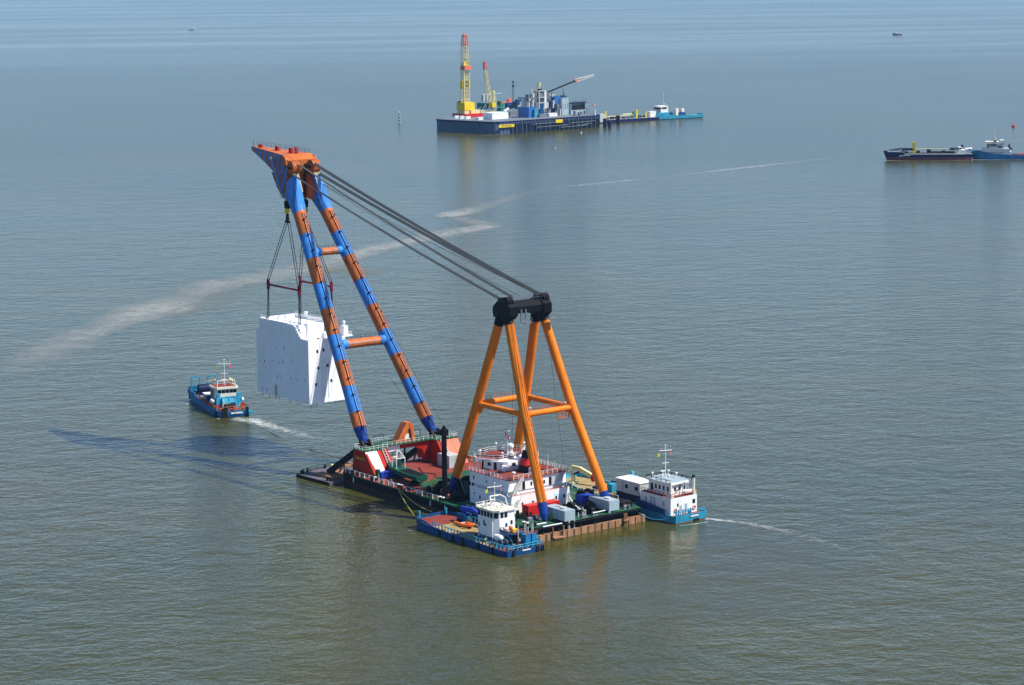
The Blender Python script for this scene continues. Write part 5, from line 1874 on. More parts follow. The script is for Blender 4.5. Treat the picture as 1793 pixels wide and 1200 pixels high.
for k in range(34):
    x = rnd.uniform(0.6, 8.8)
    y = rnd.uniform(-5.0, 4.9)
    mb.mat(rnd.choice((0, 0, 1, 2, 3)))
    if rnd.random() < 0.6:
        mb.cbox((x, y, 1.36), rnd.uniform(0.25, 0.9), rnd.uniform(0.25, 0.9), rnd.uniform(0.3, 1.2), rnd.uniform(0, 3))
    else:
        mb.tube((x, y, 1.36), (x, y, 1.4 + rnd.uniform(0.6, 2.0)), rnd.uniform(0.08, 0.2), n=6)
tag(mb.build('deck_gear_heap', ['dark_grease', 'rail_rust', 'light_grey', 'ship_blue'], t), kind='stuff')
# rubber boat on the cargo deck
RB = thing('rubber_boat', 'orange inflatable rescue boat lying on the brown deck of the blue workboat', 'dinghy', (-8.2 + 27.0, 26.5 - 1.6, 1.72), R(176))
mb = MB()
for s in (1, -1):
    mb.path([(-3.2, s * 1.05, 0.45), (0.6, s * 1.05, 0.5), (2.0, s * 0.8, 0.65), (2.8, s * 0.35, 0.8), (3.0, 0, 0.82)], 0.42, 10)
    for px_, py_ in ((-3.2, 1.05), (0.6, 1.05), (2.0, 0.8), (2.8, 0.35)):
        mb.ball((px_, s * py_, 0.45 + max(px_, 0) * 0.11), 0.42, 1, 8, 5)
mb.build('tube', 'rescue_orange', RB)
MB().add([(-3.0, -0.9, 0.3), (-3.0, 0.9, 0.3), (1.6, 0.8, 0.35), (2.6, 0, 0.5), (1.6, -0.8, 0.35)], [(0, 1, 2, 3, 4)]).build('floor', 'signal_red', RB)
MB().box(-3.4, -2.8, -0.3, 0.3, 0.3, 1.25).build('outboard_motor', 'black_steel', RB)
MB().box(-1.4, -0.8, -0.9, 0.9, 0.5, 0.75).build('seat', 'light_grey', RB)


def person(name, label, loc, rz, coat, trousers, crouch=False):
    """one skinned figure; hair, jacket and trousers are its children"""
    t = thing(name, label, 'person', loc, rz)
    V = [(0, 0, 0.95), (0, 0, 1.2), (0, 0, 1.42), (0, 0, 1.52), (0.01, 0, 1.66), (0, 0.19, 1.40), (0.08, 0.26, 1.14), (0.26, 0.22, 1.0), (0, -0.19, 1.40), (0.02, -0.27, 1.13), (0.12, -0.27, 0.9), (0, 0.1, 0.9), (0.05, 0.12, 0.5), (0, 0.13, 0.07), (0.14, 0.15, 0.04), (0, -0.1, 0.9), (-0.03, -0.12, 0.5), (-0.1, -0.13, 0.07), (0.04, -0.15, 0.04)]
    if crouch:
        V = [(0, 0, 0.48), (0.12, 0, 0.70), (0.26, 0, 0.88), (0.32, 0, 0.96), (0.38, 0, 1.08), (0.24, 0.19, 0.86), (0.40, 0.24, 0.62), (0.62, 0.16, 0.5), (0.24, -0.19, 0.86), (0.40, -0.24, 0.62), (0.62, -0.16, 0.48), (0, 0.12, 0.45), (0.38, 0.17, 0.5), (0.1, 0.16, 0.07), (0.25, 0.18, 0.04), (0, -0.12, 0.45), (0.38, -0.17, 0.48), (0.08, -0.16, 0.07), (0.24, -0.18, 0.04)]
    Ed = [(0, 1), (1, 2), (2, 3), (3, 4), (2, 5), (5, 6), (6, 7), (2, 8), (8, 9), (9, 10), (0, 11), (11, 12), (12, 13), (13, 14), (0, 15), (15, 16), (16, 17), (17, 18)]
    RAD = [0.15, 0.155, 0.14, 0.06, 0.11, 0.06, 0.045, 0.035, 0.06, 0.045, 0.035, 0.09, 0.06, 0.045, 0.04, 0.09, 0.06, 0.045, 0.04]

    def skin(nm, idx, grow, mat):
        me = bpy.data.meshes.new(nm)
        mp_ = {k: i for i, k in enumerate(idx)}
        me.from_pydata([V[k] for k in idx], [(mp_[a], mp_[b]) for a, b in Ed if a in mp_ and b in mp_], [])
        o = bpy.data.objects.new(nm, me)
        COL.objects.link(o)
        o.modifiers.new('skin', 'SKIN')
        for i, k in enumerate(idx):
            me.skin_vertices[0].data[i].radius = (RAD[k] + grow, RAD[k] + grow)
        me.skin_vertices[0].data[0].use_root = True
        o.modifiers.new('sub', 'SUBSURF').levels = 1
        dg = bpy.context.evaluated_depsgraph_get()
        m2 = bpy.data.meshes.new_from_object(o.evaluated_get(dg))
        bpy.data.objects.remove(o)
        m2.materials.clear()
        m2.materials.append(M[mat])
        m2.polygons.foreach_set('use_smooth', [True] * len(m2.polygons))
        o = bpy.data.objects.new(nm, m2)
        COL.objects.link(o)
        o.parent = t
        return o
    skin('body', list(range(19)), 0.0, 'skin')
    skin('jacket', [0, 1, 2, 5, 6, 8, 9], 0.02, coat)
    skin('trousers', [0, 11, 12, 13, 15, 16, 17], 0.018, trousers)
    h = V[4]
    MB().ball((h[0] - 0.015, h[1], h[2] + 0.04), 0.125, 0.9, 10, 6).build('hair', 'hair_dark' if not crouch else 'flag_yellow', t)
    return t


person('person', 'person in a white top and dark trousers standing beside the workboat wheelhouse', (6.2, 30.0, 1.45), R(-60), 'rail_white', 'cloth_dark')
person('person', 'person in yellow crouching by the wheelhouse foot on the workboat deck', (3.4, 30.2, 1.42), R(-70), 'flag_yellow', 'deck_tan', True)

# ---- white and blue tug on the starboard side
B4 = thing('tug', 'white two storey tug with a light blue hull moored behind the crane stern', 'boat', (-9.0, -26.9, 0))
st = [(0, 5.3, 0.5, 4.9, 1.5, 0.55), (1.4, 5.6, 1.6, 5.3, 1.5, 0.55), (4, 5.65, 4, 5.5, 1.5, 0.55), (18, 5.65, 18, 5.5, 1.9, 0.6), (40, 5.6, 40, 5.4, 2.3, 0.5), (46, 5.0, 45, 4.4, 2.6, 1.0), (51, 3.4, 49, 2.6, 2.8, 1.1)]
hb = hull(B4, st, 'turquoise', 'deck_tan', 'signal_red', 0.12)
MB().add([(0.4, -5.0, 1.51), (0.4, 5.0, 1.51), (15, 5.3, 1.82), (15, -5.3, 1.82)], [(0, 1, 2, 3)]).build('aft_deck', 'deck_red', B4)
MB().add([(19, -5.4, 1.95), (19, 5.4, 1.95), (40, 5.3, 2.33), (40, -5.3, 2.33)], [(0, 1, 2, 3)]).build('cargo_deck', 'deck_tan', B4)
MB().ext([(3.2, 5.66, 1.9), (15.5, 5.66, 2.2), (15.5, 5.66, 4.2), (12, 5.66, 4.1), (4.2, 5.66, 3.2)], (0, -0.2, 0)).build('bulwark', 'ship_blue_dark', hb)
MB().box(-0.06, 0.3, -2.6, -1.0, 0.0, 0.55).build('stern_notch', 'rubber', hb)
MB().box(-0.03, 0.0, -2.4, 0.2, 1.25, 1.6).build('name_board', 'rail_white', hb)
t = B4
mb = MB()
mb.box(2.8, 14.8, -4.4, 4.6, 1.5, 6.2)
h1 = mb.build('main_house', 'white_paint', t)
mb = MB()
mb.box(4.8, 13.6, -3.4, 2.8, 6.2, 9.2)
h2 = mb.build('wheelhouse', 'white_paint', t)
mb = MB()
mb.box(4.2, 14.2, -3.9, 3.3, 9.21, 9.75)
rf = mb.build('roof', 'white_paint', h2)
MB().box(4.5, 13.9, -3.6, 3.0, 9.755, 9.80).build('roof_deck', 'grey_blue', rf)
MB().box(2.79, 14.8, -4.3, 4.5, 6.205, 6.25).build('boat_deck', 'deck_red', h1)
win_y(h2, 2.8, 1, [(x, 7.4, 0.65, 1.1) for x in (6.0, 7.6, 9.2, 10.7)])
win_y(h2, 2.8, 1, [(12.3, 6.5, 0.9, 2.0)], 'door')
win_x(h2, 4.8, -1, [(y, 7.5, 0.7, 0.9) for y in (1.4, -0.2, -1.8)])
win_y(h1, 4.6, 1, [(12.6, 3.9, 0.9, 1.2), (5.6, 3.8, 0.9, 1.2)], 'window', 'grey_blue')
win_y(h1, 4.6, 1, [(10.4, 2.4, 0.7, 3.2), (9.2, 2.4, 0.7, 3.2)], 'door', 'grey_blue')
win_x(h1, 2.8, -1, [(-3.3, 3.9, 0.9, 1.1), (2.2, 3.8, 0.5, 0.8)])
win_x(h1, 2.8, -1, [(1.2, 2.0, 0.8, 1.9), (-0.6, 2.0, 0.8, 2.2)], 'door', 'grey_blue')
mb = MB()
mb.rail([(14.7, 4.5, 6.25), (2.9, 4.5, 6.25), (2.9, -4.3, 6.25), (14.7, -4.3, 6.25)], 1.05, 1.4, 0.07, 2)
mb.build('railing', 'rail_rust', h1)
mb = MB()
mb.rail([(4.3, 3.2, 9.75), (14.1, 3.2, 9.75), (14.1, -3.8, 9.75), (4.3, -3.8, 9.75)], 0.6, 1.8, 0.09, 1)
mb.build('roof_rail', 'black_steel', rf)
mast(rf, 10.4, -0.2, 9.8, 8.6, 4.2)
mb = MB()
for x, y in ((12.6, 2.4), (12.0, -2.6), (7.6, 1.2), (9.0, 2.2), (8.4, -2.2)):
    mb.tube((x, y, 9.8), (x, y, 10.8), 0.09, n=5).ball((x, y, 11.0), 0.35, 1, 8, 5)
mb.build('dome', 'cream_paint', rf)
for x, y in ((3.6, 4.0), (3.6, -3.9)):
    mb = MB()
    mb.box(x - 0.7, x + 0.7, y - 0.6, y + 0.6, 6.26, 7.2).tube((x, y, 7.2), (x, y, 10.4), 0.4, n=10)
    mb.build('funnel', 'cream_paint', t)
MB().tube((3.6, -3.9, 10.4), (3.6, -3.9, 11.2), 0.38, n=10).build('exhaust_pipe', 'dark_grease', t)
mb = MB()
mb.tube((6.0, 3.6, 6.9), (8.0, 3.6, 6.9), 0.5, n=12).ball((6, 3.6, 6.9), 0.5).ball((8.0, 3.6, 6.9), 0.5)
mb.tube((3.8, -1.2, 7.0), (3.8, -3.0, 7.0), 0.55, n=12).ball((3.8, -1.2, 7.0), 0.55).ball((3.8, -3.0, 7.0), 0.55)
mb.build('life_raft', 'white_paint', t)
mb = MB()
mb.tube((4.2, -0.6, 6.3), (4.2, -0.6, 8.6), 0.1).tube((3.9, -0.6, 9.0), (4.1, -0.5, 9.15), 1.0, 1.0, n=16)
mb.build('satellite_dish', 'light_grey', t)
mb = MB()
mb.rail([(0.3, 4.9, 2.05), (0.3, 0.4, 2.05)], 0.9, 1.6, 0.09, 1)
mb.rail([(0.3, -2.4, 2.05), (0.3, -4.9, 2.05)], 1.0, 1.6, 0.09, 2)
mb.build('stern_rail', 'turquoise', t)
mb = MB()
for x, y in ((1.4, 1.2), (1.4, -0.6), (1.6, 3.4)):
    mb.tube((x, y - 0.4, 1.5), (x, y - 0.4, 3.2), 0.22, n=8).tube((x, y + 0.4, 1.5), (x, y + 0.4, 3.2), 0.22, n=8).beam((x, y - 0.9, 2.6), (x, y + 0.9, 2.6), 0.25)
mb.build('bollard', 'turquoise', t)
mb = MB()
for y, z in ((3.0, 2.9), (-3.4, 2.8)):
    for k in range(10):
        a0, a1 = R(36 * k), R(36 * (k + 1))
        mb.tube((2.68, y + 0.45 * math.cos(a0), z + 0.45 * math.sin(a0)), (2.68, y + 0.45 * math.cos(a1), z + 0.45 * math.sin(a1)), 0.11, n=5)
mb.build('lifebuoy', 'rescue_orange', t)
# living container on its cargo deck
LC = thing('office_container', 'white office container with blue skirt on the tug cargo deck beside the crane stern', 'container', (-9 + 22.2, -26.9 + 0.2, 2.0))
MB().box(-4.8, 4.8, -2.4, 2.4, 1.9, 5.2).build('cabin', 'light_grey', LC)
MB().box(-4.8, 4.8, -2.38, 2.38, 0.0, 1.89).build('skirt', 'navy', LC)
MB().box(-5.0, 5.0, -2.6, 2.6, 5.21, 5.4).build('roof', 'white_paint', LC)
mb = MB()
mb.box(2.0, 2.14, 2.4, 2.48, 1.9, 5.2).box(-4.8, -4.6, 2.4, 2.48, 1.9, 5.2)
mb.build('corner_post', 'mid_grey', LC)
win_y(LC, 2.4, 1, [(0.6, 3.2, 1.2, 1.0), (-3.4, 3.2, 1.2, 1.0)])
YC = thing('knuckle_crane', 'pale yellow folded knuckle crane on the far boat beyond the white deckhouse', 'deck crane', (36.5, -24.6, 2.3))
MB().tube((0, 0, 0), (0, 0, 2.4), 0.6, n=12).box(-1.0, 1.0, -1.0, 1.0, 0, 0.8).build('post', 'pale_yellow', YC)
MB().beam((0.6, 0, 2.0), (1.0, -0.4, 4.5), 0.9, 0.9).beam((1.2, -0.4, 4.5), (-1.6, -1.2, 4.3), 0.8, 1.0).beam((-1.0, -1.1, 4.4), (-4.6, -2.6, 2.7), 1.0, 1.1).build('jib', 'pale_yellow', YC)
MB().beam((-4.6, -2.6, 2.9), (-5.2, -2.9, 1.2), 0.8, 0.9).build('grab_end', 'container_red', YC)
MB().tube((0.4, -0.5, 2.6), (-1.8, -1.3, 3.8), 0.3, n=8).build('ram', 'dark_grease', YC)
mb = MB()
mb.beam((26.4, -4.6, 2.3), (29.4, -4.8, 7.6), 0.8, 0.6).beam((26.0, -5.2, 2.3), (28.0, -5.3, 6.6), 0.7, 0.5)
mb.build('davit', 'turquoise', B4)
mb = MB()
mb.box(31, 33, -1.4, 0.8, 2.3, 4.4)
mb.build('cabinet', 'turquoise', B4)
mb = MB()
mb.box(20.2, 38.5, -5.6, -5.2, 2.2, 3.4)
mb.build('far_bulwark', 'navy', B4)
mb = MB()
mb.tube((35.4, 3.2, 2.3), (35.4, 3.2, 3.6), 0.6, n=10).tube((35.8, 1.9, 2.3), (35.8, 1.9, 4.6), 0.5, n=10)
mb.build('tank', 'navy', B4)
MB().ball((27.8, -0.6 - 2.2, 3.2), 0.95).build('buoy_ball', 'rescue_orange', B4)
MB().cbox((26.2, -3.2, 2.1), 1.6, 1.5, 1.5).build('locker', 'rail_white', B4)
MB().cbox((28.2, -4.6, 2.1), 1.8, 1.5, 2.0).build('locker', 'turquoise', B4)

# ---- blue anchor handling boat ahead on the left
B2 = thing('anchor_boat', 'blue anchor boat with white wheelhouse towing ahead of the crane, left of the white block', 'boat', (188.2, -8.4, 0), R(-14))
st = [(0, 4.4, 0.5, 4.0, 1.5, 0.6), (0.9, 5.2, 1.1, 4.9, 1.5, 0.6), (4, 5.4, 4, 5.2, 1.5, 0.6), (14, 5.4, 14, 5.2, 1.6, 0.6), (26, 5.4, 26, 5.2, 1.9, 0.9), (32, 5.3, 31.6, 5.0, 2.1, 1.6), (36.6, 4.9, 35.6, 4.2, 2.3, 2.0)]
hb = hull(B2, st, 'ship_blue', 'deck_tan', 'ship_blue_dark', 0.5)
MB().add([(0.5, -4.3, 1.52), (0.5, 4.3, 1.52), (8.6, 5.1, 1.56), (8.6, -5.1, 1.56)], [(0, 1, 2, 3)]).build('aft_deck', 'deck_red', B2)
t = B2
MB().box(-0.3, 0.2, 2.4, 4.2, -0.4, 2.9).build('fender', 'rubber', hb)
MB().box(-0.25, 0.5, -4.6, -3.9, -0.3, 2.9).build('fender', 'rubber', hb)
MB().box(2.2, 3.6, 5.2, 5.52, -0.3, 1.9).build('fender', 'rubber', hb)
MB().tube((0.4, -4.8, 1.2), (-0.5, -5.2, 1.0), 0.75, n=12).build('fender', 'turquoise', hb)
MB().box(-0.03, 0.02, -2.6, 1.2, 1.1, 1.55).build('name_board', 'rail_white', hb)
MB().box(36.2, 36.9, -4.7, 4.7, 0.2, 2.6).build('bow_fender', 'rubber', hb)
mb = MB()
mb.box(9.4, 15.6, -4.0, 3.2, 1.5, 4.6)
h1 = mb.build('main_house', 'cream_paint', t)
mb = MB()
mb.prism([(9.6, -3.6), (9.6, 2.6), (10.8, 3.4), (14.6, 3.4), (15.4, 2.4), (15.4, -3.4)], 4.6, 7.6)
h2 = mb.build('wheelhouse', 'cream_paint', t)
mb = MB()
mb.prism([(9.0, -4.1), (9.0, 3.0), (10.4, 3.9), (15.0, 3.9), (15.9, 2.7), (15.9, -4.0)], 7.61, 8.3)
rf = mb.build('roof', 'cream_paint', h2)
MB().prism([(9.4, -3.7), (9.4, 2.7), (10.6, 3.5), (14.8, 3.5), (15.5, 2.5), (15.5, -3.6)], 8.305, 8.34).build('roof_deck', 'deck_red', rf)
win_x(h2, 9.6, -1, [(y, 6.2, 1.05, 1.0) for y in (2.0, 0.7, -0.6, -1.9, -3.1)])
win_y(h2, 3.4, 1, [(11.6, 6.2, 1.0, 1.0), (13.6, 6.2, 1.0, 1.0)])
MB().box(11.0, 15.2, 3.2, 3.5, 2.2, 7.4).build('side_ladder', 'mid_grey', h1)
mast(rf, 12.4, -0.6, 8.35, 8.2, 4.4)
mb = MB()
mb.path([(10.0, 2.6, 8.3), (10.4, 2.4, 10.2), (10.4, -3.2, 10.2), (10.0, -3.4, 8.3)], 0.12, 5).beam((13.4, 3.2, 10.0), (13.4, 5.4, 9.8), 0.1)
mb.build('roof_frame', 'cream_paint', rf)
mb = MB()
for x, y in ((14.6, 2.2), (11.2, -2.6), (14.0, -2.8)):
    mb.tube((x, y, 8.3), (x, y, 9.5), 0.12, n=5).ball((x, y, 9.8), 0.5, 1.2, 8, 5)
mb.build('dome', 'pale_yellow', rf)
for y in (3.0, -3.8):
    mb = MB()
    mb.box(7.0, 9.0, y - 0.9, y + 0.9, 1.5, 5.0).box(7.4, 8.6, y - 0.6, y + 0.6, 5.0, 6.4)
    mb.build('funnel', 'turquoise', t)
mb = MB()
mb.box(6.0, 7.4, -2.6, 2.0, 1.5, 3.0)
for y in (-2.6, -0.4, 1.8):
    mb.ext([(5.2, y, 1.5), (6.0, y, 1.5), (7.6, y, 5.2), (6.8, y, 5.4)], (0, 0.35, 0))
mb.beam((7.2, -2.6, 5.2), (7.2, 2.1, 5.2), 0.5, 0.5)
mb.ext([(6.2, -2.1, 3.6), (6.8, -2.1, 4.9), (6.8, 1.5, 4.9), (6.2, 1.5, 3.6)], (0.15, 0, -0.07))
wh_ = mb.build('tow_winch_frame', 'turquoise', t)
MB().tube((5.6, -2.0, 2.6), (5.6, 1.6, 2.6), 0.8, n=14).build('drum', 'dark_grease', wh_)
mb = MB()
mb.tube((8.6, 0.2, 1.5), (8.6, 0.2, 5.4), 0.18).tube((4.4, 2.6, 1.5), (4.4, 2.6, 3.6), 0.15).tube((4.4, -3.0, 1.5), (4.4, -3.0, 3.6), 0.15)
mb.build('roof_post', 'pale_yellow', t)
rnd = random.Random(5)
mb = MB()
for k in range(40):
    x, y = rnd.uniform(1.4, 30), rnd.choice((1, -1)) * rnd.uniform(3.0, 4.8)
    mb.mat(rnd.choice((0, 1, 2, 3)))
    mb.cbox((x, y, 1.6), rnd.uniform(0.3, 1.0), rnd.uniform(0.3, 0.9), rnd.uniform(0.4, 1.3), rnd.uniform(0, 3))
tag(mb.build('deck_gear', ['rail_rust', 'dark_grease', 'light_grey', 'turquoise'], t), kind='stuff')
for y in (3.9, -4.2):
    MB().tube((5.4, y, 2.9), (5.2, y, 2.9), 0.5, n=12).build('lifebuoy', 'container_red', t)
MB().tube((8.4, 4.6, 4.0), (9.8, 4.6, 4.0), 0.7, n=12).ball((8.4, 4.6, 4.0), .7).ball((9.8, 4.6, 4.0), .7).build('raft_canister', 'white_paint', t)
MB().tube((8.4, -5.0, 4.0), (9.8, -5.0, 4.0), 0.7, n=12).ball((8.4, -5.0, 4.0), .7).ball((9.8, -5.0, 4.0), .7).build('raft_canister', 'white_paint', t)
mb = MB()
for s in (1, -1):
    mb.rail([(1.2, s * 4.9, 2.1), (14, s * 5.2, 2.2), (25, s * 5.2, 2.6)], 1.1, 1.5, 0.12, 2)
mb.rail([(0.6, 3.6, 2.1), (0.6, -3.6, 2.1)], 1.2, 1.6, 0.12, 2)
mb.build('bulwark_rail', 'rail_rust', t)
mb = MB()
for y in (4.2, -4.0):
    mb.box(34.5, 35.0, y - 0.25, y + 0.25, 2.2, 7.8)
for y in (1.4, -1.2):
    mb.box(34.5, 35.0, y - 0.2, y + 0.2, 2.2, 7.5)
mb.beam((34.8, 4.2, 7.6), (34.8, 1.4, 7.4), 0.4).beam((34.8, -4.0, 7.6), (34.8, -1.2, 7.4), 0.4)
mb.build('bow_gantry', 'turquoise', t)
mb = MB()
mb.box(30.6, 34.2, -3.2, 3.2, 2.1, 3.0).tube((32.4, -2.6, 4.0), (32.4, 2.6, 4.0), 1.5, n=14)
mb.build('anchor_winch', 'navy', t)
mb = MB()
mb.box(28, 36, -5.3, -5.0, 2.0, 4.4).box(28, 36, 5.0, 5.3, 2.0, 3.6)
mb.build('bow_bulwark', 'ship_blue', t)
AC = thing('deck_container', 'dark blue container with white roof on the deck of the anchor boat', 'container', (188.2 + 18.4, -8.4 - 2.3, 1.7), R(-14))
MB().box(-2.6, 2.6, -2.2, 2.2, 0, 3.0).build('body', 'ship_blue_dark', AC)
MB().box(-2.7, 2.7, -2.3, 2.3, 3.01, 3.12).build('roof', 'white_paint', AC)
MB().box(-0.6, 2.0, 2.2, 2.26, 1.2, 2.9).build('panel', 'light_grey', AC)
mb = MB()
mb.tube((27.4, 4.4, 1.9), (28.6, 4.4, 1.9), 0.8, n=10).ball((26, 3.8, 2.2), 0.7)
mb.build('rope_roll', 'turquoise', t)
mb = MB()
for x, y in ((24, 4.2), (21, 4.5), (17, 4.6), (12.5, 4.6), (4.0, 3.4), (3.2, -1.0), (2.4, -3.6)):
    mb.cbox((x, y, 1.55), 1.0, 0.8, 0.9 + 0.4 * (x % 2))
mb.build('locker', 'rail_rust', t)
cat_rope((190, -7.6, 2.4), (105.2, 3.4, 1.4), 2.0, 0.07, 'rope_dark', 'dark tow line from the anchor boat stern to the crane bow', 'tow_line', 16)
# ------------------------------------------------------------------ drilling island far behind
PRZ = math.atan2(-118.4, 7.1)
PX, PY = Vector((math.cos(PRZ), math.sin(PRZ), 0)), Vector((-math.sin(PRZ), math.cos(PRZ), 0))
P0 = at(865, 236, 0)
ZD = 9.6
IS = thing('drilling_island', 'sheet piled drilling island far out on the sea with a navy wall and yellow sign', 'oil platform', P0, PRZ)
def isl(px, py, z):
    d = at(px, py, z) - P0
    return Vector((d.dot(PX), d.dot(PY), z))
Lc, Rc = isl(762, 230, 0), isl(1053, 222.5, 0)
W_, D_ = Rc.x, Lc.y
out = []
for k in range(7):
    a = R(180 + 90 * k / 6)
    out.append((9 + 9 * math.cos(a), 9 + 9 * math.sin(a)))
out += [(W_ - 4, Rc.y), (W_, Rc.y + 4), (W_ + 1, 58), (W_ - 6, 66), (Lc.x + 4, D_ + 1), (Lc.x, D_ - 3)]
# corrugated sheet piling
def dense(poly, step):
    res = []
    for i in range(len(poly)):
        p, q = Vector((*poly[i], 0)), Vector((*poly[(i + 1) % len(poly)], 0))
        k = max(1, int((q - p).length / step))
        for j in range(k):
            res.append(p.lerp(q, j / k))
    return res
dn = dense(out, 0.9)
cx_, cy_ = sum(p[0] for p in out) / len(out), sum(p[1] for p in out) / len(out)
vs, fs = [], []
nn = len(dn)
for i, p in enumerate(dn):
    t_ = (dn[(i + 1) % nn] - dn[i - 1]).normalized()
    nrm = Vector((t_.y, -t_.x, 0))
    o_ = nrm * (0.55 if (i // 2) % 2 else 0.0)
    for z in (-2, ZD - 0.6):
        q = p + o_
        vs.append((q.x, q.y, z))
fs = [(2 * i, 2 * ((i + 1) % nn), 2 * ((i + 1) % nn) + 1, 2 * i + 1) for i in range(nn)]
wb = MB()
wb.add(vs, fs)
wall = wb.build('sheet_pile_wall', 'pile_slate', IS)
MB().prism([(cx_ + (x - cx_) * 1.014, cy_ + (y - cy_) * 1.014) for x, y in out], ZD - 0.9, ZD + 0.5).build('coping', 'navy', IS)
MB().prism([(cx_ + (x - cx_) * 0.985, cy_ + (y - cy_) * 0.985) for x, y in out], ZD + 0.51, ZD + 0.56).build('island_deck', 'mid_grey', IS)
mb = MB()
for x in [18 + 2.1 * k for k in range(int((W_ - 20) / 2.1))]:
    f = x / W_
    y = Rc.y * f
    mb.tube((x, y - 1.0, -2), (x, y - 1.0, ZD - 1.4), 0.42, n=6)
pl = MB()
pl.v, pl.f, pl.s, pl.mi = mb.v, mb.f, mb.s, mb.mi
SPLIT['guide_pile'] = 0.05
mb.build('guide_pile', 'pile_navy', wall)
mb = MB()
for z, x0, x1 in ((6.4, 40, 72), (3.6, 44, 78), (5.2, 80, 108), (2.2, 70, 100)):
    mb.tube((x0, Rc.y * x0 / W_ - 1.8, z), (x1, Rc.y * x1 / W_ - 1.8, z + 0.5), 0.28, n=6)
mb.path([(88, Rc.y * .75 - 1.9, 3.6), (92, Rc.y * .78 - 1.9, 2.6), (97, Rc.y * .82 - 1.9, 3.4), (104, Rc.y * .88 - 1.9, 3.9)], 0.26)
mb.build('pipe_run', 'mid_grey', wall)
def wallpt(px, py):
    """local x and z of a mark on the right-hand wall"""
    for k in range(2000):
        x = k * 0.06
        q = P0 + PX * x + PY * (Rc.y * x / W_ - 1.5)
        e = q - CAM
        u = e.dot(RIGHT) / e.dot(fwd) * FPX
        e_ = u * c_ + 0
        if e_ + 896.5 >= px:
            break
    d = (q - CAM).dot(fwd)
    z = 4.5
    for z10 in range(0, 120):
        z = z10 / 10
        e = Vector((q.x, q.y, z)) - CAM
        X, Y = e.dot(RIGHT) / e.dot(fwd) * FPX, -e.dot(up) / e.dot(fwd) * FPX
        if 600 + s_ * X + c_ * Y <= py:
            break
    return x, z
xa, za = wallpt(877, 221)
xb, zb_ = wallpt(904, 217)
sg = MB()
ym = lambda x: Rc.y * x / W_ - 1.75
sg.ext([(xa, ym(xa), 5.4), (xb, ym(xb), 5.4), (xb, ym(xb), 7.7), (xa, ym(xa), 7.7)], (0, 0.3, 0))
sgn = sg.build('sign', 'safety_yellow', IS)
lettering('MITTELPLATE', 1.7, 'black_steel', sgn, ((xa + xb) / 2, ym((xa + xb) / 2) - 0.06, 5.95), (xb - xa, ym(xb) - ym(xa), 0), (0, 0, 1))
lettering('MITTELPLATE', 1.9, 'boom_orange', wall, (-0.75, 40.5, 4.6), (0.13, -1, 0), (0, 0, 1))
xf, zf = wallpt(976, 213)
xg, _ = wallpt(988, 211)
MB().box(xf, xg, ym(xf) - 0.6, ym(xf) + 0.6, 6.2, 8.8).build('fender_box', 'safety_yellow', IS)


def fthing(name, label, cat, pn, py, group=None, z=ZD + 0.57):
    p = at(pn, py, z)
    return thing(name, label, cat, p, PRZ, group)
def ppm(pn, py):
    return FPX / ((at(pn, py, ZD) - CAM).dot(fwd))
def dims(pn, py, px0, px1):
    s = ppm(pn, py)
    return (px1 - pn) / (s * 0.758), (pn - px0) / (s * 0.652), s
def fbox(name, label, cat, pn, py, px0, px1, h, mat, group=None, z0=0, trim=None):
    plain = 'container' in name or name == 'deck_unit'
    a, b_, s = dims(pn, py, px0, px1)
    t = fthing(name, label, cat, pn, py, group)
    MB().box(0, a, 0, b_, z0, h - 0.25).build('body', mat, t)
    MB().box(-0.15, a + 0.15, -0.15, b_ + 0.15, h - 0.24, h).build('roof', trim or mat, t)
    if plain:
        return t, a, b_, s
    mb = MB()
    for k in range(max(2, int(a / 2.5))):
        x = a * (k + 0.5) / max(2, int(a / 2.5))
        mb.box(x - 0.35, x + 0.35, -0.05, 0.0, z0 + (h - z0) * 0.35, z0 + (h - z0) * 0.65)
    SPLIT['window'] = 0.05
    mb.build('window', 'mid_grey', t)
    return t, a, b_, s

# derrick on its yellow substructure
t = fthing('drilling_derrick', 'tall yellow drilling derrick with a red crown on the left of the island', 'derrick', 813, 205.5)
s = ppm(813, 205)
h = lambda py, b=205.5: (b - py) / s * 1.012
A, B_ = 11.0, 10.0
MB().box(-1.5, A + 6, -4, B_ + 4, 0, h(200)).build('base_frame', 'container_red', t)
MB().box(0, 5.4, -0.4, B_ - 1, h(200), h(194.8)).box(6.2, A + 5, -1.6, 6.5, h(200), h(194.4)).build('lower_box', 'pale_yellow', t)
MB().box(0, A, -0.6, B_, h(194.3), h(181)).build('substructure', 'safety_yellow', t)
zb, zt = h(181), h(66)
mb = MB()
cxm, cym = 5.2, 4.6
def corner(i, z):
    f = (z - zb) / (zt - zb)
    wd = 2.9 - 0.6 * f if f < 0.86 else 2.38 - (f - 0.86) * 6
    sx, sy = ((-1, -1), (1, -1), (1, 1), (-1, 1))[i]
    return Vector((cxm + sx * wd, cym + sy * wd * 0.7, z))
lv = [zb + (zt - zb) * k / 18 for k in range(19)]
low, topm = MB(), MB()
for k, (z0, z1) in enumerate(zip(lv[:-1], lv[1:])):
    b = low if k < 15 else topm
    for i in range(4):
        b.tube(corner(i, z0), corner(i, z1), 0.5 if k < 9 else 0.34, n=5, cap=False)
        j = (i + 1) % 4
        if i % 2 or k > 14 or k % 3 == 0:
            b.tube(corner(i, z0), corner(j, z1), 0.13, n=4, cap=False)
            b.tube(corner(j, z0), corner(i, z1), 0.13, n=4, cap=False)
        b.tube(corner(i, z1), corner(j, z1), 0.15, n=4, cap=False)
low.build('mast_frame', 'pale_yellow', t)
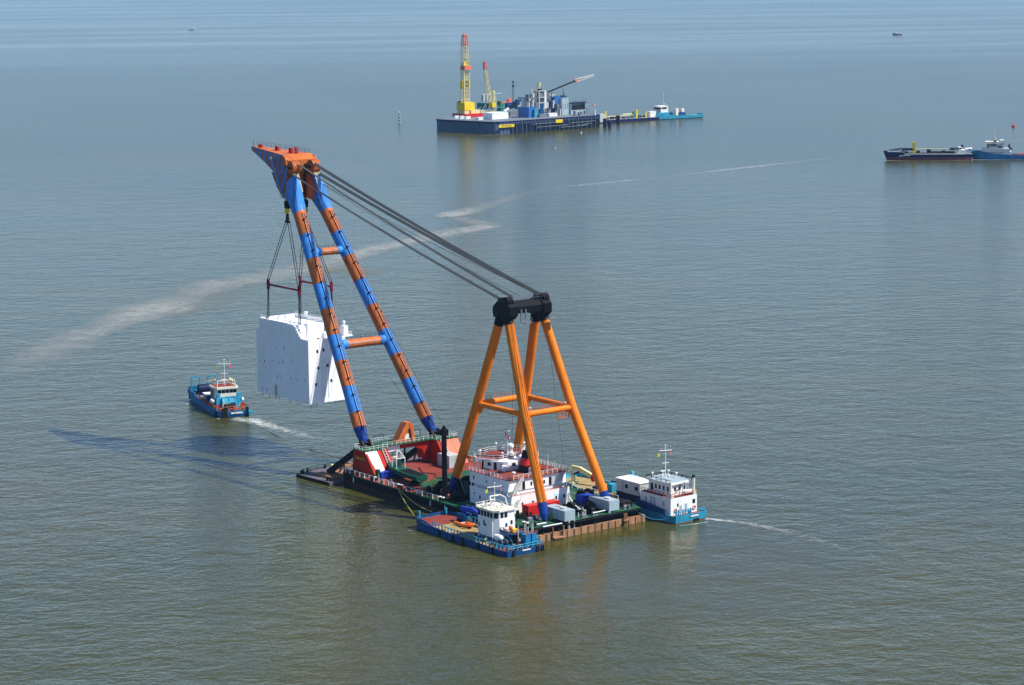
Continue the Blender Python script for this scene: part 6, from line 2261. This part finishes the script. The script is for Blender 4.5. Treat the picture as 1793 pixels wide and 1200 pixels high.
topm.box(cxm - 2.6, cxm + 2.6, cym - 1.8, cym + 1.8, zt - 0.3, zt).box(cxm - 1.2, cxm + 1.2, cym - 1, cym + 1, zt, zt + 0.9)
topm.build('crown', 'signal_coral', t)
mb = MB()
for x in (-1.1, -0.2, 0.8):
    mb.tube((cxm + x, cym, h(122)), (cxm + x, cym, zt - 5), 0.28, n=5)
mb.build('drill_pipes', 'mid_grey', t)
MB().box(cxm - 3.2, cxm + 4.6, cym - 3.6, cym + 2.4, h(125), h(118.6)).build('monkey_board', 'signal_coral', t)
mb = MB()
mb.box(cxm - 2.2, cxm + 2.4, cym - 1, cym + 1, h(117.5), h(112))
for x in (-3.2, 3.2):
    mb.box(cxm + x - 0.9, cxm + x + 0.9, cym - 1.4, cym + 1.4, h(157), h(144))
mb.build('travelling_block', 'safety_yellow', t)
mb = MB()
for x, y in ((0.8, 8), (2.2, 8), (6, 8.5)):
    mb.box(x - 0.5, x + 0.5, y - 0.5, y + 0.5, h(181), h(178.6))
mb.build('vent', 'dark_grease', t)

# yellow lattice crane
t = fthing('lattice_crane', 'yellow lattice boom crane with a red boom tip beside the derrick', 'crane', 861, 192)
s = ppm(861, 192)
hh = lambda py: (192 - py) / s * 1.012
MB().tube((0, 0, 0), (0, 0, hh(188)), 1.2, n=10).build('pedestal', 'safety_yellow', t)
MB().box(-1.6, 3.2, -2.4, 2.4, hh(188), hh(180.5)).build('crane_house', 'safety_yellow', t)
e = lambda px, py, y=0: Vector(((px - 861) / (s * 0.758), y, hh(py)))
MB().lattice(e(858, 181), e(850.6, 122), 4.6, 2.0, 12, 0.2, (0, 1, 0)).build('boom', 'pale_yellow', t)
MB().lattice(e(850.6, 122), e(849.0, 109.5), 2.2, 1.2, 3, 0.36, (0, 1, 0)).box(e(849.6, 118).x - 1, e(849.6, 118).x + 1, -1, 1, hh(121), hh(116.5)).build('boom_tip', 'signal_coral', t)
MB().lattice(e(865, 181), e(864, 160), 3.6, 1.6, 4, 0.25, (0, 1, 0)).box(e(864, 160).x - 1.4, e(864, 160).x + 1.4, -1.2, 1.2, hh(163), hh(161)).build('mast_frame', 'pale_yellow', t)
MB().tube(e(864, 160), e(849.5, 112), 0.1, n=4).tube(e(864, 160, .8), e(850, 114, .8), 0.1, n=4).build('pendant_line', 'mid_grey', t)

g = 'sea green containers on the drilling island'
fbox('green_container', 'dark sea green container between the derrick and the lattice crane', 'container', 851.5, 192, 835, 857, 5.4, 'sea_green', g)
fbox('green_container', 'upper sea green container just right of the lattice crane house', 'container', 876, 188.0, 870, 883, 5.2, 'sea_green', g)
fbox('green_container', 'lower sea green container under a pale beam right of the lattice crane', 'container', 877, 195.2, 870, 883, 3.0, 'sea_green', g)
fbox('white_container', 'long white container with a grey end at the island edge', 'container', 862, 209.6, 847, 890, 5.2, 'white_paint', None)
g = 'low white units along the island rim'
for px_, w_, lb in ((797, 6, 'leftmost low white unit on the island rim under the derrick'), (806, 7, 'middle low white unit on the island rim under the derrick'), (816, 8, 'third low white unit on the rim, right of the other two')):
    fbox('low_unit', lb, 'cabin', px_, 207.6 + (px_ - 797) * 0.07, px_ - 2, px_ + w_, 2.2, 'white_paint', g)
fbox('low_unit', 'small low white unit on the rim beside the white container', 'cabin', 838, 210.4, 834, 846, 2.0, 'white_paint', g)
t, a, b_, s = fbox('process_module', 'bright blue process module with tanks on its roof amid the island', 'module', 926, 206.5, 908, 940, 8.6, 'module_blue')
mb = MB()
for x, y, r_, z1 in ((2.0, 8, 2.4, 14.5), (7, 9, 2.2, 15.5), (1.5, 3, 1.8, 13.4), (6, 3, 1.8, 13.6)):
    mb.tube((x, y, 8.6), (x, y, z1), r_, n=12)
mb.build('tank', 'light_grey', t)
mb = MB()
mb.box(-0.6, a * 0.7, -0.4, b_, 15.6, 16.6).box(a * 0.2, a * 0.75, 2, 6, 16.6, 19.2)
for x, y in ((0, 0), (a * 0.7, 0), (0, b_), (a * 0.7, b_)):
    mb.tube((x, y, 8.6), (x, y, 15.6), 0.25, n=5)
mb.build('roof_frame', 'mid_grey', t)
mb = MB()
mb.tube((a * 0.62, 1.5, 8.6), (a * 0.62, 1.5, 20), 1.5, n=12).tube((a * 0.62, 1.5, 20), (a * 0.62, 1.5, 22.6), 0.5, n=8).tube((a * 0.8, 5, 8.6), (a * 0.8, 5, 24.5), 0.5, n=8)
mb.build('column', 'light_grey', t)
MB().box(a * 0.52, a * 0.95, -2.2, -0.3, 0, 7.0).build('side_tank', 'turquoise', t)
t = fthing('small_crane', 'small yellow crane standing above the blue process module', 'crane', 938, 180)
MB().tube((0, 0, 0), (0, 0, 9.0), 1.0, n=8).box(-2, 2.5, -1.6, 1.6, 6.4, 11.0).build('crane_house', 'pale_yellow', t)
MB().lattice((1.0, 0, 9.0), (4.6, 0, 16.6), 2.2, 1.4, 4, 0.3, (0, 1, 0)).box(3.6, 5.6, -1, 1, 15.6, 18.0).build('boom', 'pale_yellow', t)
# open steel tower
t = fthing('steel_tower', 'open grey steel equipment tower right of the blue module', 'tower', 944, 199)
s = ppm(944, 199)
hz_ = 40 / s
mb = MB()
for x in (0, 6.0):
    for y in (0, 4.5):
        mb.box(x - 0.35, x + 0.35, y - 0.35, y + 0.35, 0, hz_)
for z in (4, 9, 13.6, hz_ - 0.4):
    mb.box(-0.4, 6.4, -0.4, 0.3, z - 0.3, z + 0.3).box(-0.4, 6.4, 4.2, 4.9, z - 0.3, z + 0.3).box(-0.4, 0.3, 0.31, 4.19, z - 0.3, z + 0.3).box(5.7, 6.4, 0.31, 4.19, z - 0.3, z + 0.3)
mb.build('steel_frame', 'light_grey', t)
MB().box(0.6, 5.4, 0.6, 4, hz_ - 5.4, hz_ - 1).box(0.6, 5.4, 1.7, 4, 4.4, hz_ - 6).build('equipment', 'mid_grey', t)
MB().box(1.4, 4.4, -0.5, 1.5, 4.6, 8.4).build('white_box', 'rail_white', t)
MB().tube((3, 2.3, hz_), (3, 2.3, hz_ + 1.2), 2.0, n=10).build('vent', 'dark_grease', t)
MB().tube((8.0, 1.5, 0), (8.0, 1.5, hz_ - 1), 1.3, n=12).build('column', 'white_paint', t)
fbox('blue_module', 'light blue equipment module on legs behind the grey cabins', 'module', 971, 194, 966, 983, 12.0, 'module_blue', None, 5.6)
fbox('grey_module', 'tall pale grey cabin tower right of the light blue module', 'module', 984, 202, 981, 996, 14.4, 'grey_blue')
t = fthing('small_tank', 'round cream tank on a stand behind the light blue module', 'tank', 970, 182)
MB().tube((0, 0, 6), (0, 3.4, 6), 2.6, n=14).build('tank_shell', 'cream_paint', t)
MB().box(-1.6, 1.6, 0.4, 3.2, 0, 5).build('stand', 'mid_grey', t)
fbox('white_cabin', 'small white cabin at the island edge below the blue modules', 'cabin', 962, 204.4, 957, 976, 2.6, 'white_paint')
# open shelter
a, b_, s = dims(1000, 201, 994, 1027)
t = fthing('open_shelter', 'dark open fronted shelter near the right end of the island', 'shelter', 1000, 201)
MB().box(-0.3, a, -0.3, b_, 9.4, 10.0).build('roof', 'navy', t)
MB().box(0, a - 0.4, b_ - 0.6, b_, 0, 9.4).box(a - 0.8, a - 0.3, 0, b_ - 0.61, 0, 9.4).box(-0.2, 0.3, 0, b_ - 0.61, 0, 9.4).build('wall', 'grey_blue', t)
MB().box(0.4, a - 0.9, 0.1, 0.5, 0, 3.6).build('parapet', 'grey_blue', t)
MB().box(0.5, a - 1, 1.5, b_ - 1, 3.7, 7.0).build('equipment', 'dark_grease', t)
MB().rail([(0, 0, 10), (a, 0, 10)], 1.2, 2.4, 0.1, 1).build('railing', 'navy', t)
# flare boom
t = fthing('flare_boom', 'long flare boom rising to the right, black then red then pale lattice', 'flare boom', 958, 190)
s = ppm(958, 190)
f3 = lambda px, py: Vector(((px - 958) / (s * 0.758), 0, (190 - py) / s * 1.012 + (px - 958) / (s * 0.758) * 0.652 * -0.0 ))
def skyp(px, py):
    """a point on the vertical plane through the boom, along the island's long side"""
    X, Y = px - 896.5, py - 600.0
    x, y = c_ * X + s_ * Y, -s_ * X + c_ * Y
    d = RIGHT * (x / FPX) + up * (-y / FPX) + fwd
    o = t.location
    k = (o - CAM).dot(PY) / d.dot(PY)
    q = CAM + d * k - o
    return Vector((q.dot(PX), 0, q.z))
p1, p2, p3, p4 = skyp(959, 161.5), skyp(1006, 142.3), skyp(1009, 141), skyp(1039.5, 132)
MB().beam(p1, p2, 0.8, 1.2).build('pipe_boom', 'dark_grease', t)
MB().beam(p2, p3, 2.4, 2.6).build('collar', 'signal_coral', t)
MB().lattice(p3, p4, 2.4, 1.2, 9, 0.22, (0, 0, 1)).build('lattice_tip', 'light_grey', t)
MB().lattice((p1.x - 0.6, 0, 0), (p1.x - 0.6, 0, p1.z), 1.8, 1.4, 8, 0.2, (1, 0, 0)).build('support_mast', 'mid_grey', t)
t = fthing('radio_mast', 'thin dark radio mast standing behind the green containers', 'mast', 898.7, 186)
MB().lattice((0, 0, 0), (0, 0, 42 / s), 0.9, 0.7, 12, 0.12, (1, 0, 0)).build('lattice', 'mid_grey', t)
MB().box(-1.0, 1.0, -0.6, 0.6, 42 / s, 42 / s + 1.0).box(-0.7, 0.7, -0.7, 0.7, 34 / s, 37 / s).build('antenna_head', 'dark_grease', t)
t = fthing('red_winch', 'coral red winch with a round drum behind the green containers', 'winch', 888, 190)
MB().box(-7.0, 3, -0.6, 0.6, 5.0, 6.2).build('arm', 'signal_coral', t)
MB().tube((2.6, -1.2, 6.6), (2.6, 1.2, 6.6), 2.2, n=14).build('drum', 'signal_coral', t)
MB().box(-1, 1, -1, 1, 0, 5.0).build('stand', 'mid_grey', t)
t = fthing('conveyor', 'sloping dark conveyor on the island deck left of the blue module', 'conveyor', 884, 197)
MB().beam((0, 0, 0.6), (11.5, 0, 7.0), 2.0, 1.2).build('belt_frame', 'dark_grease', t)
MB().beam((-1, 0, 0.5), (4, 0, 3.3), 2.3, 1.4).build('chute', 'rail_white', t)
g = 'grey low tanks and cabins in the middle of the island'
for pn, py, x0, x1, hgt, mat, lb in ((893, 203, 889, 908, 3.4, 'mid_grey', 'grey low cabin left of the blue process module'), (889, 192, 884, 897, 5.6, 'ship_blue_dark', 'dark blue tank box behind the conveyor'), (901, 190, 897, 908, 6.0, 'ship_blue_dark', 'dark blue tank box next to the process module'), (945, 206, 939, 957, 2.6, 'mid_grey', 'grey low cabin in front of the steel tower'), (842, 198, 836, 850, 1.6, 'pale_yellow', 'flat yellow unit on the deck beside the derrick base'), (855, 200, 850, 870, 1.6, 'safety_yellow', 'flat yellow frame below the lattice crane')):
    fbox('deck_unit', lb, 'deck unit', pn, py, x0, x1, hgt, mat, g)
t = fthing('tank_row', 'pale tanks with a pipe bridge behind the sea green containers', 'tanks', 846, 184)
mb = MB()
for x in (0, 4, 8, 12):
    mb.tube((x, 0, 3.2), (x, 0, 9.0), 1.7, n=12)
mb.build('tank', 'light_grey', t)
mb = MB()
mb.box(-2, 22, -0.5, 0.5, 9.4, 9.9)
mb.build('pipe_bridge', 'light_grey', t)
t = fthing('flag_staff', 'red topped white beacon at the right end of the island', 'beacon', 1041.5, 202)
MB().tube((0, 0, 0), (0, 0, 5.0), 0.7, 0.4, n=8).build('post', 'rail_white', t)
MB().tube((-1.2, 0, 0), (-1.2, 0, 9.2), 0.12, n=5).build('staff', 'mid_grey', t)
MB().box(-2.0, -0.6, -0.3, 0.3, 7.6, 9.8).build('topmark', 'signal_coral', t)
mb = MB()
for k in range(60):
    px_ = random.uniform(905, 1030)
    py_ = random.uniform(196, 205) - (px_ - 905) * 0.02
    q = isl(px_, py_, ZD + 0.57)
    hgt = random.uniform(1.0, 4.5)
    mb.cbox(q, random.uniform(0.6, 2.2), random.uniform(0.6, 2.2), hgt)
tag(mb.build('deck_clutter', 'mid_grey', IS), kind='stuff')
mb = MB()
for k in range(130):
    px_ = random.uniform(906, 990)
    py_ = random.uniform(186, 204) - (px_ - 905) * 0.02
    q = isl(px_, py_, ZD + 0.57)
    mb.mat(k % 4)
    if k % 3:
        mb.cbox(q, random.uniform(0.8, 3.2), random.uniform(0.8, 2.6), random.uniform(2.0, 10.5))
    else:
        mb.tube(q, q + Vector((0, 0, random.uniform(4, 16))), random.uniform(0.25, 0.9), n=8)
tag(mb.build('process_equipment', ['mid_grey', 'light_grey', 'ship_blue_dark', 'dark_grease'], IS), kind='stuff')
mb = MB()
for k in range(40):
    px_ = random.uniform(820, 1040)
    q = isl(px_, 199 - random.uniform(0, 12), ZD + 0.57)
    mb.tube(q, q + Vector((random.uniform(2, 6), 0, random.uniform(-0.3, 3))) + Vector((0, 0, 3)), 0.18, n=5)
tag(mb.build('deck_pipes', 'light_grey', IS), kind='stuff')

# jetty pontoon with pipework, and the blue supply boat beyond it
ja, jb = at(1062, 216, 0), at(1150, 210.5, 0)
jd = (jb - ja)
JT = thing('pontoon', 'low navy pontoon with pipework lying between the island and the blue supply boat', 'pontoon', ja, math.atan2(jd.y, jd.x))
jl = jd.length
MB().box(0, jl + 3, 0, 11, -1, 2.6).build('hull', 'navy', JT)
MB().box(0.3, jl + 2.7, 0.3, 10.7, 2.61, 2.66).build('deck', 'light_grey', JT)
sj = FPX / ((ja - CAM).dot(fwd))
mb = MB()
for k in range(9):
    x = 4 + k * (jl - 8) / 8
    mb.box(x - 1.5, x + 1.5, 3 + (k % 3), 5 + (k % 3), 2.7, 3.6 + (k * 7 % 4) * 0.5)
SPLIT['machinery'] = 0.3
mb.build('machinery', 'dark_grease', JT)
MB().tube((2, 2, 5.4), (jl * 0.55, 2, 5.6), 0.4, n=6).tube((jl * .4, 6, 6.2), (jl * .62, 6, 6.4), 0.5, n=6).build('pipe_run', 'pale_yellow', JT)
MB().rail([(jl * .25, 0.4, 2.7), (jl * .7, 0.4, 2.7)], 1.4, 2.2, 0.12, 1).build('railing', 'mid_grey', JT)
mb = MB()
mb.box(-1.0, 0.4, 0.6, 2.0, 0, 10.0).box(jl * .63, jl * .66, 3, 4, 2.7, 9.8).box(jl * .82, jl * .84, 3, 4, 2.7, 7.6)
mb.build('tall_post', 'safety_yellow', JT)
MB().box(jl * .57, jl * .6, 3, 4.4, 2.7, 8.4).build('green_column', 'sea_green', JT)
MB().box(jl * .19, jl * .21, -0.8, 0.3, 2.0, 6.6).build('red_post', 'signal_coral', JT)
MB().box(jl * .88, jl * 1.0, 1, 6, 2.7, 7.6).build('white_cabin', 'rail_white', JT)
MB().box(-6.5, -1.2, 0.5, 4.5, 1.0, 8.2).build('gangway_tower', 'light_grey', JT)
g = 'dark mooring dolphins beside the island'
for px_, py_, hh_, lb in ((1059, 223, 7, 'dark mooring pile at the island corner beside the pontoon end'), (1067, 223.5, 6, 'dark mooring pile in open water before the pontoon'), (1082.5, 217.5, 7, 'dark mooring pile right against the pontoon side')):
    t = thing('mooring_pile', lb, 'mooring pile', at(px_, py_, 0), 0, g)
    MB().tube((0, 0, -2), (0, 0, hh_), 1.6, n=10).build('pile', 'navy', t)
    MB().tube((0, 0, hh_), (0, 0, hh_ + 0.3), 1.3, n=10).build('cap', 'dark_grease', t)
sa_, sb_ = at(1143, 210, 0), at(1228, 205.5, 0)
sd_ = sb_ - sa_
SB = thing('supply_boat', 'light blue supply boat with white wheelhouse lying beyond the pontoon', 'boat', sa_, math.atan2(sd_.y, sd_.x))
sl_ = sd_.length
st = [(0, 4.6, 1.0, 4.2, 3.4, 1.2), (sl_ * .16, 5.2, sl_ * .16, 5.0, 3.2, 1.2), (sl_ * .40, 5.4, sl_ * .4, 5.2, 2.4, 0.8), (sl_ * .80, 5.4, sl_ * .8, 5.2, 2.4, 0.6), (sl_ * .98, 4.8, sl_ * .97, 4.4, 2.8, 0.9)]
hull(SB, st, 'turquoise', 'deck_tan', 'dark_grease', 0.5)
MB().box(sl_ * .05, sl_ * .30, -4, 4, 3.2, 6.2).build('main_house', 'turquoise', SB)
MB().prism([(sl_ * .12, -3.4), (sl_ * .12, 3.4), (sl_ * .27, 3.4), (sl_ * .31, 0), (sl_ * .27, -3.4)], 6.2, 11.0).build('wheelhouse', 'white_paint', SB)
MB().prism([(sl_ * .06, -3.0), (sl_ * .06, 3.0), (sl_ * .25, 4.0), (sl_ * .25, -4.0)], 11.0, 12.0).build('roof', 'white_paint', SB)
MB().box(sl_ * .06, sl_ * .119, -3.2, 3.2, 9.0, 10.6).box(sl_ * .13, sl_ * .24, 3.4, 3.5, 9.2, 10.4).box(sl_ * .13, sl_ * .24, -3.5, -3.4, 9.2, 10.4).build('bridge_windows', 'glass_dark', SB)
mast(SB, sl_ * .22, 0, 12.0, 11.0, 3.0, 'rail_white', False)
MB().box(sl_ * .45, sl_ * .5, -2, 1, 3, 9).box(sl_ * .57, sl_ * .62, -2, 1, 3, 8.6).build('cabinet', 'rail_white', SB)
MB().box(sl_ * .5, sl_ * .64, -2.4, 2, 2.6, 5.6).tube((sl_ * .36, 0, 5), (sl_ * .4, 0, 5), 1.4, n=10).build('deck_gear', 'ship_blue_dark', SB)
MB().beam((sl_ * .43, -1.5, 7.6), (sl_ * .6, -1.5, 6.4), 0.7).build('crane_jib', 'signal_coral', SB)

# ------------------------------------------------------------------ dredger and pushing tug on the right
ha, hb_ = at(1703, 279.5, 0), at(1549, 279.5, 0)
hd = hb_ - ha
HP = thing('hopper_ship', 'dark navy cargo ship with red waterline and a yellow deck post', 'ship', ha, math.atan2(hd.y, hd.x))
hl_ = hd.length
st = [(0, 5.2, 1.2, 4.6, 5.6, 0.5), (5, 5.8, 5, 5.5, 5.4, 0.5), (10, 6.0, 10, 5.8, 5.2, 0.3), (hl_ - 14, 6.0, hl_ - 14, 5.8, 5.2, 0.3), (hl_ - 12, 6.0, hl_ - 12, 5.6, 6.6, 0.9), (hl_ - 5, 5.4, hl_ - 6, 4.4, 6.9, 1.1), (hl_ + 1.0, 2.4, hl_ - 1.5, 1.2, 7.2, 1.2)]
hbh = hull(HP, st, 'navy', 'light_grey', 'boot_red', 2.7)
MB().ext([(hl_ - 9.6, 6.02, 3.6), (hl_ - 10.2, 6.02, 4.6), (hl_ - 17.5, 6.02, 4.9), (hl_ - 17.5, 6.02, 4.3), (hl_ - 11.0, 6.02, 4.0), (hl_ - 10.4, 6.02, 3.4)], (0, 0.04, 0)).build('hull_mark', 'rail_white', hbh)
HP.scale = (1, 1, 0.72)
MB().box(hl_ - 11, hl_ - 1.6, 5.0, 5.3, 7.8, 9.0).build('bow_screen', 'rail_white', HP)
MB().box(hl_ - 13.5, hl_ - 8, -4.4, 4.4, 6.6, 9.4).build('forecastle', 'mid_grey', HP)
MB().beam((hl_ - 3, 2, 9.2), (hl_ - 12, 2, 11.0), 3.0, 0.9).box(hl_ - 20, hl_ - 12, 0, 4, 9.2, 11.2).build('suction_gantry', 'navy', HP)
MB().box(hl_ * .655, hl_ * .69, 2.2, 4.0, 5.2, 16.6).box(hl_ * .66, hl_ * .685, 2.6, 3.6, 16.6, 17.6).build('deck_post', 'safety_yellow', HP)
mb = MB()
mb.tube((hl_ * .22, 2.0, 10.4), (hl_ * .8, 2.0, 10.6), 0.32, n=6)
for k in range(13):
    x = hl_ * (.22 + .58 * k / 12)
    mb.tube((x, 2.0, 5.4), (x, 2.0, 10.4), 0.14, n=5)
mb.build('pipe_bridge', 'pale_yellow', HP)
MB().tube((hl_ * .2, 3.6, 6.6), (hl_ * .8, 3.6, 6.6), 0.55, n=8).tube((hl_ * .2, -2, 7.2), (hl_ * .5, -2, 7.2), 0.7, n=8).build('dredge_pipe', 'dark_grease', HP)
MB().box(hl_ * .14, hl_ * .82, 5.2, 5.5, 5.3, 6.4).build('coaming', 'cream_paint', HP)
mb = MB()
for f_, w_, h_ in ((.25, 3, 2.6), (.33, 2.5, 3.2), (.42, 3.6, 2.2), (.5, 2.4, 4.6), (.62, 2.4, 3.0), (.76, 3, 2.4), (.82, 2.4, 3.6)):
    mb.box(hl_ * f_ - w_ / 2, hl_ * f_ + w_ / 2, -3, 2.6, 5.3, 5.3 + h_)
mb.build('machinery', 'dark_grease', HP)
MB().box(hl_ * .17, hl_ * .26, 0.6, 4.2, 9.6, 11.6).build('winch_house', 'navy', HP)
MB().box(5.0, 11, -4.6, 4.8, 5.3, 9.6).ext([(0.6, 4.8, 9.0), (5.0, 4.8, 8.4), (5.0, 4.8, 10.6), (0.6, 4.8, 11.2)], (0, -9.4, 0)).ext([(3.4, 4.8, 5.6), (5, 4.8, 5.6), (5, 4.8, 9.0), (1.2, 4.8, 9.0)], (0, -9, 0)).build('deckhouse', 'white_paint', HP)
MB().box(7.8, 10.0, -3, 4.2, 9.6, 12.2).build('wheelhouse', 'white_paint', HP)
MB().box(8.2, 9.6, 4.2, 4.3, 10.6, 11.6).box(2.0, 3.2, 4.8, 4.9, 9.4, 10.6).build('window', 'glass_dark', HP)
MB().tube((7.4, 1, 12.2), (7.4, 1, 14.4), 0.8, n=10).build('funnel', 'dark_grease', HP)
MB().box(11.6, 12.6, 3, 4.4, 5.3, 11.0).build('yellow_post', 'safety_yellow', HP)
ta, tb_ = at(1815, 278.5, 0), at(1703, 278.5, 0)
td = tb_ - ta
TG = thing('pusher_tug', 'blue tug with a grey white three storey house right behind the dark cargo ship', 'boat', ta, math.atan2(td.y, td.x))
tl = td.length
st = [(0, 5.0, 1, 4.6, 3.0, 0.8), (tl * .25, 5.4, tl * .25, 5.2, 3.0, 0.8), (tl * .45, 5.6, tl * .45, 5.4, 3.2, 0.9), (tl * .70, 5.6, tl * .7, 5.4, 3.6, 1.4), (tl * .8, 5.4, tl * .79, 4.8, 4.4, 2.0), (tl * .95, 4.0, tl * .92, 3.2, 5.2, 2.0), (tl * 1.03, 1.6, tl * .99, 0.8, 5.6, 2.0)]
hull(TG, st, 'ship_blue', 'deck_red', 'ship_blue_dark', 0.6)
xx = lambda px: (1815 - px) / 112.0 * tl
TG.scale = (1, 1, 0.82)
MB().box(xx(1767), xx(1720), -4.2, 4.6, 3.2, 9.2).build('main_house', 'light_grey', TG)
MB().box(xx(1745), xx(1728), -3.6, 3.8, 9.2, 13.2).box(xx(1757), xx(1745.2), -3.4, 3.6, 9.2, 14.2).build('upper_house', 'light_grey', TG)
MB().box(xx(1750), xx(1724), -4.2, 4.4, 13.21, 15.0).box(xx(1757), xx(1750.2), -3.6, 3.9, 14.2, 16.2).build('bridge_deck', 'cream_paint', TG)
mb = MB()
for px_ in (1742, 1739, 1736, 1733.2):
    mb.box(xx(px_) - 0.45, xx(px_) + 0.45, 3.8, 3.9, 11.4, 12.8)
mb.box(xx(1729) - 0.5, xx(1729) + 0.5, 3.8, 3.9, 10.0, 12.8)
for px_ in (1748, 1751.6):
    mb.box(xx(px_) - 0.6, xx(px_) + 0.6, 3.6, 3.7, 9.6, 11.2)
for px_ in (1731, 1735, 1738, 1741, 1745, 1750, 1754):
    mb.box(xx(px_) - 0.3, xx(px_) + 0.3, 4.6, 4.7, 5.6, 6.3)
mb.build('window', 'glass_dark', TG)
mast(TG, xx(1741), 0, 15.0, 12.5, 3.4, 'light_grey', True)
MB().beam((xx(1735), 0, 15), (xx(1740), 0, 18.4), 0.3).beam((xx(1746), 0, 15), (xx(1741), 0, 18.4), 0.3).tube((xx(1741), 0, 15), (xx(1741), 0, 18.6), 0.6, n=8).build('radar_tower', 'light_grey', TG)
MB().box(xx(1741) - 0.8, xx(1741) + 0.8, 3.0, 4.5, 15.0, 16.2).build('vent', 'dark_grease', TG)
MB().beam((xx(1768), 0, 6), (xx(1766), 0, 12.5), 1.2).beam((xx(1771.5), 0, 8.2), (xx(1766), 0, 10.6), 1.2).build('crane_post', 'navy', TG)
MB().tube((xx(1764), 3, 8.2), (xx(1760), 3, 8.2), 0.7, n=8).ball((xx(1767), 3, 6.6), 0.9).beam((xx(1770), 3.6, 6.0), (xx(1768), 3.6, 3.4), 0.5).build('raft_canister', 'rail_white', TG)
MB().beam((xx(1781), 2, 4.4), (xx(1793), 2, 4.6), 2.4, 1.0).build('life_boat', 'signal_coral', TG)
# ------------------------------------------------------------------ sea marks and far boats
t = thing('beacon_pile', 'yellow and black banded marker post standing in the sea left of the island', 'sea mark', at(699.5, 216, 0))
s = FPX / ((t.location - CAM).dot(fwd))
mb = MB()
for k in range(8):
    mb.mat(k % 2)
    mb.tube((0, 0, -1 + 1.3 * k), (0, 0, 0.3 + 1.3 * k), 0.75 if k < 6 else 0.5, n=10)
mb.build('post', ['black_steel', 'cream_paint'], t)
MB().ball((0, 0, 9.6), 0.6).build('topmark', 'cream_paint', t)
t = thing('red_buoy', 'small red buoy with a tall staff near the right edge', 'buoy', at(1774.5, 222.5, 0))
MB().ball((0, 0, 0.6), 1.4, 1.0, 12, 8).build('float', 'container_red', t)
MB().tube((0, 0, 1.6), (0.8, 0, 6.2), 0.16, n=6).build('staff', 'signal_coral', t)
t = thing('channel_buoy', 'small white buoy floating in front of the drilling island', 'buoy', at(1017.5, 234, 0))
MB().ball((0, 0, 0.4), 0.7).build('float', 'rail_white', t)
MB().tube((0.3, 0, 0.6), (0.3, 0, 6.5), 0.12, n=5).build('staff', 'mid_grey', t)
t = thing('channel_buoy', 'small white buoy with a dark stake on the open water right of the boom tip', 'buoy', at(972.5, 260.5, 0))
MB().ball((0, 0, 0.3), 0.5).build('float', 'rail_white', t)
MB().tube((2.2, 1.6, -0.5), (2.2, 1.6, 4.6), 0.12, n=5).build('stake', 'mid_grey', t)
def far_boat(name, label, px, py, ln, flip, hc='mid_grey'):
    t = thing(name, label, 'boat', at(px, py, 0), math.atan2(RIGHT.y, RIGHT.x) + (math.pi if flip else 0))
    hull(t, [(-ln * .5, 2.0, -ln * .48, 1.8, 1.6, 0.3), (0, 2.4, 0, 2.2, 1.6, 0.4), (ln * .3, 2.2, ln * .3, 1.8, 2.0, 0.6), (ln * .52, 0.4, ln * .46, 0.3, 2.6, 0.9)], hc, 'light_grey', hc, 0.4)
    MB().box(-ln * .05, ln * .18, -1.6, 1.6, 1.6, 4.6).build('wheelhouse', 'rail_white', t)
    MB().box(ln * .18, ln * .19, -1.4, 1.4, 3.2, 4.2).build('window', 'glass_dark', t)
    MB().tube((-ln * .1, 0, 1.6), (-ln * .1, 0, 8.5), 0.14, n=5).tube((-ln * .1, 0, 7.0), (-ln * .45, 0, 3.0), 0.1, n=5).build('mast', 'mid_grey', t)
    MB().box(-ln * .46, -ln * .3, -1.8, 1.8, 1.6, 3.0).build('net_winch', 'rail_white', t)
    return t
far_boat('fishing_boat', 'tiny fishing cutter near the top right, far beyond the cargo ship', 1571, 61.5, 16, True)
far_boat('motor_boat', 'tiny pale motor boat far out at the top left trailing a short wake', 336, 52.5, 16, False, 'light_grey')
# ------------------------------------------------------------------ haze: one even box of pale air over the whole sea
hz = bpy.data.materials.new('haze_air')
hz.use_nodes = True
t = hz.node_tree
t.nodes.remove(t.nodes['Principled BSDF'])
pv = t.nodes.new('ShaderNodeVolumePrincipled')
pv.inputs['Color'].default_value = HAZE_COL
pv.inputs['Density'].default_value = HAZE_DENS
pv.inputs['Anisotropy'].default_value = 0.0
t.links.new(pv.outputs[0], t.nodes['Material Output'].inputs['Volume'])
tag(MB().box(-62000, 62000, -62000, 62000, -2, 165).build('haze', hz), kind='stuff')
